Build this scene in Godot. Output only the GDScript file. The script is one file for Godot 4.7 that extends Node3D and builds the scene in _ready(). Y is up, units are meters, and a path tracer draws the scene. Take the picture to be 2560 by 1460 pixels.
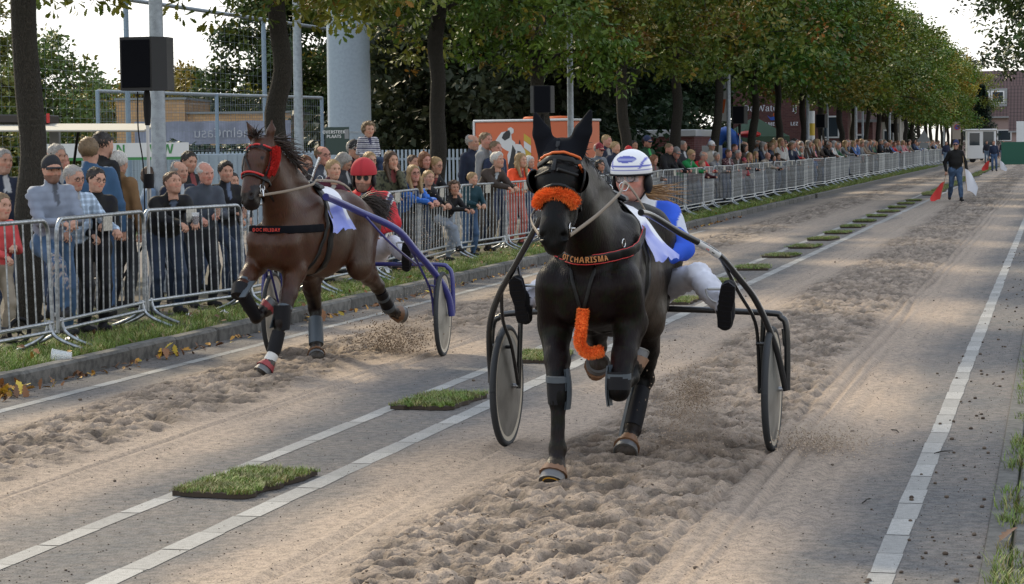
extends Node3D

# ---------------------------------------------------------------- mesh builder
class MB:
	var v := PackedVector3Array()
	var n := PackedVector3Array()
	var c := PackedColorArray()
	var uv := PackedVector2Array()
	var ix := PackedInt32Array()
	var col := Color(1, 1, 1)

	func vert(p: Vector3, nn: Vector3, u := Vector2.ZERO) -> int:
		v.append(p); n.append(nn); c.append(col); uv.append(u)
		return v.size() - 1

	func tri(a: int, b: int, d: int) -> void:  # counter-clockwise seen from the front; stored clockwise
		ix.append(a); ix.append(d); ix.append(b)

	func quad(a: Vector3, b: Vector3, d: Vector3, e: Vector3) -> void:
		var nn := (b - a).cross(d - a).normalized()
		if nn == Vector3.ZERO:
			nn = (d - a).cross(e - a).normalized()
		var i := vert(a, nn, Vector2(0, 1))
		vert(b, nn, Vector2(1, 1)); vert(d, nn, Vector2(1, 0)); vert(e, nn, Vector2(0, 0))
		tri(i, i + 1, i + 2); tri(i, i + 2, i + 3)

	func face(a: Vector3, b: Vector3, d: Vector3) -> void:
		var nn := (b - a).cross(d - a).normalized()
		var i := vert(a, nn)
		vert(b, nn); vert(d, nn)
		tri(i, i + 1, i + 2)

	func box(at: Vector3, size: Vector3, bs := Basis.IDENTITY, bev := 0.0) -> void:
		var h := size * 0.5
		bev = minf(bev, minf(h.x, minf(h.y, h.z)) * 0.9)
		var ax := [bs.x, bs.y, bs.z]
		var hh := [h.x, h.y, h.z]
		for k in 3:
			var u: Vector3 = ax[(k + 1) % 3]
			var w: Vector3 = ax[(k + 2) % 3]
			var hu: float = hh[(k + 1) % 3] - bev
			var hw: float = hh[(k + 2) % 3] - bev
			for s in [-1.0, 1.0]:
				var o: Vector3 = at + ax[k] * hh[k] * s
				if s > 0:
					quad(o - u * hu - w * hw, o + u * hu - w * hw, o + u * hu + w * hw, o - u * hu + w * hw)
				else:
					quad(o - u * hu + w * hw, o + u * hu + w * hw, o + u * hu - w * hw, o - u * hu - w * hw)
		if bev <= 0.0:
			return
		for k in 3:  # edges along axis k
			var d: Vector3 = ax[k]
			var u: Vector3 = ax[(k + 1) % 3]
			var w: Vector3 = ax[(k + 2) % 3]
			var hd: float = hh[k] - bev
			var hu: float = hh[(k + 1) % 3]
			var hw: float = hh[(k + 2) % 3]
			for su in [-1.0, 1.0]:
				for sw in [-1.0, 1.0]:
					var p: Vector3 = at + u * hu * su + w * (hw - bev) * sw
					var q: Vector3 = at + u * (hu - bev) * su + w * hw * sw
					if su * sw > 0:
						quad(p - d * hd, p + d * hd, q + d * hd, q - d * hd)
						var t := v.size() - 4
						if (v[t + 1] - v[t]).cross(v[t + 2] - v[t]).dot(u * su + w * sw) < 0:
							_flip(t)
					else:
						quad(q - d * hd, q + d * hd, p + d * hd, p - d * hd)
						var t := v.size() - 4
						if (v[t + 1] - v[t]).cross(v[t + 2] - v[t]).dot(u * su + w * sw) < 0:
							_flip(t)
		for sx in [-1.0, 1.0]:
			for sy in [-1.0, 1.0]:
				for sz in [-1.0, 1.0]:
					var a: Vector3 = at + bs.x * h.x * sx + bs.y * (h.y - bev) * sy + bs.z * (h.z - bev) * sz
					var b: Vector3 = at + bs.x * (h.x - bev) * sx + bs.y * h.y * sy + bs.z * (h.z - bev) * sz
					var e: Vector3 = at + bs.x * (h.x - bev) * sx + bs.y * (h.y - bev) * sy + bs.z * h.z * sz
					if sx * sy * sz > 0:
						face(a, b, e)
					else:
						face(a, e, b)

	func _flip(t: int) -> void:
		for j in range(t, t + 4):
			n[j] = -n[j]
		var m := ix.size() - 6
		for q in [m, m + 3]:
			var y := ix[q + 1]
			ix[q + 1] = ix[q + 2]
			ix[q + 2] = y

	# pts, radii (one or many), sides; flat < 1 squeezes the second axis; up gives the first axis' bearing
	func tube(pts: Array, radii, sides := 8, caps := true, flat := 1.0, up := Vector3.UP) -> void:
		var m := pts.size()
		var rows := []
		var tn := Vector3.ZERO
		var x := Vector3.ZERO
		for i in m:
			var p: Vector3 = pts[i]
			var t: Vector3 = (pts[mini(i + 1, m - 1)] - pts[maxi(i - 1, 0)]).normalized()
			if i == 0:
				x = up - t * up.dot(t)
				if x.length() < 0.05:
					x = Vector3.RIGHT - t * t.x
					if x.length() < 0.05:
						x = Vector3.BACK - t * t.z
				x = x.normalized()
			else:
				x = (x - t * x.dot(t)).normalized()
			var y := t.cross(x)
			var r: float = radii[i] if radii is Array else radii
			var row := v.size()
			for s in sides + 1:
				var a := TAU * s / sides
				var d := x * cos(a) + y * sin(a) * flat
				var nn := (x * cos(a) * flat + y * sin(a)).normalized()
				vert(p + d * r, nn, Vector2(float(s) / sides, float(i) / maxf(1, m - 1)))
			rows.append(row)
			if i > 0:
				var q: int = rows[i - 1]
				for s in sides:
					tri(q + s, q + s + 1, row + s + 1); tri(q + s, row + s + 1, row + s)
			tn = t
			if caps and (i == 0 or i == m - 1) and r > 0.0005:
				var ct := vert(p, -t if i == 0 else t)
				var st := v.size()
				for s in sides + 1:
					vert(v[row + s], -t if i == 0 else t)
				for s in sides:
					if i == 0:
						tri(ct, st + s + 1, st + s)
					else:
						tri(ct, st + s, st + s + 1)

	func bar(a: Vector3, b: Vector3, r: float, sides := 8) -> void:
		tube([a, b], r, sides)

	func ring(at: Vector3, axis: Vector3, rad: float, r: float, segs := 20, sides := 6) -> void:
		arc(at, axis, rad, r, 0.0, TAU, segs, sides)

	func arc(at: Vector3, axis: Vector3, rad: float, r: float, a0: float, a1: float, segs := 16, sides := 6) -> void:
		var u := axis.cross(Vector3.UP)
		if u.length() < 0.01:
			u = Vector3.RIGHT
		u = u.normalized()
		var w := axis.cross(u).normalized()
		var pts := []
		for i in segs + 1:
			var a := lerpf(a0, a1, float(i) / segs)
			pts.append(at + (u * cos(a) + w * sin(a)) * rad)
		tube(pts, r, sides, true, 1.0, axis)

	# profile of Vector2(radius, height) turned about the y of xf
	func lathe(prof: Array, xf: Transform3D, segs := 20, smooth := true) -> void:
		var m := prof.size()
		for i in m - 1:
			var a: Vector2 = prof[i]
			var b: Vector2 = prof[i + 1]
			var na := Vector2(b.y - a.y, a.x - b.x).normalized()
			var nb := na
			if smooth and i > 0:
				var z: Vector2 = prof[i - 1]
				var q := Vector2(a.y - z.y, z.x - a.x).normalized()
				if q.dot(na) > 0.6:
					na = (na + q).normalized()
			if smooth and i < m - 2:
				var z: Vector2 = prof[i + 2]
				var q := Vector2(z.y - b.y, b.x - z.x).normalized()
				if q.dot(nb) > 0.6:
					nb = (nb + q).normalized()
			var row := v.size()
			for s in segs + 1:
				var t := TAU * s / segs
				var d := Vector3(cos(t), 0, sin(t))
				vert(xf * (d * a.x + Vector3.UP * a.y), (xf.basis * (d * na.x + Vector3.UP * na.y)).normalized(), Vector2(float(s) / segs, 0))
				vert(xf * (d * b.x + Vector3.UP * b.y), (xf.basis * (d * nb.x + Vector3.UP * nb.y)).normalized(), Vector2(float(s) / segs, 1))
			for s in segs:
				var k := row + s * 2
				tri(k, k + 1, k + 3); tri(k, k + 3, k + 2)

	func ball(at: Vector3, rad: Vector3, bs := Basis.IDENTITY, rings := 8, segs := 12) -> void:
		for i in rings + 1:
			var th := PI * i / rings
			for s in segs + 1:
				var ph := TAU * s / segs
				var d := Vector3(sin(th) * cos(ph), cos(th), sin(th) * sin(ph))
				vert(at + bs * (d * rad), (bs * (d / rad)).normalized(), Vector2(float(s) / segs, float(i) / rings))
		var row := v.size() - (rings + 1) * (segs + 1)
		for i in rings:
			for s in segs:
				var k := row + i * (segs + 1) + s
				tri(k, k + segs + 2, k + segs + 1); tri(k, k + 1, k + segs + 2)

	# a grid of points rows x cols (PackedVector3Array), smooth
	func grid(p: PackedVector3Array, cols: int, both := false, uvs := true) -> void:
		var rows := p.size() / cols
		var base := v.size()
		for i in p.size():
			var r := i / cols
			var q := i % cols
			var du := p[r * cols + mini(q + 1, cols - 1)] - p[r * cols + maxi(q - 1, 0)]
			var dv := p[mini(r + 1, rows - 1) * cols + q] - p[maxi(r - 1, 0) * cols + q]
			vert(p[i], dv.cross(du).normalized(), Vector2(float(q) / (cols - 1), float(r) / (rows - 1)))
		for r in rows - 1:
			for q in cols - 1:
				var k := base + r * cols + q
				tri(k, k + cols, k + cols + 1); tri(k, k + cols + 1, k + 1)

	# outline in the xy of xf pushed out along z by depth (centred)
	func prism(poly: PackedVector2Array, xf: Transform3D, depth: float) -> void:
		if Geometry2D.is_polygon_clockwise(poly):
			poly.reverse()
		var t := Geometry2D.triangulate_polygon(poly)
		var zf := xf.basis.z.normalized()
		var b := v.size()
		for p in poly:
			vert(xf * Vector3(p.x, p.y, depth * 0.5), zf, p)
		var b2 := v.size()
		for p in poly:
			vert(xf * Vector3(p.x, p.y, -depth * 0.5), -zf, p)
		for i in range(0, t.size(), 3):
			var ccw := (poly[t[i + 1]] - poly[t[i]]).cross(poly[t[i + 2]] - poly[t[i]]) > 0
			var k := t[i + 1] if ccw else t[i + 2]
			var l := t[i + 2] if ccw else t[i + 1]
			tri(b + t[i], b + k, b + l)
			tri(b2 + t[i], b2 + l, b2 + k)
		for i in poly.size():
			var p := poly[i]
			var q := poly[(i + 1) % poly.size()]
			quad(xf * Vector3(p.x, p.y, -depth * 0.5), xf * Vector3(q.x, q.y, -depth * 0.5), xf * Vector3(q.x, q.y, depth * 0.5), xf * Vector3(p.x, p.y, depth * 0.5))

	func join(o: MB, xf := Transform3D.IDENTITY) -> void:
		var b := v.size()
		for i in o.v.size():
			v.append(xf * o.v[i]); n.append((xf.basis * o.n[i]).normalized())
		c.append_array(o.c); uv.append_array(o.uv)
		for i in o.ix:
			ix.append(b + i)

	func mesh() -> ArrayMesh:
		var a := []
		a.resize(Mesh.ARRAY_MAX)
		a[Mesh.ARRAY_VERTEX] = v
		a[Mesh.ARRAY_NORMAL] = n
		a[Mesh.ARRAY_COLOR] = c
		a[Mesh.ARRAY_TEX_UV] = uv
		a[Mesh.ARRAY_INDEX] = ix
		var m := ArrayMesh.new()
		m.add_surface_from_arrays(Mesh.PRIMITIVE_TRIANGLES, a)
		return m


# ---------------------------------------------------------------- rounded bodies: a field of tapered capsules, meshed by surface nets
class Field:
	var h: float
	var o: Vector3
	var nx: int
	var ny: int
	var nz: int
	var d := PackedFloat32Array()
	var id := PackedByteArray()

	func _init(lo: Vector3, hi: Vector3, cell: float) -> void:
		h = cell
		o = lo
		nx = int(ceil((hi.x - lo.x) / cell)) + 1
		ny = int(ceil((hi.y - lo.y) / cell)) + 1
		nz = int(ceil((hi.z - lo.z) / cell)) + 1
		d.resize(nx * ny * nz)
		d.fill(9.0)
		id.resize(nx * ny * nz)

	# tapered capsule; w scales its width along the unit vector wd (0.7 = narrower)
	func cap(a: Vector3, b: Vector3, ra: float, rb: float, k := 0.03, zone := 0, wd := Vector3.ZERO, w := 1.0) -> void:
		var rr := maxf(ra, rb) * maxf(1.0, w) + k + h
		var lo := a.min(b) - Vector3(rr, rr, rr)
		var hi := a.max(b) + Vector3(rr, rr, rr)
		var x0 := maxi(0, int((lo.x - o.x) / h))
		var y0 := maxi(0, int((lo.y - o.y) / h))
		var z0 := maxi(0, int((lo.z - o.z) / h))
		var x1 := mini(nx - 1, int((hi.x - o.x) / h) + 1)
		var y1 := mini(ny - 1, int((hi.y - o.y) / h) + 1)
		var z1 := mini(nz - 1, int((hi.z - o.z) / h) + 1)
		var sf := 1.0 / w - 1.0
		var ba := b - a
		if sf != 0.0:
			ba += wd * (ba.dot(wd) * sf)
		var il := 1.0 / maxf(ba.length_squared(), 1e-9)
		var dr := rb - ra
		var ik := 1.0 / maxf(k, 1e-5)
		for z in range(z0, z1 + 1):
			for y in range(y0, y1 + 1):
				var i := (z * ny + y) * nx + x0
				var q0 := Vector3(o.x + x0 * h, o.y + y * h, o.z + z * h) - a
				for x in range(x0, x1 + 1):
					var q := q0
					if sf != 0.0:
						q += wd * (q.dot(wd) * sf)
					var t := clampf(q.dot(ba) * il, 0.0, 1.0)
					var dist := (q - ba * t).length() - (ra + dr * t)
					var e := d[i]
					if dist < e + k:
						if dist < e:
							id[i] = zone
						var u := maxf(k - absf(dist - e), 0.0) * ik
						d[i] = minf(dist, e) - u * u * k * 0.25
					i += 1
					q0.x += h

	# ellipsoid hole or bump cut smoothly out of what is there
	func cut(a: Vector3, r: float, k := 0.01, zone := -1) -> void:
		var rr := r + k + h
		var x0 := maxi(0, int((a.x - rr - o.x) / h))
		var y0 := maxi(0, int((a.y - rr - o.y) / h))
		var z0 := maxi(0, int((a.z - rr - o.z) / h))
		var x1 := mini(nx - 1, int((a.x + rr - o.x) / h) + 1)
		var y1 := mini(ny - 1, int((a.y + rr - o.y) / h) + 1)
		var z1 := mini(nz - 1, int((a.z + rr - o.z) / h) + 1)
		for z in range(z0, z1 + 1):
			for y in range(y0, y1 + 1):
				for x in range(x0, x1 + 1):
					var i := (z * ny + y) * nx + x
					var dist := r - (Vector3(o.x + x * h, o.y + y * h, o.z + z * h) - a).length()
					var e := d[i]
					if dist > e - k:
						var u := maxf(k - absf(dist - e), 0.0) / k
						if zone >= 0 and dist > -h:
							id[i] = zone
						d[i] = maxf(dist, e) + u * u * k * 0.25

	# mark the cells inside a ball as a zone, without changing the shape
	func paint(a: Vector3, r: Vector3, zone: int) -> void:
		for z in range(maxi(0, int((a.z - r.z - o.z) / h)), mini(nz - 1, int((a.z + r.z - o.z) / h) + 1) + 1):
			for y in range(maxi(0, int((a.y - r.y - o.y) / h)), mini(ny - 1, int((a.y + r.y - o.y) / h) + 1) + 1):
				for x in range(maxi(0, int((a.x - r.x - o.x) / h)), mini(nx - 1, int((a.x + r.x - o.x) / h) + 1) + 1):
					if ((Vector3(o.x + x * h, o.y + y * h, o.z + z * h) - a) / r).length_squared() < 1.0:
						id[(z * ny + y) * nx + x] = zone

	# [vertices, normals, zones, indices]
	func nets() -> Array:
		var vv := PackedVector3Array()
		var zz := PackedByteArray()
		var ii := PackedInt32Array()
		var at := PackedInt32Array()
		at.resize(nx * ny * nz)
		at.fill(-1)
		var sx := 1
		var sy := nx
		var sz := nx * ny
		var lim := h * 2.6
		for z in nz - 1:
			for y in ny - 1:
				var i := (z * ny + y) * nx - 1
				for x in nx - 1:
					i += 1
					var d0 := d[i]
					if d0 > lim or d0 < -lim:
						continue
					var d1 := d[i + 1]
					var d2 := d[i + sy]
					var d3 := d[i + sy + 1]
					var d4 := d[i + sz]
					var d5 := d[i + sz + 1]
					var d6 := d[i + sz + sy]
					var d7 := d[i + sz + sy + 1]
					var m := int(d0 < 0) + int(d1 < 0) + int(d2 < 0) + int(d3 < 0) + int(d4 < 0) + int(d5 < 0) + int(d6 < 0) + int(d7 < 0)
					if m == 0 or m == 8:
						continue
					var s := Vector3.ZERO
					var k := 0
					if (d0 < 0) != (d1 < 0): s += Vector3(d0 / (d0 - d1), 0, 0); k += 1
					if (d2 < 0) != (d3 < 0): s += Vector3(d2 / (d2 - d3), 1, 0); k += 1
					if (d4 < 0) != (d5 < 0): s += Vector3(d4 / (d4 - d5), 0, 1); k += 1
					if (d6 < 0) != (d7 < 0): s += Vector3(d6 / (d6 - d7), 1, 1); k += 1
					if (d0 < 0) != (d2 < 0): s += Vector3(0, d0 / (d0 - d2), 0); k += 1
					if (d1 < 0) != (d3 < 0): s += Vector3(1, d1 / (d1 - d3), 0); k += 1
					if (d4 < 0) != (d6 < 0): s += Vector3(0, d4 / (d4 - d6), 1); k += 1
					if (d5 < 0) != (d7 < 0): s += Vector3(1, d5 / (d5 - d7), 1); k += 1
					if (d0 < 0) != (d4 < 0): s += Vector3(0, 0, d0 / (d0 - d4)); k += 1
					if (d1 < 0) != (d5 < 0): s += Vector3(1, 0, d1 / (d1 - d5)); k += 1
					if (d2 < 0) != (d6 < 0): s += Vector3(0, 1, d2 / (d2 - d6)); k += 1
					if (d3 < 0) != (d7 < 0): s += Vector3(1, 1, d3 / (d3 - d7)); k += 1
					s = s / k
					at[i] = vv.size()
					vv.append(o + (Vector3(x, y, z) + s) * h)
					zz.append(id[i + int(s.x > 0.5) + int(s.y > 0.5) * sy + int(s.z > 0.5) * sz])
					var ins := d0 < 0
					if y > 0 and z > 0 and ins != (d1 < 0):
						_q(ii, at[i], at[i - sy], at[i - sy - sz], at[i - sz], not ins)
					if x > 0 and z > 0 and ins != (d2 < 0):
						_q(ii, at[i], at[i - sz], at[i - sz - 1], at[i - 1], not ins)
					if x > 0 and y > 0 and ins != (d4 < 0):
						_q(ii, at[i], at[i - 1], at[i - 1 - sy], at[i - sy], not ins)
		var nn := PackedVector3Array()
		nn.resize(vv.size())
		for t in range(0, ii.size(), 3):
			var a := ii[t]
			var b := ii[t + 1]
			var e := ii[t + 2]
			var f := (vv[e] - vv[a]).cross(vv[b] - vv[a])
			nn[a] += f; nn[b] += f; nn[e] += f
		for t in nn.size():
			nn[t] = nn[t].normalized()
		return [vv, nn, zz, ii]

	func _q(ii: PackedInt32Array, a: int, b: int, e: int, f: int, flip: bool) -> void:
		if a < 0 or b < 0 or e < 0 or f < 0:
			return
		if flip:
			ii.append(a); ii.append(b); ii.append(e); ii.append(a); ii.append(e); ii.append(f)
		else:
			ii.append(a); ii.append(e); ii.append(b); ii.append(a); ii.append(f); ii.append(e)


# ---------------------------------------------------------------- scene helpers
var used := {}
var R := RandomNumberGenerator.new()
var M := {}
var T := {}


func numbered(called: String) -> String:
	if not used.has(called):
		used[called] = 0
		return called
	used[called] += 1
	return "%s_%03d" % [called, used[called]]


func tag(o: Node3D, label := "", category := "", group := "", kind := "") -> Node3D:
	if label: o.set_meta("label", label)
	if category: o.set_meta("category", category)
	if group: o.set_meta("group", group)
	if kind: o.set_meta("kind", kind)
	return o


func thing(called: String, label: String, category: String, at := Vector3.ZERO, turn := 0.0, group := "") -> Node3D:
	var o := Node3D.new()
	o.name = numbered(called)
	add_child(o)
	o.position = at
	o.rotation.y = turn
	tag(o, label, category, group)
	return o


func part(called: String, mb, mat: Material, parent: Node3D = self) -> MeshInstance3D:
	var o := MeshInstance3D.new()
	o.name = numbered(called) if parent == self else called
	o.mesh = mb.mesh() if mb is MB else mb
	o.material_override = null
	if o.mesh.get_surface_count():
		o.set_surface_override_material(0, mat)
	parent.add_child(o, true)
	return o


func lin(r: float, g: float, b: float) -> Color:  # a real-world (linear) base colour, for albedo_color
	return Color(r, g, b).linear_to_srgb()


func mat(called: String, colour: Color, rough := 0.8, metal := 0.0, vc := false) -> StandardMaterial3D:
	var m := StandardMaterial3D.new()
	m.resource_name = called
	m.albedo_color = colour
	m.roughness = rough
	m.metallic = metal
	m.vertex_color_use_as_albedo = vc
	M[called] = m
	return m


func noise_image(size: int, freq: float, seed_: int, oct := 3, type := FastNoiseLite.TYPE_SIMPLEX) -> Image:
	var f := FastNoiseLite.new()
	f.seed = seed_
	f.noise_type = type
	f.frequency = freq
	f.fractal_octaves = oct
	return f.get_seamless_image(size, size)


func speckle(size: int, seed_: int, lo: float, hi: float, coarse := 0.02, amount := 0.5) -> ImageTexture:  # grey grain: fine white noise over soft blotches
	var a := noise_image(size, 0.35, seed_, 2)
	var b := noise_image(size, coarse, seed_ + 7, 4)
	var im := Image.create(size, size, false, Image.FORMAT_RGB8)
	for y in size:
		for x in size:
			var t := lerpf(a.get_pixel(x, y).r, b.get_pixel(x, y).r, amount)
			var g := lerpf(lo, hi, clampf((t - 0.5) * 1.9 + 0.5, 0.0, 1.0))
			im.set_pixel(x, y, Color(g, g, g))
	return ImageTexture.create_from_image(im)


func tri_uv(m: StandardMaterial3D, metres: float, world := true) -> void:
	m.uv1_triplanar = true
	m.uv1_world_triplanar = world
	m.uv1_scale = Vector3.ONE / metres
	m.texture_filter = BaseMaterial3D.TEXTURE_FILTER_LINEAR_WITH_MIPMAPS


func nz(seed_: int, freq: float, oct := 3) -> FastNoiseLite:
	var f := FastNoiseLite.new()
	f.seed = seed_
	f.noise_type = FastNoiseLite.TYPE_SIMPLEX_SMOOTH
	f.frequency = freq
	f.fractal_octaves = oct
	return f


func arr_mesh(vv: PackedVector3Array, nn: PackedVector3Array, cc: PackedColorArray, ii: PackedInt32Array) -> ArrayMesh:
	var a := []
	a.resize(Mesh.ARRAY_MAX)
	a[Mesh.ARRAY_VERTEX] = vv
	a[Mesh.ARRAY_NORMAL] = nn
	a[Mesh.ARRAY_COLOR] = cc
	a[Mesh.ARRAY_INDEX] = ii
	var m := ArrayMesh.new()
	m.add_surface_from_arrays(Mesh.PRIMITIVE_TRIANGLES, a)
	return m


func smooth(pts: Array, per := 6) -> Array:  # Catmull-Rom through the points
	var out := []
	var m := pts.size()
	for i in m - 1:
		var a: Vector3 = pts[maxi(i - 1, 0)]
		var b: Vector3 = pts[i]
		var c: Vector3 = pts[i + 1]
		var d: Vector3 = pts[mini(i + 2, m - 1)]
		for k in per:
			out.append(b.cubic_interpolate(c, a, d, float(k) / per))
	out.append(pts[m - 1])
	return out


func multi(called: String, m: Mesh, xs: Array, cs: PackedColorArray, material: Material, parent: Node3D = self) -> MultiMeshInstance3D:
	var mm := MultiMesh.new()
	mm.transform_format = MultiMesh.TRANSFORM_3D
	mm.use_colors = true
	mm.mesh = m
	mm.instance_count = xs.size()
	for i in xs.size():
		mm.set_instance_transform(i, xs[i])
		mm.set_instance_color(i, cs[i])
	var o := MultiMeshInstance3D.new()
	o.name = numbered(called) if parent == self else called
	o.multimesh = mm
	o.material_override = material
	parent.add_child(o, true)
	o.set_meta("kind", "stuff")
	return o


# ---------------------------------------------------------------- camera, sky, sun
func set_view() -> void:
	var cam := Camera3D.new()
	cam.name = "camera"
	add_child(cam)
	cam.basis = Basis(Vector3.UP, deg_to_rad(13.7044)) * Basis(Vector3.RIGHT, deg_to_rad(-3.71497)) * Basis(Vector3.BACK, -0.012)
	cam.position = Vector3(0, 1.75, 0)
	cam.fov = rad_to_deg(2.0 * atan(730.0 / 5600.0))
	cam.near = 0.1
	cam.far = 2500.0
	cam.current = true
	var e := Environment.new()
	e.background_mode = Environment.BG_SKY
	var s := ProceduralSkyMaterial.new()
	s.sky_top_color = Color(0.79, 0.84, 0.91)
	s.sky_horizon_color = Color(0.98, 0.965, 0.93)
	s.sky_curve = 0.22
	s.ground_bottom_color = Color(0.25, 0.23, 0.2)
	s.ground_horizon_color = Color(0.6, 0.58, 0.55)
	s.sun_angle_max = 1.0
	s.sky_energy_multiplier = 1.0
	var sk := Sky.new()
	sk.sky_material = s
	e.sky = sk
	e.background_energy_multiplier = 1.05
	e.tonemap_mode = Environment.TONE_MAPPER_LINEAR
	e.tonemap_exposure = 1.7
	e.volumetric_fog_enabled = true
	e.volumetric_fog_density = 0.0
	e.sdfgi_enabled = true
	e.ssao_enabled = true
	e.ssil_enabled = true
	var w := WorldEnvironment.new()
	w.name = "environment"
	w.environment = e
	add_child(w)
	var sun := DirectionalLight3D.new()
	sun.name = "sun"
	sun.light_energy = 0.95
	sun.light_color = Color(1.0, 0.93, 0.80)
	sun.light_angular_distance = 5.0
	sun.shadow_enabled = true
	sun.sky_mode = DirectionalLight3D.SKY_MODE_LIGHT_ONLY
	add_child(sun)
	sun.look_at_from_position(Vector3(-0.62, 0.55, -0.55) * 10.0, Vector3.ZERO)


# ---------------------------------------------------------------- ground
var sandn := nz(11, 0.9, 4)
var fine := nz(12, 9.0, 3)
var patch := nz(13, 0.28, 3)
var dent := nz(14, 5.0, 2)


func churn(x: float, z: float) -> float:  # 0..1 where the hooves have ploughed the sand
	var w := patch.get_noise_2d(x * 2.0 + 40.0, z * 0.8) * 0.22
	var a := 1.0 - smoothstep(0.30, 0.72, absf(x + 5.95 + w))
	var b := 1.0 - smoothstep(0.42, 0.78, absf(x + 2.22 + w * 0.8))
	return maxf(a, b)


func dust(x: float, z: float) -> float:  # 0..1 how much sand lies on the asphalt
	var w := patch.get_noise_2d(x, z * 0.5) * 0.35 + fine.get_noise_2d(x * 0.4, z * 0.15) * 0.12
	var far := smoothstep(20.0, 60.0, -z) * 0.25
	var a := 1.0 - smoothstep(0.60 + far, 1.32 + far, absf(x + 5.78) + w)
	var b := 1.0 - smoothstep(0.86 + far, 1.50 + far, absf(x + 2.25) + w)
	return clampf(maxf(a, b), 0.0, 1.0)


func ground_y(x: float, z: float) -> float:
	var c := churn(x, z)
	var d := dust(x, z)
	var y := d * 0.004
	if c > 0.0:
		var lump := sandn.get_noise_2d(x * 4.2, z * 4.2) * 0.040
		var pit := minf(0.0, dent.get_noise_2d(x * 1.05, z * 0.85) + 0.10) * 0.11
		y += c * (0.028 + lump + pit + fine.get_noise_2d(x * 1.3, z * 1.1) * 0.024 + absf(fine.get_noise_2d(x * 3.2 + 50.0, z * 2.8)) * 0.016)
	# wheel grooves in the right lane and one in the left
	for g in [-1.60, -1.50, -1.38, -1.20, -1.02, -3.12, -3.25, -5.08, -5.2]:
		var q := absf(x - g - sandn.get_noise_2d(3.0 + g * 9.0, z * 0.12) * 0.08)
		if q < 0.09:
			y += d * (smoothstep(0.09, 0.05, q) * 0.011 - smoothstep(0.035, 0.0, q) * 0.026)
	return maxf(y, -0.012)


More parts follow.
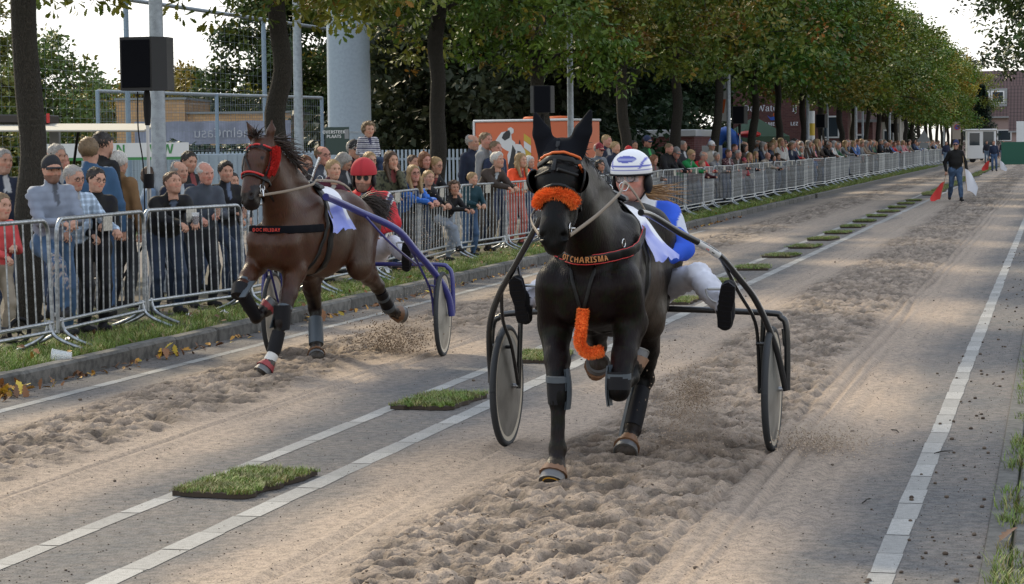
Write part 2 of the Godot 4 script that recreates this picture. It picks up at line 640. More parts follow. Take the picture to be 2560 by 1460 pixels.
func build_ground() -> void:
	var gi := Image.create(512, 512, false, Image.FORMAT_RGB8)
	var soft := noise_image(512, 0.05, 3, 3)
	for y in 512:
		for x in 512:
			var k := 0.92 + (soft.get_pixel(x, y).r - 0.5) * 0.35 + R.randfn() * 0.13
			var q := R.randf()
			if q < 0.012:
				k *= 1.5
			elif q < 0.035:
				k *= 0.5
			gi.set_pixel(x, y, Color(k, k, k))
	var grain := ImageTexture.create_from_image(gi)
	T["grain"] = grain
	var bump := ImageTexture.create_from_image(noise_image(512, 0.22, 31, 3))
	T["bump"] = bump
	var far := MB.new()
	var gm := mat("field_ground", lin(0.085, 0.095, 0.04), 0.95)
	far.quad(Vector3(-900, -0.03, 60), Vector3(900, -0.03, 60), Vector3(900, -0.03, -1500), Vector3(-900, -0.03, -1500))
	tag(part("ground", far, gm), "", "", "", "structure")

	# the road sheet
	var xs := PackedFloat32Array()
	var x := -7.45
	while x < -0.3:
		xs.append(x)
		var c := minf(absf(x + 5.95), absf(x + 2.25))
		x += 0.022 if c < 0.85 else 0.05
	xs.append(-0.3)
	var zs := PackedFloat32Array()
	var z := -7.2
	while z > -330.0:
		zs.append(z)
		z -= clampf(z * z / 6500.0, 0.018, 6.0)
	var nc := xs.size()
	var p := PackedVector3Array()
	var cc := PackedColorArray()
	var asph := Color(0.082, 0.085, 0.090)
	var sand := Color(0.335, 0.258, 0.195)
	var dark := Color(0.105, 0.077, 0.056)
	var far_sand := Color(0.325, 0.262, 0.208)
	for zz in zs:
		for xx in xs:
			var y := ground_y(xx, zz)
			if zz < -60.0:
				y *= 60.0 / -zz
			p.append(Vector3(xx, y, zz))
			var d := dust(xx, zz)
			var c := churn(xx, zz)
			var f := fine.get_noise_2d(xx * 1.5, zz * 1.5)
			var s := sandn.get_noise_2d(xx * 1.4, zz * 0.7)
			var k := clampf(d * 0.90 + 0.20 + s * 0.20 + f * 0.16, 0.0, 1.0)
			var col := asph.lerp(sand.lerp(far_sand, smoothstep(20.0, 60.0, -zz)), k)
			if c > 0.02:
				col = col.lerp(dark, clampf(c * (0.52 + 1.1 * sandn.get_noise_2d(xx * 2.2 + 9.0, zz * 2.2) + f * 0.5 + (0.03 - y) * 11.0 + fine.get_noise_2d(xx * 4.0, zz * 3.0) * 0.5), 0.0, 0.9))
			col *= 1.0 + f * 0.10 + fine.get_noise_2d(xx * 6.0, zz * 5.0) * 0.10
			col.a = 1.0
			cc.append(col)
	var mb := MB.new()
	mb.grid(p, nc)
	for i in mb.n.size():
		if mb.n[i].y < 0:
			mb.n[i] = -mb.n[i]
	mb.c = cc
	# rows run away from the camera: turn the faces up
	for i in range(0, mb.ix.size(), 3):
		var t := mb.ix[i + 1]
		mb.ix[i + 1] = mb.ix[i + 2]
		mb.ix[i + 2] = t
	var rm := mat("road_surface", Color(1, 1, 1), 0.95, 0.0, true)
	rm.albedo_texture = grain
	rm.heightmap_enabled = true
	rm.heightmap_texture = bump
	rm.heightmap_scale = 0.5
	tri_uv(rm, 2.1)
	tag(part("road", mb, rm), "", "", "", "structure")

	# painted lines, block by block
	var white := []
	for k in 4:
		var w := mat("road_paint_%d" % k, lin(0.31, 0.302, 0.285) * [1.0, 0.92, 1.06, 0.97][k], 0.8)
		w.albedo_texture = speckle(256, 60 + k, 0.66, 1.14, 0.03, 0.2)
		tri_uv(w, 0.45)
		white.append(w)
	var lines := [[-6.96, 0.10, 45.0, "faded white line along the road beside the grass kerb"], [-4.36, 0.105, 90.0, "white line of long blocks left of the turf slabs"],
		[-3.757, 0.125, 90.0, "white line of long blocks right of the turf slabs"], [-0.685, 0.105, 90.0, "white line of long blocks near the right edge of the asphalt"]]
	for l in lines:
		var t := thing("road_marking", l[3], "road marking", Vector3(l[0], 0.0028, 0))
		var zz := -7.3
		var n := 0
		var len := 0.45
		while -zz < l[2]:
			var q := MB.new()
			var w: float = l[1] * 0.5
			var gap := 0.016 if n % 2 == 0 else 0.005
			var b := -zz
			if b > 45.0:
				len = 4.5
			var e := 0.006
			q.quad(Vector3(-w + R.randf_range(-e, e), 0, zz - gap), Vector3(w + R.randf_range(-e, e), 0, zz - gap), Vector3(w + R.randf_range(-e, e), 0, zz - len), Vector3(-w + R.randf_range(-e, e), 0, zz - len))
			part("block", q, white[n % 4], t)
			zz -= len
			n += 1

	# kerb stones on the left
	var stones := []
	for k in 3:
		var s := mat("kerb_concrete_%d" % k, lin(0.115, 0.11, 0.10) * [1.0, 0.9, 1.1][k], 0.9)
		s.albedo_texture = speckle(256, 80 + k, 0.6, 1.2, 0.02, 0.5)
		tri_uv(s, 0.6)
		stones.append(s)
	var kerb := thing("kerb", "", "", Vector3(-7.53, 0, 0))
	tag(kerb, "", "", "", "structure")
	var ks := MB.new()
	ks.box(Vector3(0, 0.03, 0), Vector3(0.16, 0.2, 0.992), Basis.IDENTITY, 0.022)
	var km := ks.mesh()
	for k in 60:
		var s := part("kerb_stone", km, stones[(k * 7 + k / 3) % 3], kerb)
		s.position = Vector3(R.randf_range(-0.004, 0.004), R.randf_range(-0.006, 0.006), -11.7 - k)
	var kl := MB.new()
	kl.box(Vector3(0, 0.03, -196), Vector3(0.16, 0.2, 248), Basis.IDENTITY, 0.02)
	part("kerb_run", kl, stones[0], kerb)

	# verge on the left: soil sheet with a slight rise, and the path and field behind the barriers
	var vp := PackedVector3Array()
	var vc := PackedColorArray()
	var vx := [-7.605, -7.8, -8.0, -8.2, -8.45, -8.7, -9.0, -9.4, -10.0, -10.8, -11.6]
	var vz := -7.0
	while vz > -300.0:
		for q in vx:
			vp.append(Vector3(q, 0.105 + sandn.get_noise_2d(q * 2, vz * 2) * 0.02, vz))
			var g := clampf(smoothstep(-9.0, -8.0, q) + sandn.get_noise_2d(q * 1.5, vz * 0.7) * 0.5, 0, 1)
			vc.append(Color(0.10, 0.082, 0.058).lerp(Color(0.065, 0.085, 0.022), g))
		vz -= clampf(-vz * 0.012, 0.2, 4.0)
	var vm := MB.new()
	vm.grid(vp, vx.size())
	for i in vm.n.size():
		vm.n[i] = vm.n[i] if vm.n[i].y > 0 else -vm.n[i]
	vm.c = vc
	var soil := mat("verge_soil", Color(1, 1, 1), 0.97, 0.0, true)
	soil.albedo_texture = grain
	tri_uv(soil, 0.5)
	tag(part("verge", vm, soil), "", "", "", "structure")
	var pv := MB.new()
	pv.box(Vector3(-14.2, 0.03, -100), Vector3(5.2, 0.14, 260))
	var pm := mat("path_clinker", lin(0.17, 0.145, 0.125), 0.9)
	pm.albedo_texture = grain
	tri_uv(pm, 1.3)
	tag(part("path", pv, pm), "", "", "", "structure")
	var fg := MB.new()
	fg.box(Vector3(-66, 0.0, -110), Vector3(98.2, 0.16, 280))
	var fm := mat("lawn_green", lin(0.075, 0.115, 0.025), 0.95)
	fm.albedo_texture = grain
	tri_uv(fm, 0.9)
	tag(part("lawn", fg, fm), "", "", "", "structure")
	# right side: concrete edge strip, then paving
	var em := MB.new()
	em.box(Vector3(-0.245, -0.035, -100), Vector3(0.105, 0.1, 200), Basis.IDENTITY, 0.006)
	tag(part("edge_strip", em, stones[1]), "", "", "", "structure")
	var side := thing("right_verge_pavement", "", "")
	tag(side, "", "", "", "structure")
	var sb := MB.new()
	sb.col = Color(0.075, 0.062, 0.045)
	sb.box(Vector3(3.82, -0.042, -100), Vector3(8, 0.1, 200))
	part("bed", sb, soil, side)
	var tile := MB.new()
	tile.box(Vector3.ZERO, Vector3(0.292, 0.06, 0.292), Basis.IDENTITY, 0.008)
	var tm := tile.mesh()
	for k in 70:
		for j in 2:
			var s := part("paving_tile", tm, stones[(k * 5 + j * 3) % 3], side)
			s.position = Vector3(-0.03 + j * 0.3, -0.012 + R.randf_range(-0.006, 0.006), -7.6 - k * 0.3)
			s.rotation = Vector3(R.randf_range(-0.015, 0.015), R.randf_range(-0.01, 0.01), R.randf_range(-0.015, 0.015))


func blade_clump(n: int, hgt: float, spread: float, lean: float, width: float) -> ArrayMesh:
	var mb := MB.new()
	for i in n:
		var a := R.randf() * TAU
		var at := Vector3(cos(a), 0, sin(a)) * R.randf() * spread
		var t := R.randf() * TAU
		var dir := Vector3(cos(t), 0, sin(t))
		var w := dir.cross(Vector3.UP) * width
		var hh := hgt * R.randf_range(0.55, 1.1)
		var mid := at + Vector3.UP * hh * 0.55 + dir * lean * hh * 0.35
		var tip := at + Vector3.UP * hh * R.randf_range(0.75, 1.0) + dir * lean * hh
		mb.col = Color(1, 1, 1) * R.randf_range(0.8, 1.15)
		mb.face(at - w, at + w, mid + w * 0.7)
		mb.face(at - w, mid + w * 0.7, mid - w * 0.7)
		mb.face(mid - w * 0.7, mid + w * 0.7, tip)
	return mb.mesh()


func grass_tint() -> Color:
	var q := R.randf()
	var c := Color(0.095, 0.18, 0.022).lerp(Color(0.20, 0.25, 0.045), R.randf())
	if q < 0.2:
		c = Color(0.28, 0.24, 0.09)
	return c * R.randf_range(0.75, 1.2)


func build_grass() -> void:
	var gm := mat("grass_blade", Color(1, 1, 1), 0.6, 0.0, true)
	gm.backlight_enabled = true
	gm.backlight = Color(0.45, 0.45, 0.45)
	var cl := blade_clump(9, 0.075, 0.045, 0.55, 0.0028)
	var xs := []
	var cs := PackedColorArray()
	var z := -12.5
	while z > -150.0:
		var step := clampf(-z * 0.0016, 0.022, 0.4)
		var k := int(9.0 if -z < 40 else 6.0)
		for i in k:
			var x := -7.62 - pow(R.randf(), 1.25) * (1.0 if R.randf() < 0.8 else 2.4)
			if sandn.get_noise_2d(x * 1.5, z * 0.8) < -0.28 and R.randf() < 0.8:
				continue
			var s := R.randf_range(0.7, 1.35) * (1.0 + maxf(0.0, -z - 30.0) * 0.018)
			var sy := s * (1.0 if x > -8.25 else 0.6)
			xs.append(Transform3D(Basis(Vector3.UP, R.randf() * TAU).scaled(Vector3(s, minf(sy, 1.6), s)), Vector3(x, 0.10, z + R.randf_range(-step, step))))
			cs.append(grass_tint())
		z -= step
	var g := multi("verge_grass", cl, xs, cs, gm)
	tag(g, "strip of short green grass along the kerb in front of the barriers", "grass")
	# weeds at the right edge of the asphalt
	xs = []
	cs = PackedColorArray()
	for i in 700:
		var zc := -8.4 - pow(R.randf(), 1.6) * 22.0
		if patch.get_noise_2d(80.0, zc * 3.0) < -0.06:
			continue
		var x := -0.20 + absf(R.randfn(0.0, 0.09)) - 0.05
		var s := R.randf_range(0.5, 1.25)
		xs.append(Transform3D(Basis(Vector3.UP, R.randf() * TAU).scaled(Vector3(s, s * 0.9, s)), Vector3(x, 0.0, zc)))
		cs.append(grass_tint() * 0.85)
	tag(multi("weeds", cl, xs, cs, gm), "weeds and grass tufts along the right edge of the asphalt", "weeds")
	# turf slabs down the middle
	var soil := mat("turf_soil", lin(0.045, 0.032, 0.022), 0.97)
	var spots := [-10.93, -14.72, -17.95, -21.4, -24.6, -28.0, -31.2, -34.6, -37.6, -40.6, -43.5, -46.6, -49.8, -53.2, -56.6, -60.2, -63.8, -67.2]
	for i in 24:
		spots.append(-75.0 - i * 3.4)
	var cl2 := blade_clump(11, 0.036, 0.03, 0.7, 0.0022)
	var names := ["nearest turf slab with a ragged soil edge, lying between the white lines", "second nearest turf slab between the white lines, one corner grown tall", "turf slab between the white lines seen past the wheel of the black sulky"]
	for i in spots.size():
		var s := thing("turf_slab", names[i] if i < 3 else "small green turf slab lying between the two white lines further up the road" if i < 18 else "far turf slab in the strip behind the man with flags", "turf slab", Vector3(-4.12 + R.randf_range(-0.02, 0.02), 0.004, spots[i]), R.randf_range(-0.13, 0.13), "turf slabs laid between the white lines")
		if i < 18 and i >= 3:
			s.set_meta("label", "small green turf slab between the white lines beyond the horses")
		var w := 0.42
		var l := 0.84
		if i >= 18:
			l = 2.6
		var o := PackedVector2Array()
		for e in [[Vector2(-w, -l), Vector2(w, -l), 9], [Vector2(w, -l), Vector2(w, l), 14], [Vector2(w, l), Vector2(-w, l), 9], [Vector2(-w, l), Vector2(-w, -l), 14]]:
			for q in e[2]:
				o.append(e[0].lerp(e[1], float(q) / e[2]) * 0.5 + Vector2(R.randf_range(-0.02, 0.02), R.randf_range(-0.02, 0.02)))
		var mb := MB.new()
		mb.prism(o, Transform3D(Basis(Vector3.RIGHT, PI / 2), Vector3(0, 0.013, 0)), 0.026)
		part("soil", mb, soil, s)
		var xf := []
		var cc := PackedColorArray()
		var m := 900 if i == 0 else 650 if i == 1 else 420 if i < 6 else 160
		for q in m:
			var sc := R.randf_range(0.7, 1.2) * (1.0 if i < 6 else 1.9)
			xf.append(Transform3D(Basis(Vector3.UP, R.randf() * TAU).scaled(Vector3(sc, minf(sc, 1.25), sc)), Vector3(R.randf_range(-w, w) * 0.5, 0.022, R.randf_range(-l, l) * 0.5)))
			var bare := sandn.get_noise_2d(xf[-1].origin.x * 5.0 + i * 3.0, xf[-1].origin.z * 5.0)
			cc.append(grass_tint().lerp(Color(0.14, 0.12, 0.05), clampf(bare * 1.6, 0.0, 0.75)))
		multi("blades", cl2, xf, cc, gm, s)


# ---------------------------------------------------------------- horses
func v3(x: float, y: float, z: float) -> Vector3:
	return Vector3(x, y, z)


var HF := {}


func horse_field(J: Dictionary, lx: Vector3, base: Vector3, cell: float, ears: bool) -> Field:
	var P := {}
	var sl: float = J.get("slim", 1.0)
	for k in J:
		if J[k] is float:
			continue
		if J[k] is Array:
			var a := []
			for q in J[k]:
				a.append(q - base)
			P[k] = a
		else:
			P[k] = J[k] - base
	var lo: Vector3 = P.poll
	var hi: Vector3 = P.poll
	for k in P:
		for q in (P[k] if P[k] is Array else [P[k]]):
			lo = lo.min(q)
			hi = hi.max(q)
	lo -= Vector3(0.3, 0.06, 0.36)
	hi += Vector3(0.3, 0.26, 0.32)
	var f := Field.new(lo, hi, cell)
	var up := Vector3.UP
	var w: Vector3 = P.wither
	var b: Vector3 = P.back
	var c: Vector3 = P.croup
	var t: Vector3 = P.tail
	var ch: Vector3 = P.chest
	# trunk
	f.cap(w + up * -0.38 + (ch - w) * Vector3(0.35, 0, 0.35), b - up * 0.335, 0.325, 0.315, 0.05, 0, lx, 0.70 * sl)
	f.cap(b - up * 0.335, c - up * 0.30 + (b - c) * 0.15, 0.315, 0.265, 0.08, 0, lx, 0.78 * sl)
	f.cap(c - up * 0.22 + (b - c) * 0.1, t - up * 0.20 + (c - t) * 0.4, 0.22, 0.19, 0.08, 0, lx, 0.98 * sl)
	f.cap(w - up * 0.07, b - up * 0.10, 0.075, 0.11, 0.12, 0)
	f.cap(b - up * 0.11, c - up * 0.10, 0.12, 0.13, 0.12, 0)
	# rump halves
	for s in [-1.0, 1.0]:
		f.cap(c + lx * s * 0.10 * sl - up * 0.14, t + lx * s * 0.10 * sl - up * 0.16, 0.155, 0.15, 0.06, 0)
	# chest
	f.cap(ch - up * 0.02 + lx * 0.088 * sl, ch - up * 0.10 + lx * 0.066 * sl, 0.118, 0.105, 0.022, 0)
	f.cap(ch - up * 0.02 - lx * 0.088 * sl, ch - up * 0.10 - lx * 0.066 * sl, 0.118, 0.105, 0.022, 0)
	f.cap(ch.lerp(w, 0.45) - up * 0.1, ch - up * 0.05 + (w - ch) * Vector3(0.2, 0, 0.2), 0.22, 0.18, 0.06, 0, lx, 0.85 * sl)
	# neck
	var nb: Vector3 = P.neck
	var po: Vector3 = P.poll
	var hd: Vector3 = (P.muzzle - po).normalized()
	var fw := lx.cross(hd)  # face normal
	if P.has("look"):
		fw = (P.look + base)
		fw = (fw - hd * fw.dot(hd)).normalized()
	if fw.z < 0:
		fw = -fw
	var hx := hd.cross(fw).normalized()
	if hx.dot(lx) < 0:
		hx = -hx
	var th := po + hd * 0.10 - fw * 0.10
	f.cap(nb, th, 0.215, 0.118, 0.06, 0, lx, 0.56)
	f.cap(w.lerp(nb, 0.35) + up * 0.02, po - fw * 0.09 - hd * 0.0, 0.15, 0.085, 0.07, 0, lx, 0.62)
	f.cap(nb - up * 0.1, th, 0.2, 0.10, 0.06, 0, lx, 0.7)
	# head
	var H := func(along: float, front: float, side: float) -> Vector3: return po + hd * along + fw * front + hx * side
	f.cap(H.call(0.03, -0.03, 0), H.call(0.19, 0.0, 0), 0.092, 0.10, 0.05, 0, hx, 0.98)
	f.cap(H.call(0.18, 0.012, 0), H.call(0.44, 0.012, 0), 0.092, 0.060, 0.05, 0, hx, 0.92)
	f.cap(H.call(0.44, 0.0, 0), H.call(0.525, -0.02, 0), 0.066, 0.056, 0.04, 1, hx, 1.0)
	for s in [-1.0, 1.0]:
		f.cap(H.call(0.17, -0.10, s * 0.045), H.call(0.40, -0.055, s * 0.022), 0.082, 0.045, 0.045, 0)
		f.cap(H.call(0.15, 0.03, s * 0.078), H.call(0.22, 0.035, s * 0.072), 0.030, 0.026, 0.03, 0)
		f.cap(H.call(0.47, 0.025, s * 0.04), H.call(0.515, 0.02, s * 0.046), 0.030, 0.028, 0.02, 1)
		f.cap(H.call(0.22, 0.012, s * 0.08), H.call(0.36, -0.01, s * 0.055), 0.018, 0.012, 0.03, 0)
		if ears:
			var e0: Vector3 = P.earl if s < 0 else P.earr
			f.cap(H.call(0.0, -0.045, s * 0.055), e0.lerp(H.call(0.0, -0.045, s * 0.055), 0.45), 0.036, 0.042, 0.03, 0, fw, 0.6)
			f.cap(e0.lerp(H.call(0.0, -0.045, s * 0.055), 0.45), e0, 0.042, 0.008, 0.012, 0, fw, 0.6)
	f.cap(H.call(0.46, -0.07, 0), H.call(0.515, -0.07, 0), 0.036, 0.032, 0.025, 1)
	for s in [-1.0, 1.0]:
		f.cut(H.call(0.512, 0.036, s * 0.058), 0.017, 0.01, 5)
		f.paint(H.call(0.19, 0.036, s * 0.094), Vector3(0.022, 0.02, 0.026), 6)
	HF = {"H": H, "hd": hd, "fw": fw, "hx": hx, "P": P, "lx": lx, "f": f, "base": base}
	# legs
	for k in ["rf", "lf"]:
		var l: Array = P[k]
		var s := 1.0 if (l[1] - ch).dot(lx) > 0 else -1.0
		f.cap(w - up * 0.20 + lx * s * 0.12 * sl, l[0], 0.12, 0.105, 0.045, 0, lx, 0.7 * sl)
		f.cap(l[0], l[1], 0.11, 0.10, 0.045, 0, lx, 0.85 * sl)
		f.cap(w - up * 0.34 + lx * s * 0.15 * sl + (w - ch) * Vector3(0.1, 0, 0.1), l[1] + up * 0.02, 0.085, 0.085, 0.035, 0, lx, 0.8)
		f.cap(l[1], l[1].lerp(l[2], 0.5), 0.096, 0.068, 0.04, 0, lx, 0.9)
		f.cap(l[1].lerp(l[2], 0.5), l[2], 0.068, 0.048, 0.03, 0)
		shank(f, l, 0.055)
	for k in ["rh", "lh"]:
		var l: Array = P[k]
		var s := 1.0 if (l[1] - c).dot(lx) > 0 else -1.0
		f.cap(l[0], l[1], 0.19, 0.13, 0.05, 0, lx, 0.76)
		f.cap(t - up * 0.2 + lx * s * 0.12 * sl, l[1].lerp(l[2], 0.4), 0.14, 0.085, 0.07, 0, lx, 0.85 * sl)
		f.cap(l[1], l[1].lerp(l[2], 0.55), 0.112, 0.07, 0.04, 0, lx, 0.85 * sl)
		f.cap(l[1].lerp(l[2], 0.55), l[2], 0.078, 0.05, 0.03, 0)
		# point of the hock
		var bk: Vector3 = (l[1] - l[2]).normalized() + (l[3] - l[2]).normalized()
		f.cap(l[2], l[2] - bk.normalized() * 0.045 + up * 0.02, 0.045, 0.03, 0.03, 1)
		shank(f, l, 0.056)
	return f


func shank(f: Field, l: Array, r: float) -> void:
	f.cap(l[2], l[2].lerp(l[3], 0.12), r, r * 0.92, 0.03, 1)
	f.cap(l[2].lerp(l[3], 0.1), l[3], r * 0.76, r * 0.70, 0.025, 1)
	f.cap(l[3], l[3], r * 0.86, r * 0.86, 0.02, 1)
	f.cap(l[3], l[4], r * 0.76, r * 0.74, 0.02, 1)
	f.cap(l[4], l[4].lerp(l[5], 0.35), r * 0.86, r * 1.05, 0.02, 2)
	f.cap(l[4].lerp(l[5], 0.3), l[5], r * 1.02, r * 1.08, 0.015, 2)


func hit(f: Field, from: Vector3, dir: Vector3, far := 0.6) -> Vector3:  # first point of the body along a ray
	var t := 0.0
	while t < far:
		var p := from + dir * t
		var q := (p - f.o) / f.h
		var x := int(q.x)
		var y := int(q.y)
		var z := int(q.z)
		if x >= 0 and y >= 0 and z >= 0 and x < f.nx - 1 and y < f.ny - 1 and z < f.nz - 1:
			var i := (z * f.ny + y) * f.nx + x
			if f.d[i] < 0.0:
				return p
			t += clampf(f.d[i] * 0.5, 0.003, 0.03)
		else:
			t += 0.02
	return from + dir * far


func loop(f: Field, at: Vector3, u: Vector3, w: Vector3, a0: float, a1: float, n: int, reach := 0.5, lift := 0.006) -> Array:
	var out := []
	for i in n + 1:
		var a := lerpf(a0, a1, float(i) / n)
		var d := u * cos(a) + w * sin(a)
		out.append(hit(f, at + d * reach, -d, reach) + d * lift)
	return out


func strap(mb: MB, pts: Array, width: float, thick := 0.004) -> void:  # a flat band; its width lies along the surface across the path
	var m := pts.size()
	var ctr := Vector3.ZERO
	for p in pts:
		ctr += p
	ctr /= m
	var p4 := PackedVector3Array()
	for i in m:
		var t: Vector3 = (pts[mini(i + 1, m - 1)] - pts[maxi(i - 1, 0)]).normalized()
		var o: Vector3 = (pts[i] - ctr)
		o = (o - t * o.dot(t)).normalized()
		var s := t.cross(o).normalized() * width * 0.5
		p4.append(pts[i] - s); p4.append(pts[i] - s * 0.8 + o * thick); p4.append(pts[i] + s * 0.8 + o * thick); p4.append(pts[i] + s)
	mb.grid(p4, 4)


func horse_mesh(f: Field, tint: Array, spot: Callable) -> ArrayMesh:
	var r := f.nets()
	var cc := PackedColorArray()
	var n := nz(77, 3.0, 3)
	var big := nz(78, 2.2, 2)
	for i in r[0].size():
		var q: Vector3 = r[0][i]
		var rib := 0.0
		if q.y > 0.78 and q.y < 1.2 and q.z < 0.25 and q.z > -0.45:
			rib = sin((q.z + q.y * 0.35) * 92.0) * 0.0022 * smoothstep(0.78, 0.9, q.y) * (1.0 - smoothstep(1.05, 1.2, q.y))
		r[0][i] = q + r[1][i] * (big.get_noise_3dv(q * 2.6) * 0.009 + rib)
	for i in r[0].size():
		var z: int = r[2][i]
		var c: Color = tint[z]
		var p: Vector3 = r[0][i]
		c = spot.call(p, z, c)
		c *= 1.0 + n.get_noise_3dv(p * 2.0) * 0.22
		if z < 2:
			c = c.lerp(Color(0.20, 0.155, 0.115), clampf((0.42 - p.y) * 0.25, 0.0, 0.07) + smoothstep(0.15, 0.6, n.get_noise_3dv(p * 7.0 + Vector3(9, 0, 0))) * 0.02)
		c.a = 1.0
		cc.append(c)
	return arr_mesh(r[0], r[1], cc, r[3])


func coat(called: String, rough: float, spec: float) -> StandardMaterial3D:
	var m := mat(called, Color(1, 1, 1), rough, 0.0, true)
	m.albedo_texture = T.hair
	m.uv1_triplanar = true
	m.uv1_scale = Vector3(3.0, 1.2, 3.0)
	m.heightmap_enabled = true
	m.heightmap_texture = T.hair
	m.heightmap_scale = 0.5
	m.metallic_specular = spec
	return m


func build_horses() -> void:
	var hn := noise_image(256, 0.05, 5, 4)
	var im := Image.create(256, 256, false, Image.FORMAT_RGB8)
	for y in 256:
		for x in 256:
			var g := lerpf(0.72, 1.12, hn.get_pixel((x * 3) % 256, y).r)
			im.set_pixel(x, y, Color(g, g, g))
	T["hair"] = ImageTexture.create_from_image(im)
	black_horse()
	brown_horse()


func black_horse() -> void:
	var base := v3(-2.4, 0, -11.9)
	var J := {
		"wither": v3(-2.37, 1.47, -11.80), "back": v3(-2.37, 1.36, -12.15), "croup": v3(-2.36, 1.39, -12.5), "tail": v3(-2.36, 1.27, -12.78),
		"chest": v3(-2.385, 1.02, -11.42), "neck": v3(-2.38, 1.26, -11.58), "poll": v3(-2.405, 1.735, -10.93), "muzzle": v3(-2.385, 1.235, -10.64),
		"earl": v3(-2.54, 1.91, -10.95), "earr": v3(-2.258, 1.92, -10.95),
		"rf": [v3(-2.57, 1.02, -11.45), v3(-2.58, 0.80, -11.53), v3(-2.507, 0.475, -11.27), v3(-2.503, 0.19, -11.22), v3(-2.506, 0.105, -11.17), v3(-2.51, 0.055, -11.13)],
		"lf": [v3(-2.19, 1.02, -11.45), v3(-2.175, 0.82, -11.53), v3(-2.18, 0.50, -11.22), v3(-2.175, 0.53, -11.50), v3(-2.167, 0.585, -11.56), v3(-2.16, 0.635, -11.58)],
		"lh": [v3(-2.26, 1.12, -12.52), v3(-2.22, 0.80, -12.28), v3(-2.30, 0.42, -12.60), v3(-2.322, 0.15, -12.34), v3(-2.328, 0.095, -12.25), v3(-2.33, 0.05, -12.18)],
		"rh": [v3(-2.50, 1.12, -12.52), v3(-2.53, 0.82, -12.22), v3(-2.57, 0.60, -12.60), v3(-2.545, 0.47, -12.42), v3(-2.525, 0.48, -12.33), v3(-2.505, 0.52, -12.28)],
	}
	var f := horse_field(J, Vector3.RIGHT, base, 0.0125, false)
	var h := thing("horse", "black trotting horse in a black ear hood with a fluffy orange noseband", "horse", base)
	var tint := [Color(0.0105, 0.0075, 0.006), Color(0.0055, 0.005, 0.005), Color(0.045, 0.035, 0.028), Color(0.01, 0.01, 0.012), Color(0.02, 0.018, 0.016), Color(0.003, 0.003, 0.003), Color(0.004, 0.003, 0.003)]
	var spot := func(p: Vector3, z: int, c: Color) -> Color:
		if z == 0:
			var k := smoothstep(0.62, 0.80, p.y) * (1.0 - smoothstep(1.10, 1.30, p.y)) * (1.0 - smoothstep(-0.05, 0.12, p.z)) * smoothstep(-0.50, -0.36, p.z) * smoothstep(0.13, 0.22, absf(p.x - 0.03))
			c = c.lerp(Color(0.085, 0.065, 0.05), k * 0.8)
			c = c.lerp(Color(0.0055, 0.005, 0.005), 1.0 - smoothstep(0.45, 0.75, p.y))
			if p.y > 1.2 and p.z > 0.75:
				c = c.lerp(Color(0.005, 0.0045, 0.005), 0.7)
		return c
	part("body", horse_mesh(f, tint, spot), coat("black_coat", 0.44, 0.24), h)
	black_tack(h)


func brown_horse() -> void:
	var base := v3(-5.85, 0, -17.0)
	var J := {
		"wither": v3(-5.80, 1.47, -16.85), "back": v3(-5.76, 1.38, -17.2), "croup": v3(-5.73, 1.365, -17.56), "tail": v3(-5.70, 1.26, -17.82),
		"chest": v3(-5.905, 1.03, -16.45), "neck": v3(-5.87, 1.27, -16.6), "slim": 0.84, "poll": v3(-5.925, 1.80, -16.24), "muzzle": v3(-5.925, 1.325, -15.93), "look": v3(-0.42, 0, 1),
		"earl": v3(-6.03, 1.965, -16.22), "earr": v3(-5.84, 1.98, -16.26),
		"rf": [v3(-6.05, 1.04, -16.48), v3(-6.075, 0.87, -16.52), v3(-6.11, 0.675, -16.22), v3(-6.055, 0.45, -16.42), v3(-6.01, 0.50, -16.49), v3(-5.97, 0.54, -16.52)],
		"lf": [v3(-5.785, 1.04, -16.48), v3(-5.79, 0.80, -16.58), v3(-5.81, 0.45, -16.33), v3(-5.865, 0.19, -16.27), v3(-5.89, 0.105, -16.22), v3(-5.915, 0.06, -16.18)],
		"rh": [v3(-5.86, 1.12, -17.6), v3(-5.95, 0.80, -17.36), v3(-6.04, 0.42, -17.80), v3(-5.975, 0.14, -17.62), v3(-5.95, 0.085, -17.53), v3(-5.92, 0.04, -17.46)],
		"lh": [v3(-5.62, 1.12, -17.62), v3(-5.55, 0.80, -17.5), v3(-5.55, 0.60, -17.98), v3(-5.52, 0.385, -18.22), v3(-5.495, 0.34, -18.30), v3(-5.455, 0.325, -18.36)],
	}
	var lx := v3(0.993, 0, 0.115)
	var f := horse_field(J, lx, base, 0.0125, true)
	var h := thing("horse", "brown trotting horse with a red browband and red cheek roll, mane flying", "horse", base)
	var tint := [Color(0.056, 0.0205, 0.0105), Color(0.009, 0.0065, 0.006), Color(0.05, 0.04, 0.032), Color(0.01, 0.01, 0.012), Color(0.02, 0.018, 0.016), Color(0.006, 0.004, 0.004), Color(0.004, 0.003, 0.003)]
	var spot := func(p: Vector3, z: int, c: Color) -> Color:
		if z == 0:
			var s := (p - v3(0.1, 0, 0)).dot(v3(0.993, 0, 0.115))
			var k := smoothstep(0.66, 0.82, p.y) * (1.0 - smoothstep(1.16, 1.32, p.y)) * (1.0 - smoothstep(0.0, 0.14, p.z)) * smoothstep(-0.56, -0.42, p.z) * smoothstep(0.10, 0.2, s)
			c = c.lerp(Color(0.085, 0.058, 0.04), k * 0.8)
			c = c.lerp(Color(0.009, 0.0065, 0.006), 1.0 - smoothstep(0.42, 0.80, p.y))
		return c
	part("body", horse_mesh(f, tint, spot), coat("brown_coat", 0.40, 0.36), h)
	brown_tack(h)


# ---------------------------------------------------------------- people
var pose_lib := {}
var head_lib := {}
var hair_lib := {}
var hand_lib := {}


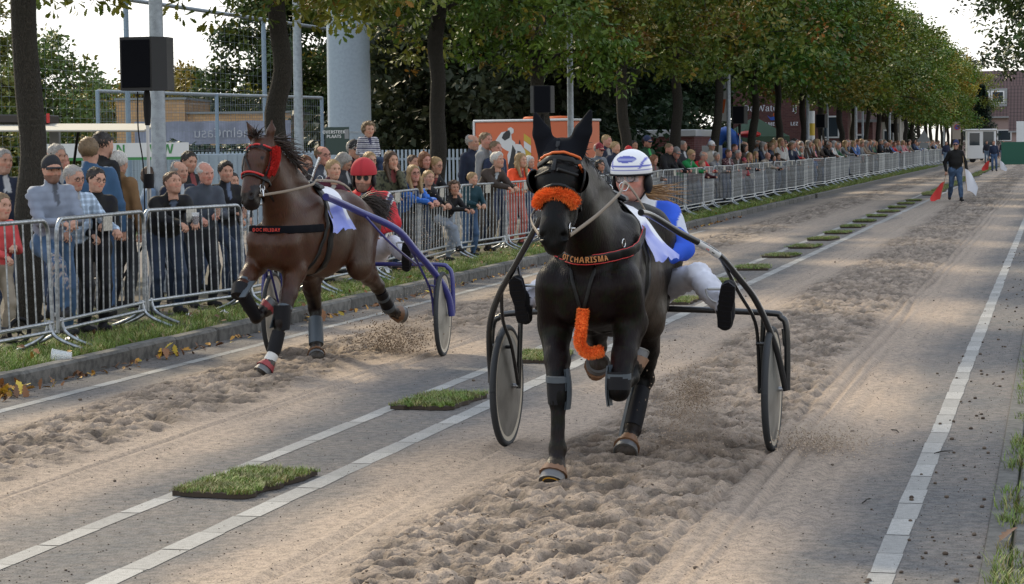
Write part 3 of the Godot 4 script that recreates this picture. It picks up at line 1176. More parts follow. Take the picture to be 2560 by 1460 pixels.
func ik(a: Vector3, b: Vector3, l1: float, l2: float, pole: Vector3) -> Vector3:
	var d := b - a
	var l := clampf(d.length(), 0.02, l1 + l2 - 0.004)
	var t := (l1 * l1 - l2 * l2 + l * l) / (2.0 * l)
	var h := sqrt(maxf(l1 * l1 - t * t, 0.0))
	var u := d.normalized()
	var p := (pole - u * pole.dot(u)).normalized()
	return a + u * t + p * h


# a standing figure of 1.75 m facing +z; hl / hr are where the hands go
func figure(lean: float, hl: Vector3, hr: Vector3, fl := Vector3(0.11, 0.08, 0.02), fr := Vector3(-0.11, 0.08, -0.02), back := 0.0, drop := 0.0, side := 0.0) -> Dictionary:
	var J := {}
	var pel := Vector3(0, 0.93 - drop, -back)
	var sp := Vector3(sin(side), cos(lean), sin(lean)).normalized()
	J.pel = pel
	J.chest = pel + sp * 0.36
	J.nb = pel + sp * 0.51
	J.sl = pel + sp * 0.455 + Vector3(0.175, 0, 0)
	J.sr = pel + sp * 0.455 + Vector3(-0.175, 0, 0)
	J.head = J.nb + (sp * 0.5 + Vector3.UP * 0.5).normalized() * 0.165 + Vector3(0, 0, 0.03)
	J.hl = hl
	J.hr = hr
	J.el = ik(J.sl, hl, 0.29, 0.265, Vector3(0.55, -0.75, -0.35))
	J.er = ik(J.sr, hr, 0.29, 0.265, Vector3(-0.55, -0.75, -0.35))
	J.wl = J.el + (hl - J.el).normalized() * 0.25
	J.wr = J.er + (hr - J.er).normalized() * 0.25
	J.pl = pel + Vector3(0.09, -0.03, 0)
	J.pr = pel + Vector3(-0.09, -0.03, 0)
	J.fl = fl
	J.fr = fr
	J.kl = ik(J.pl, fl, 0.43, 0.42, Vector3(0.1, 0.1, 1))
	J.kr = ik(J.pr, fr, 0.43, 0.42, Vector3(-0.1, 0.1, 1))
	return J


# zones: 0 skin 1 top 2 trousers 3 shoes 4 sole 5 inner shirt
func body(J: Dictionary, cell: float, girth := 1.0, loose := 1.0, hands := false, hood := false, skirted := false, bare := false) -> Array:
	var lo: Vector3 = J.pel
	var hi: Vector3 = J.pel
	for k in J:
		if J[k] is Vector3:
			lo = lo.min(J[k])
			hi = hi.max(J[k])
	var f := Field.new(lo - Vector3(0.22, 0.12, 0.24), hi + Vector3(0.22, 0.2, 0.24), cell)
	var X := Vector3.RIGHT
	if J.has("x"):
		X = J.x
	var g := girth
	var mid: Vector3 = J.pel.lerp(J.chest, 0.55)
	f.cap(J.pl, J.pr, 0.118 * g, 0.118 * g, 0.04, 2)
	f.cap(J.pel + Vector3(0, 0.03, 0), mid, 0.118 * g, 0.116 * g * loose, 0.06, 1, X, 1.28)
	f.cap(mid, J.chest, 0.118 * g * loose, 0.112 * loose, 0.06, 1, X, 1.36)
	f.cap(J.chest, J.nb - (J.nb - J.chest) * 0.25, 0.108 * loose, 0.06, 0.06, 1, X, 1.35)
	f.cap(J.sl.lerp(J.nb, 0.15), J.sr.lerp(J.nb, 0.15), 0.066 * loose, 0.066 * loose, 0.06, 1)
	for s in ["l", "r"]:
		f.cap(J["s" + s], J["e" + s], 0.062 * loose, 0.05 * loose, 0.04, 1)
		f.cap(J["e" + s], J["w" + s], 0.05 * loose, 0.038 * loose, 0.02, 0 if bare else 1)
		if not hands:
			f.cap(J["w" + s], J["h" + s] + (J["h" + s] - J["w" + s]) * 0.8, 0.032, 0.036, 0.012, 0, X, 1.0)
		else:
			f.cap(J["w" + s] - (J["h" + s] - J["w" + s]) * 0.5, J["w" + s] + (J["h" + s] - J["w" + s]) * 1.2, 0.027, 0.026, 0.01, 0)
		var kn: Vector3 = J["k" + s]
		var ft: Vector3 = J["f" + s]
		f.cap(J["p" + s], kn, 0.098 * g, 0.066, 0.04, 2)
		f.cap(kn, ft.lerp(kn, 0.12), 0.066, 0.052, 0.03, 2)
		f.cap(ft.lerp(kn, 0.65), ft.lerp(kn, 0.35), 0.068, 0.058, 0.04, 2)
		var d: Vector3 = J.get("t" + s, Vector3(0.03 if s == "l" else -0.03, -0.0, 0.17))
		f.cap(ft + Vector3(0, -0.03, 0) - d * 0.25, ft + Vector3(0, -0.04, 0) + d * 0.85, 0.042, 0.036, 0.025, 3)
		f.cap(ft + Vector3(0, 0.02, 0), ft + Vector3(0, -0.03, 0), 0.045, 0.045, 0.02, 3)
	if skirted:
		f.cap(J.pel + Vector3(0, 0.05, 0), J.pel - Vector3(0, 0.12, 0), 0.135 * g, 0.15 * g, 0.04, 1, X, 1.2)
	f.cap(J.nb - Vector3(0, 0.02, 0.0), J.head - Vector3(0, 0.07, 0.02), 0.056, 0.05, 0.02, 0)
	f.cap(J.nb - Vector3(0, 0.015, 0), J.nb + (J.head - J.nb) * 0.22, 0.07 * loose, 0.064 * loose, 0.03, 1)
	if hood:
		f.cap(J.nb + Vector3(-0.06, 0.02, -0.07), J.nb + Vector3(0.06, 0.02, -0.07), 0.06, 0.06, 0.04, 1)
	f.paint(J.nb + (J.head - J.nb).normalized() * 0.0 + Vector3(0, -0.05, 0.09), Vector3(0.036, 0.13, 0.07), 5)
	return f.nets()


# zones: 0 skin 6 lips 7 eyes 8 brows 9 eye white
func head_arrays(kind: String, cell: float) -> Array:
	var key := "%s%.4f" % [kind, cell]
	if head_lib.has(key):
		return head_lib[key]
	var f := Field.new(Vector3(-0.125, -0.19, -0.15), Vector3(0.125, 0.16, 0.16), cell)
	var X := Vector3.RIGHT
	var jaw := 1.0
	var soft := 1.0
	match kind:
		"woman": jaw = 0.86
		"child": jaw = 0.84; soft = 1.15
		"old": jaw = 1.1; soft = 1.12
	f.cap(v3(0, 0.032, -0.028), v3(0, 0.028, 0.012), 0.093, 0.086, 0.05, 0, X, 0.84)
	f.cap(v3(0, -0.005, 0.03), v3(0, -0.065, 0.036), 0.064, 0.048, 0.045, 0, X, 0.98)
	f.cap(v3(0.04 * jaw, -0.055, 0.0), v3(0.016 * jaw, -0.098, 0.052), 0.03, 0.021, 0.04, 0)
	f.cap(v3(-0.04 * jaw, -0.055, 0.0), v3(-0.016 * jaw, -0.098, 0.052), 0.03, 0.021, 0.04, 0)
	f.cap(v3(-0.01, -0.099, 0.062), v3(0.01, -0.099, 0.062), 0.017 * jaw, 0.017 * jaw, 0.025, 0)
	for s in [-1.0, 1.0]:
		f.cap(v3(s * 0.012, 0.021, 0.084), v3(s * 0.046, 0.022, 0.066), 0.013, 0.012, 0.02, 0)
		f.cap(v3(s * 0.042, -0.03, 0.056), v3(s * 0.034, -0.05, 0.056), 0.022 * soft, 0.018 * soft, 0.03, 0)
		f.cap(v3(s * 0.077, 0.012, -0.012), v3(s * 0.074, -0.03, -0.004), 0.017, 0.012, 0.008, 0, v3(s * 0.9, 0, 0.5).normalized(), 0.55)
	f.cap(v3(0, 0.008, 0.088), v3(0, -0.026, 0.108), 0.009, 0.0125, 0.014, 0)
	f.cap(v3(-0.009, -0.031, 0.098), v3(0.009, -0.031, 0.098), 0.0105, 0.0105, 0.01, 0)
	f.cap(v3(0, -0.045, 0.082), v3(0, -0.075, 0.078), 0.02, 0.02, 0.02, 0)
	f.cap(v3(-0.017, -0.062, 0.092), v3(0.017, -0.062, 0.092), 0.0085, 0.0085, 0.008, 6)
	f.cut(v3(0.032, 0.003, 0.104), 0.019, 0.016)
	f.cut(v3(-0.032, 0.003, 0.104), 0.019, 0.016)
	f.cap(v3(0, -0.06, -0.03), v3(0, -0.17, -0.03), 0.05, 0.054, 0.04, 0)
	for s in [-1.0, 1.0]:
		f.cap(v3(s * 0.032, 0.002, 0.070), v3(s * 0.032, 0.002, 0.070), 0.0145, 0.0145, 0.004, 9)
		f.paint(v3(s * 0.032, 0.003, 0.086), v3(0.0062, 0.0068, 0.012), 7)
		f.paint(v3(s * 0.032, 0.0125, 0.086), v3(0.0145, 0.0032, 0.02), 7)
		f.paint(v3(s * 0.032, 0.027, 0.084), v3(0.021, 0.0062, 0.025), 8)
	f.paint(v3(0, -0.0625, 0.1), v3(0.024, 0.008, 0.02), 6)
	head_lib[key] = f.nets()
	return head_lib[key]


func hand_arrays(kind: String, cell: float) -> Array:  # a left hand, wrist at the origin, fingers along +z, palm down (-y), thumb to -x
	var key := "%s%.4f" % [kind, cell]
	if hand_lib.has(key):
		return hand_lib[key]
	var f := Field.new(v3(-0.085, -0.10, -0.05), v3(0.075, 0.06, 0.21), cell)
	f.cap(v3(0, 0, -0.04), v3(0, 0, 0.01), 0.025, 0.026, 0.01, 0)
	f.cap(v3(-0.018, 0, 0.02), v3(-0.022, 0.002, 0.085), 0.017, 0.0145, 0.02, 0)
	f.cap(v3(0.014, 0, 0.02), v3(0.026, 0, 0.078), 0.017, 0.0135, 0.02, 0)
	f.cap(v3(0, 0, 0.01), v3(0.002, 0.003, 0.085), 0.021, 0.0155, 0.02, 0)
	var curl := 0.35 if kind == "relaxed" else 1.15
	var lens := [0.072, 0.080, 0.074, 0.058]
	for i in 4:
		var p := v3(-0.030 + i * 0.0195, 0.003, 0.088 - absf(i - 1.2) * 0.005)
		var a := 0.15
		for k in 3:
			var l: float = lens[i] * [0.45, 0.32, 0.23][k]
			a += curl * [0.55, 0.75, 0.6][k]
			var q := p + v3((i - 1.5) * 0.0022, -sin(a) * l, cos(a) * l)
			f.cap(p, q, 0.0092 - k * 0.0007, 0.0086 - k * 0.0007, 0.004, 0)
			p = q
	f.cap(v3(-0.024, -0.004, 0.025), v3(-0.048, -0.016, 0.055), 0.015, 0.0105, 0.012, 0)
	f.cap(v3(-0.048, -0.016, 0.055), v3(-0.046 + 0.012 * curl, -0.026 - 0.012 * curl, 0.088), 0.0105, 0.0085, 0.005, 0)
	hand_lib[key] = f.nets()
	return hand_lib[key]


func add_arrays(vv: PackedVector3Array, nn: PackedVector3Array, cc: PackedColorArray, ii: PackedInt32Array, r: Array, xf: Transform3D, tint: Array, mirror := false) -> void:
	var b := vv.size()
	var sv: PackedVector3Array = r[0]
	var sn: PackedVector3Array = r[1]
	var sz: PackedByteArray = r[2]
	for i in sv.size():
		var p := sv[i]
		var q := sn[i]
		if mirror:
			p.x = -p.x
			q.x = -q.x
		vv.append(xf * p)
		nn.append((xf.basis * q).normalized())
		cc.append(tint[sz[i]])
	var si: PackedInt32Array = r[3]
	for i in range(0, si.size(), 3):
		if mirror:
			ii.append(b + si[i]); ii.append(b + si[i + 2]); ii.append(b + si[i + 1])
		else:
			ii.append(b + si[i]); ii.append(b + si[i + 1]); ii.append(b + si[i + 2])


func hair_mesh(kind: String, cell: float) -> ArrayMesh:
	var key := "%s%.4f" % [kind, cell]
	if hair_lib.has(key):
		return hair_lib[key]
	var f := Field.new(v3(-0.2, -0.42, -0.24), v3(0.2, 0.2, 0.17), cell)
	var X := Vector3.RIGHT
	var n := nz(kind.hash() % 1000, 28.0, 2)
	if kind == "curly":
		for i in 70:
			var d := Vector3(sin(i * 2.4) * sqrt(1 - pow(1 - (i + 0.5) / 35.0, 2)), 1 - (i + 0.5) / 35.0, cos(i * 2.4) * sqrt(1 - pow(1 - (i + 0.5) / 35.0, 2)))
			if d.z > 0.45 and d.y < 0.55 or d.y < -0.5 and d.z > -0.2:
				continue
			f.cap(v3(0, 0.03, -0.02) + d * v3(0.088, 0.092, 0.1), v3(0, 0.03, -0.02) + d * v3(0.102, 0.108, 0.115), 0.03, 0.026, 0.015)
	else:
		var up := 0.006
		var r := 0.101
		if kind == "crop": r = 0.0965
		if kind == "full" or kind == "long" or kind == "bob": r = 0.105
		f.cap(v3(0, 0.034 + up, -0.032), v3(0, 0.033 + up, 0.008), r, r - 0.008, 0.04, 0, X, 0.87)
		if kind == "full":
			f.cap(v3(0, 0.1, 0.055), v3(0.03, 0.085, 0.06), 0.035, 0.03, 0.03)
		match kind:
			"long":
				for s in [-1.0, 1.0]:
					f.cap(v3(s * 0.06, 0.02, 0.0), v3(s * 0.088, -0.10, 0.0), 0.036, 0.034, 0.03)
					f.cap(v3(s * 0.088, -0.10, 0.0), v3(s * 0.075, -0.30, 0.055), 0.036, 0.02, 0.03)
					f.cap(v3(s * 0.06, -0.05, -0.06), v3(s * 0.07, -0.28, -0.05), 0.045, 0.022, 0.03)
			"bob":
				for s in [-1.0, 1.0]:
					f.cap(v3(s * 0.07, 0.03, -0.01), v3(s * 0.078, -0.075, 0.005), 0.035, 0.028, 0.03)
				f.cap(v3(-0.04, -0.02, -0.08), v3(0.04, -0.02, -0.08), 0.05, 0.05, 0.04)
				f.cap(v3(-0.05, -0.07, -0.055), v3(0.05, -0.07, -0.055), 0.04, 0.04, 0.03)
			"pony":
				f.cap(v3(0, 0.06, -0.11), v3(0, 0.03, -0.17), 0.028, 0.034, 0.02)
				f.cap(v3(0, 0.03, -0.17), v3(0.02, -0.17, -0.17), 0.034, 0.012, 0.02)
		# free the face and the ears
		f.cut(v3(0, 0.0, 0.152), 0.105, 0.02)
		f.cut(v3(0, -0.08, 0.10), 0.09, 0.02)
		if kind != "long" and kind != "bob":
			f.cut(v3(0.1, -0.075, 0.02), 0.075, 0.015)
			f.cut(v3(-0.1, -0.075, 0.02), 0.075, 0.015)
			f.cut(v3(0, -0.16, -0.05), 0.11, 0.015)
		if kind == "fringe":
			f.cut(v3(0, 0.12, 0.03), 0.098, 0.01)
	var a := f.nets()
	for i in a[0].size():
		var p: Vector3 = a[0][i]
		a[0][i] = p + a[1][i] * (n.get_noise_3d(p.x * 2.6, p.y * 0.9, p.z * 2.6) * 0.016)
	var cc := PackedColorArray()
	for i in a[0].size():
		var p: Vector3 = a[0][i]
		var k := 0.85 + n.get_noise_3d(p.x * 6.0, p.y * 0.8, p.z * 6.0) * 0.55
		cc.append(Color(k, k, k))
	hair_lib[key] = arr_mesh(a[0], a[1], cc, a[3])
	return hair_lib[key]


func cap_mesh(visor := true) -> ArrayMesh:
	var key := "cap%s" % visor
	if hair_lib.has(key):
		return hair_lib[key]
	var m := MB.new()
	var pr := []
	for i in 10:
		var a := PI * 0.5 * i / 9.0
		pr.append(Vector2(cos(a) * 0.1 + 0.001, 0.018 + sin(a) * 0.112))
	pr.insert(0, Vector2(0.099, -0.004))
	m.lathe(pr, Transform3D(Basis.from_scale(v3(0.9, 1, 1.1)), v3(0, 0.026, -0.014)), 20)
	m.ball(v3(0, 0.158, -0.014), v3(0.009, 0.006, 0.009))
	if visor:
		var g := PackedVector3Array()
		for r in 5:
			for q in 9:
				var a := lerpf(-1.15, 1.15, q / 8.0)
				var t := r / 4.0
				g.append(v3(sin(a) * (0.088 + t * 0.002), 0.032 - t * t * 0.012 - absf(a) * absf(a) * 0.009 * t, 0.028 + cos(a) * (0.062 + 0.072 * t)))
		m.grid(g, 9)
		for i in g.size():
			g[i].y -= 0.004
		m.grid(g, 9)
	hair_lib[key] = m.mesh()
	return hair_lib[key]


func glasses_mesh(sun: bool) -> Array:
	var key := "gl%s" % sun
	if hair_lib.has(key):
		return hair_lib[key]
	var m := MB.new()
	var l := MB.new()
	for s in [-1.0, 1.0]:
		m.ring(v3(s * 0.033, 0.002, 0.101), v3(s * 0.18, 0, 1).normalized(), 0.021, 0.0028, 14, 5)
		m.bar(v3(s * 0.053, 0.006, 0.095), v3(s * 0.080, 0.008, -0.005), 0.0024, 5)
		var pr := PackedVector2Array()
		for i in 12:
			pr.append(Vector2(cos(TAU * i / 12.0), sin(TAU * i / 12.0)) * 0.020)
		l.prism(pr, Transform3D(Basis(Vector3.UP, s * 0.18), v3(s * 0.033, 0.002, 0.101)), 0.002)
	m.bar(v3(-0.013, 0.005, 0.104), v3(0.013, 0.005, 0.104), 0.0022, 5)
	hair_lib[key] = [m.mesh(), l.mesh()]
	return hair_lib[key]


var skins := [Color(0.46, 0.26, 0.19), Color(0.52, 0.30, 0.215), Color(0.40, 0.215, 0.15), Color(0.50, 0.255, 0.20), Color(0.27, 0.145, 0.095)]
var hair_cols := {"grey": Color(0.34, 0.32, 0.30), "white": Color(0.58, 0.56, 0.53), "dark": Color(0.022, 0.016, 0.013), "brown": Color(0.085, 0.048, 0.028), "blond": Color(0.36, 0.24, 0.115), "ginger": Color(0.19, 0.075, 0.03), "light": Color(0.20, 0.135, 0.075)}


func shade(c: Color, k: float) -> Color:
	return Color(c.r * k, c.g * k, c.b * k)


func cloth_mat(called: String, c: Color, rough := 0.85) -> StandardMaterial3D:
	var k := "%s_%s" % [called, c.to_html()]
	if not M.has(k):
		mat(k, c.linear_to_srgb(), rough, 0.0, true)
	return M[k]


# o: x z turn size pose lod top legs shoes skin hair hair_kind head (kind) look (yaw,pitch,roll) cap glasses puff pattern label ...
func person(o: Dictionary) -> Node3D:
	var lod: int = o.get("lod", 0)
	var cell: float = [0.0185, 0.027, 0.042, 0.013][lod]
	var hcell: float = [0.0062, 0.011, 0.021, 0.0045][lod]
	var key := "%s_%d_%s_%s" % [o.pose, lod, o.get("girth", 1.0), o.get("loose", 1.1)]
	if not pose_lib.has(key):
		var J: Dictionary = poses()[o.pose]
		pose_lib[key] = [J, body(J, cell, o.get("girth", 1.0), o.get("loose", 1.1), lod == 0 or lod == 3, false, false)]
	var J: Dictionary = pose_lib[key][0]
	var r: Array = pose_lib[key][1]
	var skin: Color = skins[o.get("skin", 0)] if o.get("skin", 0) is int else o.skin
	var top: Color = o.get("top", Color(0.03, 0.035, 0.05))
	var legs: Color = o.get("legs", Color(0.04, 0.06, 0.11))
	var hc: Color = hair_cols[o.get("hair", "brown")]
	var tint := [skin, top, legs, o.get("shoes", Color(0.02, 0.02, 0.022)), Color(0.4, 0.4, 0.4), o.get("shirt", [top, Color(0.45, 0.46, 0.48), Color(0.10, 0.13, 0.2), Color(0.2, 0.05, 0.05), Color(0.3, 0.3, 0.3)][absi(int(o.z * 50.0)) % 5] if o.get("head", "man") != "child" else top), skin * Color(0.86, 0.55, 0.55), Color(0.02, 0.015, 0.012), hc.lerp(skin, 0.5), Color(0.45, 0.42, 0.40)]
	if o.get("head", "man") == "man":
		tint[6] = skin * Color(0.86, 0.66, 0.66)
	var t := thing(o.get("name", "person"), o.get("label", "person watching from behind the barriers"), "person", Vector3(o.x, o.get("y", 0.1), o.z), o.get("turn", 1.57), o.get("group", "spectators standing along the barriers"))
	var sc: float = o.get("size", 1.0)
	t.scale = Vector3(sc * (1.0 + sin(o.z * 17.0) * 0.05), sc, sc * (1.0 + sin(o.z * 13.0) * 0.05))
	if o.pose != "walk" and lod != 3:
		t.rotation.z = sin(o.z * 41.0) * 0.035
	var vv := PackedVector3Array()
	var nn := PackedVector3Array()
	var cc := PackedColorArray()
	var ii := PackedInt32Array()
	add_arrays(vv, nn, cc, ii, r, Transform3D.IDENTITY, tint)
	# patterned or quilted clothes
	var n := nz(int(o.z * 100.0) % 997, 7.0, 2)
	var puff: float = o.get("puff", 0.0)
	var pat: String = o.get("pattern", "")
	var zn: PackedByteArray = r[2]
	for i in vv.size():
		var p := vv[i]
		var k := 1.0 + n.get_noise_3dv(p * 1.2) * 0.22
		if zn[i] == 1:
			var fold := n.get_noise_3d(p.x * 3.0, p.y * 1.6 + 7.0, p.z * 3.0)
			vv[i] += nn[i] * fold * 0.008
			if puff > 0.0:
				var s := absf(sin(p.y * puff))
				vv[i] += nn[i] * (s - 0.6) * 0.018
				k *= 0.90 + 0.14 * s
			if pat == "plaid":
				k *= (1.35 if fmod(absf(p.x) * 1000.0, 60.0) < 22.0 else 0.85) * (1.3 if fmod(p.y * 1000.0, 60.0) < 20.0 else 0.85)
			elif pat == "camo":
				cc[i] = cc[i].lerp(Color(0.015, 0.015, 0.012) if n.get_noise_3dv(p * 2.6) > 0.1 else Color(0.10, 0.10, 0.06), 0.75)
			elif pat == "dots":
				if n.get_noise_3dv(p * 9.0) > 0.3:
					cc[i] = Color(0.30, 0.20, 0.20)
			elif pat == "silks_blue":
				if absf(p.x) < 0.13 and p.y > 1.08 or p.y > 1.43:
					cc[i] = Color(0.62, 0.62, 0.64)
				elif p.z < 0.16 and absf(p.x) > 0.2 and absf(absf(p.x) - 0.30) < 0.03 and p.y > 1.1:
					cc[i] = Color(0.50, 0.52, 0.6)
			elif pat == "silks_red":
				var q := absf(p.x) + (1.3 - p.y) * 0.25
				if absf(q - 0.235) < 0.022:
					cc[i] = Color(0.035, 0.04, 0.10)
				elif absf(q - 0.235) < 0.036:
					cc[i] = Color(0.55, 0.55, 0.55)
				elif p.y < 1.0:
					cc[i] = Color(0.02, 0.22, 0.06)
			elif pat == "stripes":
				if fmod(p.y * 1000.0, 44.0) < 20.0:
					cc[i] = Color(0.55, 0.55, 0.58)
		elif zn[i] == 2:
			vv[i] += nn[i] * n.get_noise_3d(p.x * 3.0, p.y * 3.0, p.z * 3.0) * (0.006 if lod != 3 else 0.011) + nn[i] * absf(n.get_noise_3d(p.x * 5.0, p.y * 2.0, p.z * 5.0)) * (0.0 if lod != 3 else -0.012)
			if o.get("ripped", false) and p.z > 0.25 and n.get_noise_3dv(p * 4.0) > 0.15 and p.y > 0.5:
				cc[i] = cc[i].lerp(Color(0.4, 0.33, 0.3), 0.8)
			elif o.get("denim", false):
				k *= 1.0 + 0.5 * smoothstep(0.2, 0.5, n.get_noise_3d(p.x * 2.0, p.y * 0.8, p.z * 2.0))
		cc[i] = shade(cc[i], k)
	# head and hands
	var look: Vector3 = o.get("look", Vector3.ZERO) + Vector3(sin(o.z * 23.0) * 0.14, sin(o.z * 31.0) * 0.07, sin(o.z * 37.0) * 0.10)
	var hk: String = o.get("head", "man")
	var hs: float = o.get("head_size", 1.0)
	var hb := Basis(Vector3.UP, look.x) * Basis(Vector3.RIGHT, look.y) * Basis(Vector3.BACK, look.z)
	var hx := Transform3D(hb.scaled(Vector3(hs, hs, hs)), J.head + Vector3(0, 0.012, 0.0))
	var face_tint := tint.duplicate()
	if o.get("beard", false):
		face_tint[6] = hc.lerp(skin, 0.5)
	var b0 := cc.size()
	add_arrays(vv, nn, cc, ii, head_arrays(hk, hcell), hx, face_tint)
	var ha: Array = head_arrays(hk, hcell)
	for i in ha[0].size():
		var p: Vector3 = ha[0][i]
		var k := 0.95 + n.get_noise_3dv(p * 4.0) * 0.16
		var c := cc[b0 + i]
		if ha[2][i] == 0:
			if p.z > 0.05 and p.y < -0.02 and p.y > -0.055 and absf(p.x) > 0.02:
				c = c * Color(1.08, 0.92, 0.9)
			if hk == "man" and p.y < -0.045 and p.z > -0.01:
				c = c.lerp(hc, 0.16 if not o.get("beard", false) else 0.62)
		cc[b0 + i] = shade(c, k)
	if lod == 0 or lod == 3:
		for s in ["l", "r"]:
			var fw: Vector3 = (J["h" + s] - J["w" + s]).normalized()
			fw = (fw + Vector3(0, -0.35, 0)).normalized()
			var sx: Vector3 = Vector3.UP.cross(fw)
			if sx.length() < 0.2:
				sx = Vector3.RIGHT
			sx = sx.normalized()
			var bs := Basis(sx, fw.cross(sx).normalized(), fw)
			add_arrays(vv, nn, cc, ii, hand_arrays(o.get("hand", "grip"), 0.0068), Transform3D(bs, J["w" + s]), tint, s == "r")
	part("body", arr_mesh(vv, nn, cc, ii), M.person, t)
	var fine_cell: float = [0.0085, 0.013, 0.022, 0.007][lod]
	var kind: String = o.get("hair_kind", "short")
	if kind != "bald":
		var h := part("hair", hair_mesh(kind, fine_cell), cloth_mat("hair", hc, 0.55), t)
		h.transform = hx
	if o.has("cap"):
		var h := part("cap", cap_mesh(o.get("visor", true)), cloth_mat("cloth", o.cap), t)
		h.transform = hx
	if o.get("glasses", "") and lod != 2:
		var gm := glasses_mesh(o.glasses == "sun")
		var h := part("glasses", gm[0], M.black_plastic, t)
		h.transform = hx
		if o.glasses == "sun":
			var q := part("lens", gm[1], M.dark_lens, h)
	if o.has("held"):
		held(o.held, t.transform * (J.hl + Vector3(-0.02, 0.03, 0.05)), o.get("held_label", ""))
	return t


func held(kind: String, at: Vector3, label: String) -> void:
	var t := thing("plastic_cup" if kind != "tray" and kind != "paper" else "snack_tray" if kind == "tray" else "paper_sheet", label, "cup" if kind != "tray" and kind != "paper" else "tray" if kind == "tray" else "paper", at)
	var m := MB.new()
	if kind == "tray":
		m.tube([Vector3(0, 0.0, 0), Vector3(0, 0.03, 0), Vector3(0, 0.045, 0)], [0.055, 0.075, 0.085], 4, true, 0.7)
		part("tray", m, M.white_paint, t)
	elif kind == "paper":
		m.box(Vector3(0, -0.05, 0), Vector3(0.12, 0.17, 0.004), Basis(Vector3.RIGHT, 0.5) * Basis(Vector3.BACK, 0.3))
		part("sheet", m, M.white_paint, t)
	else:
		m.lathe([Vector2(0.0, -0.055), Vector2(0.029, -0.055), Vector2(0.039, 0.065), Vector2(0.0365, 0.065), Vector2(0.027, -0.05)], Transform3D(), 16)
		part("cup", m, M.white_paint if kind == "cup" else M.clear_cup, t)
		if kind != "cup":
			var d := MB.new()
			d.lathe([Vector2(0.0, -0.05), Vector2(0.0275, -0.05), Vector2(0.034, 0.028), Vector2(0.0, 0.028)], Transform3D(), 16)
			part("drink", d, M.beer if kind == "beer" else M.cola, t)


var pose_cache := {}


func poses() -> Dictionary:
	if pose_cache:
		return pose_cache
	pose_cache = {
		"rail": figure(0.20, v3(0.10, 1.08, 0.44), v3(-0.08, 1.08, 0.46)),
		"rail_wide": figure(0.16, v3(0.30, 1.07, 0.40), v3(-0.26, 1.07, 0.42)),
		"lean": figure(0.62, v3(0.10, 1.06, 0.58), v3(-0.07, 1.05, 0.60), v3(0.12, 0.08, -0.12), v3(-0.12, 0.08, -0.2), 0.14, 0.03),
		"deep": figure(0.85, v3(0.22, 1.02, 0.62), v3(-0.18, 1.02, 0.64), v3(0.12, 0.08, -0.2), v3(-0.12, 0.08, -0.28), 0.22, 0.04),
		"stand": figure(0.02, v3(0.27, 0.80, 0.06), v3(-0.27, 0.80, 0.04)),
		"step": figure(0.10, v3(0.06, 1.13, 0.36), v3(-0.05, 1.12, 0.37), v3(0.12, 0.08, -0.1), v3(-0.08, 0.30, 0.36), 0.05),
		"step_lean": figure(0.5, v3(0.14, 1.08, 0.52), v3(-0.07, 1.10, 0.54), v3(0.12, 0.08, -0.16), v3(-0.1, 0.30, 0.36), 0.12, 0.02),
		"cup": figure(0.30, v3(0.02, 1.13, 0.44), v3(-0.20, 1.08, 0.48)),
		"snack": figure(0.10, v3(0.02, 1.16, 0.34), v3(-0.12, 1.04, 0.40)),
		"mouth": figure(0.12, v3(0.05, 1.46, 0.20), v3(-0.06, 1.12, 0.30)),
		"cross": figure(0.04, v3(-0.12, 1.14, 0.22), v3(0.12, 1.16, 0.24)),
		"walk": figure(0.05, v3(0.30, 0.86, 0.14), v3(-0.28, 0.85, 0.02), v3(0.10, 0.08, 0.34), v3(-0.10, 0.12, -0.34), 0.0, 0.03),
		"hold": figure(0.03, v3(0.22, 0.88, 0.20), v3(-0.25, 0.82, 0.08)),
		"drive": seated(false), "drive_side": seated(true),
		"ride": figure(0.05, v3(0.06, 1.0, 0.22), v3(-0.06, 1.0, 0.22), v3(0.16, 0.52, 0.30), v3(-0.16, 0.52, 0.30), 0.0, 0.03),
	}
	return pose_cache


func seated(far: bool) -> Dictionary:
	var J := {"pel": v3(0, 0.93, -0.02), "chest": v3(0, 1.26, -0.05), "nb": v3(0, 1.40, 0.0), "head": v3(0, 1.545, 0.06), "sl": v3(0.195, 1.335, 0.0), "sr": v3(-0.195, 1.335, 0.0),
		"hl": v3(0.20, 1.10, 0.46), "hr": v3(-0.20, 1.10, 0.46), "pl": v3(0.11, 0.90, 0.03), "pr": v3(-0.11, 0.90, 0.03),
		"kl": v3(0.42, 1.02, 0.40), "kr": v3(-0.33, 1.01, 0.38), "fl": v3(0.61, 0.85, 0.68), "fr": v3(-0.49, 0.87, 0.62), "tl": v3(0.03, 0.20, 0.07), "tr": v3(-0.02, 0.20, 0.07)}
	if far:
		J.kl = v3(0.33, 0.98, 0.36)
		J.fl = v3(0.50, 0.86, 0.60)
		J.tl = v3(0.02, 0.19, 0.07)
	J.el = ik(J.sl, J.hl, 0.30, 0.28, v3(1, -0.5, -0.3))
	J.er = ik(J.sr, J.hr, 0.30, 0.28, v3(-1, -0.5, -0.3))
	J.wl = J.el + (J.hl - J.el).normalized() * 0.24
	J.wr = J.er + (J.hr - J.er).normalized() * 0.24
	return J


func people_materials() -> void:
	var m := mat("person", Color(1, 1, 1), 0.75, 0.0, true)
	m.metallic_specular = 0.35
	mat("black_plastic", lin(0.012, 0.012, 0.013), 0.35)
	var cc := mat("clear_cup", Color(0.85, 0.87, 0.9, 0.25), 0.1)
	cc.transparency = BaseMaterial3D.TRANSPARENCY_ALPHA
	mat("beer", lin(0.42, 0.15, 0.02), 0.2)
	mat("cola", lin(0.05, 0.015, 0.01), 0.2)
	mat("dark_lens", lin(0.012, 0.018, 0.02), 0.08)


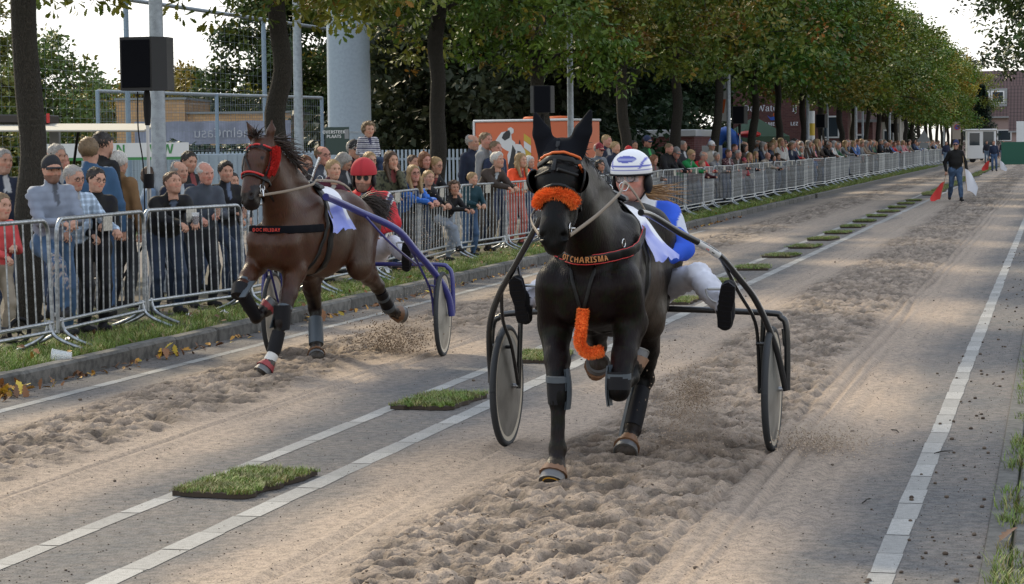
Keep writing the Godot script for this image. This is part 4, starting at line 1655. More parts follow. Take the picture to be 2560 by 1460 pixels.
func build_people() -> void:
	person({x = -9.95, z = -19.928, turn = 1.047, size = 0.965, pose = "stand", lod = 0, label = "grey haired man in a dark jacket standing behind the thickest tree trunk at the edge", hair = "grey", top = Color(0.018, 0.024, 0.045)})
	person({x = -8.9, z = -17.68, turn = 1.047, size = 0.734, pose = "snack", lod = 0, label = "small child in a red and white top at the left edge of the crowd", head = "child", head_size = 1.25, hair = "light", top = Color(0.45, 0.06, 0.06), legs = Color(0.28, 0.24, 0.19)})
	person({x = -9.7, z = -20.241, turn = 1.222, size = 0.952, pose = "cross", lod = 0, label = "bald man in a dark blue jacket behind the man in the black cap", look = v3(-0.35, 0.00, 0), hair = "white", hair_kind = "fringe", top = Color(0.018, 0.024, 0.045), head = "old"})
	person({x = -10.5, z = -22.285, turn = 1.047, size = 0.99, pose = "stand", lod = 0, label = "grey haired man furthest back between tree trunk and denim jacket", hair = "grey", top = Color(0.035, 0.038, 0.045)})
	person({x = -10.9, z = -23.404, turn = 1.047, size = 0.953, pose = "stand", lod = 0, label = "reddish faced man half hidden behind the black cap", hair = "brown", hair_kind = "crop", skin = 3, top = Color(0.035, 0.038, 0.045)})
	person({x = -8.62, z = -18.347, turn = 0.838, size = 0.924, pose = "step", lod = 0, label = "man in a black cap and quilted grey jacket with one foot up on the barrier", look = v3(0.07, 0.00, 0), hair = "dark", hair_kind = "crop", cap = Color(0.013, 0.014, 0.018), top = Color(0.2, 0.23, 0.29), puff = 40.0, legs = Color(0.05, 0.095, 0.17), denim = true, ripped = true, shirt = Color(0.08, 0.09, 0.11), beard = true})
	person({x = -8.68, z = -18.782, turn = 0.873, size = 0.877, pose = "rail_wide", lod = 0, label = "grey haired man with glasses in a pale blue checked shirt", look = v3(0.09, 0.07, 0), hair = "grey", hair_kind = "crop", top = Color(0.32, 0.4, 0.5), pattern = "plaid", legs = Color(0.012, 0.012, 0.014), glasses = "clear", girth = 1.12, head = "old"})
	person({x = -8.62, z = -19.041, turn = 0.733, size = 0.86, pose = "snack", lod = 0, label = "boy with black framed glasses in a black jacket holding a snack tray", look = v3(0.14, 0.00, 0), head = "child", hair = "dark", top = Color(0.012, 0.012, 0.014), legs = Color(0.012, 0.012, 0.014), glasses = "clear", skin = 1, held = "tray", held_label = "white snack tray held by the boy with black framed glasses"})
	person({x = -9.25, z = -20.586, turn = 3.491, size = 1.019, pose = "stand", lod = 0, label = "light brown haired man in a denim jacket seen from behind", hair = "light", hair_kind = "full", top = Color(0.045, 0.1, 0.19), legs = Color(0.045, 0.085, 0.16), denim = true})
	person({x = -9.7, z = -21.775, turn = 2.618, size = 1.063, pose = "stand", lod = 0, label = "tall man in a black hooded jacket turned away from the road", look = v3(0.17, 0.00, 0), hair = "dark", hair_kind = "crop", top = Color(0.012, 0.012, 0.014), legs = Color(0.012, 0.012, 0.014)})
	person({x = -9.55, z = -21.835, turn = 2.967, size = 0.942, pose = "stand", lod = 0, label = "white haired man in a tan jacket beside the speaker stand", hair = "white", top = Color(0.2, 0.115, 0.055), legs = Color(0.035, 0.038, 0.045), head = "old"})
	person({x = -10.3, z = -24.41, turn = 2.094, size = 0.834, pose = "stand", lod = 0, label = "brown haired woman with a red scarf and denim jacket behind the lamp post", head = "woman", hair = "brown", hair_kind = "bob", top = Color(0.14, 0.2, 0.29), shirt = Color(0.25, 0.02, 0.03)})
	person({x = -9.1, z = -22.342, turn = 0.838, size = 0.894, pose = "cup", lod = 0, label = "bald man with a striped collar behind the man in the black coat", look = v3(0.00, 0.07, 0), hair = "grey", hair_kind = "fringe", top = Color(0.018, 0.024, 0.045), shirt = Color(0.45, 0.5, 0.55), legs = Color(0.022, 0.034, 0.062), girth = 1.15, head = "old"})
	person({x = -8.62, z = -20.955, turn = 0.785, size = 0.895, pose = "lean", lod = 0, label = "short haired young man in a black coat holding a dark drink over the barrier", look = v3(0.00, -0.21, 0), hair = "brown", hair_kind = "crop", top = Color(0.012, 0.012, 0.014), legs = Color(0.022, 0.034, 0.062), girth = 1.15, held = "cola", held_label = "clear cup of dark drink held over the barrier by the man in the black coat"})
	person({x = -9.9, z = -24.665, turn = 1.047, size = 0.935, pose = "stand", lod = 0, label = "person with dark hair mostly hidden behind the bald men", hair = "dark", top = Color(0.012, 0.012, 0.014)})
	person({x = -8.7, z = -22.004, turn = 0.803, size = 0.885, pose = "cup", lod = 0, label = "bald man with a pink face in a slate grey jacket holding a beer", look = v3(0.00, 0.07, 0), hair = "white", hair_kind = "fringe", top = Color(0.055, 0.065, 0.085), legs = Color(0.02, 0.022, 0.028), skin = 3, girth = 1.15, head = "old", held = "beer", held_label = "cup of beer held by the pink faced man in slate grey"})
	person({x = -8.72, z = -22.759, turn = 0.908, size = 0.875, pose = "step", lod = 0, label = "man with dark wavy hair in a black leather jacket beside the brown horse head", look = v3(-0.14, 0.03, 0), hair = "dark", hair_kind = "full", top = Color(0.012, 0.012, 0.014), legs = Color(0.022, 0.034, 0.062), held = "beer", held_label = "cup of beer in front of the black leather jacket, by the horse muzzle"})
	person({x = -9.2, z = -24.187, turn = 0.873, size = 0.802, pose = "rail", lod = 0, label = "person in black partly hidden behind the brown horse head", hair = "dark", top = Color(0.012, 0.012, 0.014), legs = Color(0.022, 0.034, 0.062)})
	person({x = -8.75, z = -24.851, turn = 0.96, size = 0.892, pose = "rail", lod = 0, label = "woman with bushy auburn hair behind the brown horse neck", look = v3(-0.17, 0.00, 0), head = "woman", hair = "ginger", hair_kind = "curly", top = Color(0.012, 0.012, 0.014), skin = 1})
	person({x = -9.4, z = -27.351, turn = 0.873, size = 0.893, pose = "stand", lod = 0, label = "woman with dark red bobbed hair between auburn hair and bald man", head = "woman", hair = "ginger", hair_kind = "bob", top = Color(0.06, 0.02, 0.025)})
	person({x = -9.3, z = -27.433, turn = 1.309, size = 0.972, pose = "rail", lod = 0, label = "bald man with glasses in a dark grey jacket leaning to the right", look = v3(-0.31, 0.00, 0), hair = "light", hair_kind = "fringe", top = Color(0.045, 0.052, 0.07), glasses = "clear", head = "old", skin = 3})
	person({x = -8.7, z = -25.983, turn = 1.047, size = 0.938, pose = "lean", lod = 0, label = "blonde woman in a maroon coat with a chequered scarf", look = v3(-0.26, 0.00, 0), head = "woman", hair = "blond", hair_kind = "pony", top = Color(0.075, 0.016, 0.03), shirt = Color(0.5, 0.5, 0.48), skin = 1})
	person({x = -9.2, z = -28.336, turn = 1.396, size = 0.905, pose = "stand", lod = 0, label = "person with short grey hair bending behind the red helmet", look = v3(0.00, 0.44, 0), head = "woman", hair = "grey", hair_kind = "bob", top = Color(0.035, 0.038, 0.045)})
	person({x = -9.9, z = -30.834, turn = 0.96, size = 1.007, pose = "stand", lod = 0, label = "man in a black cap with a small red badge before the steel pillar", look = v3(0.00, 0.14, 0), hair = "grey", cap = Color(0.014, 0.013, 0.014), top = Color(0.05, 0.015, 0.02), head = "old"})
	person({x = -8.85, z = -28.437, turn = 0.785, size = 0.915, pose = "stand", lod = 0, label = "blonde woman with glasses in a camouflage jacket", head = "woman", hair = "blond", hair_kind = "pony", glasses = "clear", top = Color(0.03, 0.035, 0.028), pattern = "camo", skin = 1})
	person({x = -8.7, z = -28.676, turn = 0.785, size = 0.919, pose = "mouth", lod = 0, label = "woman with long brown hair holding her hand before her mouth", head = "woman", hair = "brown", hair_kind = "long", top = Color(0.03, 0.035, 0.028), pattern = "camo", skin = 1, hand = "relaxed"})
	person({x = -8.65, z = -29.366, turn = 1.047, size = 0.875, pose = "lean", lod = 0, label = "smiling woman with glasses and long fair hair in a bright blue quilted jacket", look = v3(-0.35, -0.14, 0), head = "woman", hair = "blond", hair_kind = "long", glasses = "clear", top = Color(0.05, 0.17, 0.58), puff = 70.0, legs = Color(0.05, 0.045, 0.04), skin = 3})
	person({x = -9.1, z = -31.563, turn = 1.047, size = 0.918, pose = "cup", lod = 0, label = "woman with short auburn hair behind the fair haired girl", look = v3(-0.26, 0.00, 0), head = "woman", hair = "ginger", hair_kind = "bob", top = Color(0.012, 0.012, 0.014), skin = 3})
	person({x = -8.6, z = -29.774, turn = 1.047, size = 0.827, pose = "lean", lod = 0, label = "smiling fair haired girl in a black leather jacket leaning out", look = v3(-0.35, -0.14, 0), head = "child", hair = "blond", hair_kind = "pony", top = Color(0.012, 0.012, 0.014), legs = Color(0.035, 0.038, 0.045)})
	person({x = -9.0, z = -31.577, turn = 1.222, size = 0.933, pose = "lean", lod = 0, label = "woman with short blond hair and glasses in a black leather jacket", look = v3(-0.17, 0.00, 0), head = "woman", hair = "blond", hair_kind = "short", glasses = "clear", top = Color(0.012, 0.012, 0.014), legs = Color(0.1, 0.12, 0.13)})
	person({x = -9.9, z = -33.909, turn = 1.047, size = 0.878, pose = "stand", lod = 0, label = "brown haired child behind the woman in the bright blue jacket", head = "child", hair = "brown", top = Color(0.035, 0.038, 0.045)})
	person({x = -8.55, z = -31.248, turn = 1.082, size = 0.694, pose = "step_lean", lod = 0, label = "boy with bushy brown curls in a shiny black jacket perched on the barrier", look = v3(-0.44, 0.00, 0), head = "child", hair = "brown", hair_kind = "curly", top = Color(0.012, 0.012, 0.014), legs = Color(0.2, 0.23, 0.28), skin = 2, head_size = 1.1})
	person({x = -9.8, z = -37.51, turn = 1.047, size = 1.068, pose = "stand", lod = 0, label = "bald man in navy beside the grey hooded top in front of the orange trailer", look = v3(0.17, 0.00, 0), hair = "grey", hair_kind = "fringe", top = Color(0.018, 0.024, 0.045)})
	person({x = -9.4, z = -36.717, turn = 1.396, size = 1.081, pose = "stand", lod = 0, label = "tall man in a grey hooded top with a lime green backpack", look = v3(-0.35, -0.07, 0), hair = "light", top = Color(0.22, 0.23, 0.24), legs = Color(0.022, 0.034, 0.062), skin = 3})
	person({x = -9.2, z = -36.622, turn = 1.047, size = 0.998, pose = "stand", lod = 0, label = "man in a dark blue jacket between grey hooded top and white haired man", look = v3(-0.09, -0.10, 0), hair = "light", hair_kind = "crop", top = Color(0.022, 0.032, 0.065), skin = 3})
	person({x = -8.65, z = -32.689, turn = 0.785, size = 0.731, pose = "rail", lod = 0, label = "blond boy in a dark teal top with his hands on the rail", look = v3(0.26, 0.00, 0), head = "child", hair = "blond", top = Color(0.015, 0.045, 0.06), legs = Color(0.045, 0.085, 0.16), skin = 1})
	person({x = -8.7, z = -34.055, turn = 0.96, size = 0.968, pose = "lean", lod = 0, label = "white haired man in a brown jacket leaning over the barrier with bare hands", look = v3(0.00, -0.17, 0), hair = "white", hair_kind = "full", top = Color(0.055, 0.042, 0.036), legs = Color(0.05, 0.04, 0.032), shirt = Color(0.4, 0.45, 0.5), head = "old"})
	person({x = -8.75, z = -36.166, turn = 0.873, size = 0.891, pose = "cup", lod = 0, label = "girl with long fair hair in a neon orange jacket", look = v3(0.17, 0.00, 0), head = "woman", hair = "blond", hair_kind = "long", top = Color(0.85, 0.1, 0.035), legs = Color(0.4, 0.1, 0.08), skin = 1})
	person({x = -9.3, z = -39.656, turn = 1.047, size = 0.844, pose = "stand", lod = 0, label = "pale haired person half hidden behind the black horse ear", head = "woman", hair = "white", hair_kind = "bob", top = Color(0.05, 0.04, 0.032)})
	person({x = -8.9, z = -43.656, turn = 0.96, size = 0.972, pose = "rail", lod = 1, label = "man in a red cap and sunglasses and grey jacket just right of the black ears", look = v3(0.00, 0.17, 0), hair = "grey", cap = Color(0.22, 0.02, 0.03), glasses = "sun", top = Color(0.13, 0.145, 0.17), legs = Color(0.035, 0.038, 0.045)})
	person({x = -9.6, z = -47.99, turn = 0.873, size = 1.075, pose = "stand", lod = 1, label = "tall fair man in navy behind the red cap and sunglasses", hair = "blond", hair_kind = "crop", top = Color(0.018, 0.024, 0.045), skin = 3})
	person({x = -9.2, z = -47.301, turn = 0.873, size = 0.988, pose = "stand", lod = 1, label = "blond boy in navy blue in front of the tree trunk", look = v3(0.17, 0.07, 0), head = "child", hair = "blond", top = Color(0.018, 0.024, 0.045), skin = 1})
	person({x = -8.6, z = -42.415, turn = 0.873, size = 0.785, pose = "rail", lod = 1, label = "woman with dark curls leaning beside a white cup", head = "woman", hair = "dark", hair_kind = "curly", top = Color(0.035, 0.038, 0.045), skin = 2, held = "cup", held_label = "white cup in the hands of the woman with dark curls"})
	person({x = -9.7, z = -51.694, turn = 0.873, size = 1.007, pose = "stand", lod = 1, label = "dark haired young man in front of the pink brick building", hair = "dark", hair_kind = "crop", top = Color(0.012, 0.012, 0.014), skin = 2})
	person({x = -9.2, z = -48.479, turn = 1.047, size = 0.928, pose = "stand", lod = 1, label = "person in a bright red cap above the white helmet", hair = "dark", cap = Color(0.5, 0.02, 0.025), top = Color(0.035, 0.038, 0.045)})
	person({x = -8.9, z = -47.475, turn = 1.222, size = 0.91, pose = "rail", lod = 1, label = "bald man right above the white helmet", look = v3(0.00, 0.17, 0), hair = "grey", hair_kind = "bald", top = Color(0.035, 0.038, 0.045)})
	person({x = -9.4, z = -52.209, turn = 1.047, size = 1.062, pose = "stand", lod = 1, label = "man in a blue cap and sunglasses wearing a black and green jacket", look = v3(0.17, 0.00, 0), hair = "dark", cap = Color(0.022, 0.035, 0.085), glasses = "sun", top = Color(0.02, 0.055, 0.03), shirt = Color(0.05, 0.3, 0.08), legs = Color(0.012, 0.012, 0.014)})
	person({x = -8.7, z = -48.574, turn = 1.222, size = 0.82, pose = "rail", lod = 1, label = "girl with very long ginger hair leaning on the barrier", look = v3(-0.17, 0.17, 0), head = "woman", hair = "ginger", hair_kind = "long", top = Color(0.1, 0.08, 0.07)})
	person({x = -8.85, z = -51.205, turn = 1.047, size = 0.965, pose = "rail", lod = 1, label = "bearded man with sunglasses pushed up wearing a dark jacket", look = v3(0.00, 0.17, 0), hair = "light", hair_kind = "crop", beard = true, top = Color(0.012, 0.012, 0.014), skin = 3})
	person({x = -8.75, z = -51.474, turn = 1.047, size = 0.979, pose = "lean", lod = 1, label = "man in a grey cap and dark jacket bowed over the barrier", look = v3(0.00, 0.21, 0), hair = "grey", cap = Color(0.16, 0.16, 0.16), top = Color(0.012, 0.012, 0.014), skin = 3})
	person({x = -9.4, z = -57.031, turn = 1.047, size = 0.999, pose = "stand", lod = 1, label = "grey haired man behind the grey cap", hair = "grey", hair_kind = "crop", top = Color(0.035, 0.038, 0.045)})
	person({x = -8.75, z = -53.599, turn = 1.222, size = 0.94, pose = "lean", lod = 1, label = "blond man with glasses in a bright green jacket leaning over", look = v3(-0.17, 0.26, 0), hair = "blond", top = Color(0.012, 0.17, 0.05), glasses = "clear", legs = Color(0.022, 0.034, 0.062)})
	person({x = -8.9, z = -56.463, turn = 1.047, size = 0.909, pose = "lean", lod = 1, label = "bald man in a bright red jacket behind the stooping boy", look = v3(0.00, 0.09, 0), hair = "grey", hair_kind = "fringe", top = Color(0.45, 0.02, 0.03)})
	person({x = -8.6, z = -54.321, turn = 1.047, size = 0.828, pose = "deep", lod = 1, label = "boy in a black and red jacket hanging over the barrier", look = v3(-0.17, 0.00, 0), head = "child", hair = "light", top = Color(0.06, 0.015, 0.02), shirt = Color(0.4, 0.03, 0.03), legs = Color(0.022, 0.034, 0.062)})
	person({x = -9.4, z = -62.329, turn = 1.047, size = 0.992, pose = "stand", lod = 1, label = "man in a white cap and sand coloured jacket", hair = "grey", cap = Color(0.55, 0.55, 0.55), top = Color(0.3, 0.27, 0.23)})
	person({x = -8.7, z = -57.746, turn = 1.222, size = 0.866, pose = "step_lean", lod = 1, label = "man with greying hair and speckled trousers, one foot on the barrier", look = v3(-0.35, 0.00, 0), hair = "grey", top = Color(0.2, 0.2, 0.21), legs = Color(0.06, 0.055, 0.055)})
	person({x = -8.75, z = -60.295, turn = 1.047, size = 0.866, pose = "rail", lod = 1, label = "man in a maroon dotted jacket on the rail", hair = "brown", hair_kind = "crop", top = Color(0.05, 0.016, 0.02), pattern = "dots", skin = 3})
	person({x = -9.3, z = -65.773, turn = 1.047, size = 0.944, pose = "stand", lod = 1, label = "sunburnt man behind the maroon dotted jacket", hair = "brown", hair_kind = "crop", top = Color(0.035, 0.038, 0.045), skin = 3})
	person({x = -8.75, z = -62.182, turn = 1.047, size = 0.89, pose = "step_lean", lod = 1, label = "man in a dark jacket and black trousers with his knee through the barrier", hair = "grey", hair_kind = "crop", top = Color(0.05, 0.04, 0.032), legs = Color(0.012, 0.012, 0.014), skin = 3})
	person({x = -8.6, z = -62.258, turn = 1.047, size = 0.722, pose = "rail", lod = 1, label = "child in a red cap reading a paper on the rail", look = v3(0.00, 0.26, 0), head = "child", hair = "dark", cap = Color(0.25, 0.03, 0.05), top = Color(0.3, 0.05, 0.06), held = "paper", held_label = "white sheet read by the child in the red cap"})
	person({x = -9.5, z = -69.043, turn = 1.047, size = 0.939, pose = "stand", lod = 1, label = "man with sunglasses on his head behind the long blond hair", hair = "brown", top = Color(0.25, 0.1, 0.08), skin = 3})
	person({x = -8.7, z = -63.949, turn = 1.047, size = 0.839, pose = "step_lean", lod = 1, label = "woman with long blond hair and her head on one side", look = v3(-0.17, 0.00, 0), head = "woman", hair = "blond", hair_kind = "long", top = Color(0.018, 0.024, 0.045), legs = Color(0.022, 0.034, 0.062)})
	person({x = -8.8, z = -66.246, turn = 1.047, size = 0.817, pose = "rail", lod = 1, label = "second long haired blond woman close behind the first", look = v3(-0.17, 0.00, 0), head = "woman", hair = "blond", hair_kind = "long", top = Color(0.035, 0.038, 0.045)})
	person({x = -9.0, z = -69.913, turn = 1.396, size = 0.979, pose = "stand", lod = 1, label = "tall bald man in a navy jacket rising above the two blond women", look = v3(-0.17, 0.17, 0), hair = "grey", hair_kind = "crop", top = Color(0.018, 0.024, 0.045), skin = 3})
	person({x = -8.75, z = -68.11, turn = 1.222, size = 0.858, pose = "lean", lod = 1, label = "bald man in a cream knitted sweater on the rail", look = v3(-0.17, 0.17, 0), hair = "grey", hair_kind = "bald", top = Color(0.34, 0.29, 0.24), skin = 3})
	person({x = -8.7, z = -69.548, turn = 1.047, size = 0.802, pose = "lean", lod = 1, label = "girl with long dark hair in black trousers leaning over the rail", look = v3(-0.17, 0.00, 0), head = "woman", hair = "dark", hair_kind = "long", top = Color(0.012, 0.012, 0.014), legs = Color(0.012, 0.012, 0.014)})
	person({x = -8.8, z = -71.677, turn = 1.047, size = 0.826, pose = "lean", lod = 1, label = "girl with long dark hair and a white sleeved top", look = v3(-0.17, 0.00, 0), head = "woman", hair = "brown", hair_kind = "long", top = Color(0.4, 0.4, 0.42), legs = Color(0.045, 0.085, 0.16)})
	person({x = -9.9, z = -80.676, turn = 1.047, size = 1.06, pose = "stand", lod = 1, label = "dark haired man in black standing tall in front of the green gazebo", hair = "dark", hair_kind = "crop", top = Color(0.012, 0.012, 0.014), skin = 3})
	person({x = -9.5, z = -80.093, turn = 1.047, size = 1.04, pose = "stand", lod = 1, label = "man in a dark cap and bright red jacket", hair = "dark", cap = Color(0.015, 0.015, 0.02), top = Color(0.5, 0.05, 0.03), skin = 3})
	person({x = -8.8, z = -75.916, turn = 1.047, size = 0.847, pose = "rail", lod = 1, label = "man with sunglasses in a dark navy jacket looking down the road", hair = "grey", hair_kind = "crop", glasses = "sun", top = Color(0.018, 0.024, 0.045), legs = Color(0.045, 0.085, 0.16), skin = 3})
	person({x = -9.2, z = -81.884, turn = 1.047, size = 0.948, pose = "stand", lod = 1, label = "man with white curly hair in a blue jacket", hair = "white", hair_kind = "curly", top = Color(0.018, 0.024, 0.045)})
	person({x = -8.8, z = -78.702, turn = 1.047, size = 0.753, pose = "rail", lod = 1, label = "woman with short white hair leaning beside the dark red scarf", head = "woman", hair = "white", hair_kind = "bob", top = Color(0.2, 0.2, 0.22)})
	person({x = -9.1, z = -83.65, turn = 1.047, size = 0.909, pose = "stand", lod = 1, label = "woman with short red hair and a long dark red scarf", head = "woman", hair = "ginger", hair_kind = "short", top = Color(0.12, 0.012, 0.015)})


func far_people() -> void:
	# a little girl on somebody's shoulders
	person({x = -9.35, y = 1.02, z = -29.9, turn = 0.7, size = 0.62, pose = "ride", lod = 0, label = "little girl with curly fair hair and a striped top carried above the crowd", head = "child", head_size = 1.3, hair = "light", hair_kind = "curly", top = Color(0.05, 0.05, 0.10), pattern = "stripes", skin = 1})
	# the far stretch of the crowd
	var cols := [["black", Color(0.014, 0.014, 0.016)], ["navy", Color(0.02, 0.028, 0.055)], ["grey", Color(0.16, 0.17, 0.18)], ["dark brown", Color(0.05, 0.035, 0.028)], ["white", Color(0.5, 0.5, 0.5)], ["red", Color(0.4, 0.03, 0.03)], ["blue", Color(0.06, 0.13, 0.33)], ["beige", Color(0.30, 0.24, 0.18)], ["green", Color(0.03, 0.10, 0.05)], ["pink", Color(0.5, 0.2, 0.22)]]
	var hk := ["short", "crop", "long", "bob", "fringe", "full", "short", "long"]
	var hc := ["brown", "grey", "blond", "dark", "white", "light", "ginger", "grey"]
	var ps := ["rail", "stand", "lean", "rail_wide", "step_lean", "stand", "rail", "cross"]
	var z := -69.0
	var i := 0
	while z > -185.0:
		for row in 2:
			if row == 1 and R.randf() < 0.3:
				continue
			var k := R.randi_range(0, 9)
			if R.randf() < 0.45:
				k = R.randi_range(0, 3)
			var h := R.randi_range(0, 7)
			var woman: bool = hk[h] == "long" or hk[h] == "bob"
			var child := R.randf() < 0.14
			person({x = -8.8 - row * 0.55 - R.randf() * 0.25 - smoothstep(-100, -190, z) * 0.4, z = z + R.randf_range(-0.25, 0.25), turn = R.randf_range(0.6, 1.5), size = R.randf_range(0.7, 0.8) if child else R.randf_range(0.93, 1.05), pose = ps[R.randi_range(0, 7)] if row == 0 else "stand", lod = 1 if z > -90.0 else 2,
				label = "distant spectator in a %s top with %s hair far up the row of barriers" % [cols[k][0], hc[h]], group = "distant spectators far up the row of barriers",
				head = "child" if child else "woman" if woman else "man", head_size = 1.2 if child else 1.0, hair = hc[h], hair_kind = hk[h], top = cols[k][1], legs = [Color(0.045, 0.085, 0.16), Color(0.02, 0.02, 0.025), Color(0.022, 0.034, 0.062)][i % 3], skin = R.randi_range(0, 3)})
			i += 1
		z -= R.randf_range(0.75, 1.1) * (1.0 if z > -110.0 else 1.9)
	# the man with the flags
	var m := person({x = -2.86, y = 0.01, z = -65.9, turn = 0.25, size = 1.03, pose = "walk", lod = 0, name = "flag_marshal", label = "man in a navy cap, black coat and jeans walking between the tracks with two flags", group = "", hair = "dark", hair_kind = "crop", cap = Color(0.02, 0.03, 0.10), glasses = "sun", top = Color(0.010, 0.009, 0.010), legs = Color(0.05, 0.085, 0.15), denim = true, look = v3(-0.2, 0, 0), girth = 1.1})
	m.remove_meta("group")
	flag("red flag hanging from the right hand of the man in the black coat", Vector3(-3.12, 0.72, -65.85), Vector3(-3.30, 0.02, -65.7), 0.46, Color(0.50, 0.035, 0.03), -1.0)
	flag("white flag hanging from the left hand of the man in the black coat", Vector3(-2.62, 1.12, -65.5), Vector3(-2.50, 0.25, -65.45), 0.46, Color(0.62, 0.63, 0.68), 1.0)
	var f2 := person({x = -3.5, y = 0.01, z = -131.0, turn = 0.1, size = 1.0, pose = "stand", lod = 1, label = "far marshal in dark blue standing on the turf strip with flags at his feet", hair = "brown", top = Color(0.02, 0.03, 0.06), legs = Color(0.05, 0.09, 0.17)})
	f2.remove_meta("group")
	flag("small red flag held low by the far marshal", Vector3(-3.75, 0.75, -130.9), Vector3(-3.85, 0.05, -130.9), 0.55, Color(0.50, 0.035, 0.03), -1.0)
	flag("small white flag held low by the far marshal", Vector3(-3.25, 0.75, -130.9), Vector3(-3.15, 0.05, -130.9), 0.55, Color(0.62, 0.63, 0.68), 1.0)
	for q in [[-5.35, -178.0, "left of two people in dark jackets and light jeans beside the white cabin", Color(0.02, 0.02, 0.03)], [-4.2, -181.0, "right of two people in dark jackets and light jeans beside the white cabin", Color(0.03, 0.03, 0.04)], [-7.6, -160.0, "person in navy standing in front of the white cabin", Color(0.02, 0.025, 0.05)], [-0.6, -160.0, "person in a bright blue jacket in front of the green screen", Color(0.04, 0.09, 0.36)]]:
		var o := person({x = q[0], y = 0.0, z = q[1], turn = 0.3, size = 1.0, pose = "stand", lod = 2, label = q[2], hair = "brown", top = q[3], legs = Color(0.10, 0.14, 0.20) if q[3].r < 0.035 and q[3].g > 0.019 else Color(0.03, 0.035, 0.05)})
		o.remove_meta("group")


func flag(label: String, a: Vector3, b: Vector3, w: float, c: Color, s: float) -> void:
	var t := thing("flag", label, "flag", a)
	var st := MB.new()
	st.bar(Vector3(0, 0.12, 0) - (b - a) * 0.1, (b - a) * 0.92, 0.009, 6)
	part("stick", st, M.get("wood", M.black_plastic), t)
	var g := PackedVector3Array()
	var d := b - a
	for r in 9:
		for q in 7:
			var u := r / 8.0
			var k := q / 6.0
			var p := d * (0.18 + u * 0.72) + Vector3(s * k * w * (0.75 - absf(u - 0.6) * 0.5), -k * k * 0.16, sin(k * 5.0 + u * 3.0) * 0.05 * k)
			p.y = maxf(p.y, -a.y + 0.03)
			g.append(p)
	var m := MB.new()
	m.grid(g, 7)
	for i in g.size():
		g[i].z -= 0.004
	m.grid(g, 7)
	part("cloth", m, cloth_mat("flagcloth", c), t).mesh.surface_get_arrays(0)


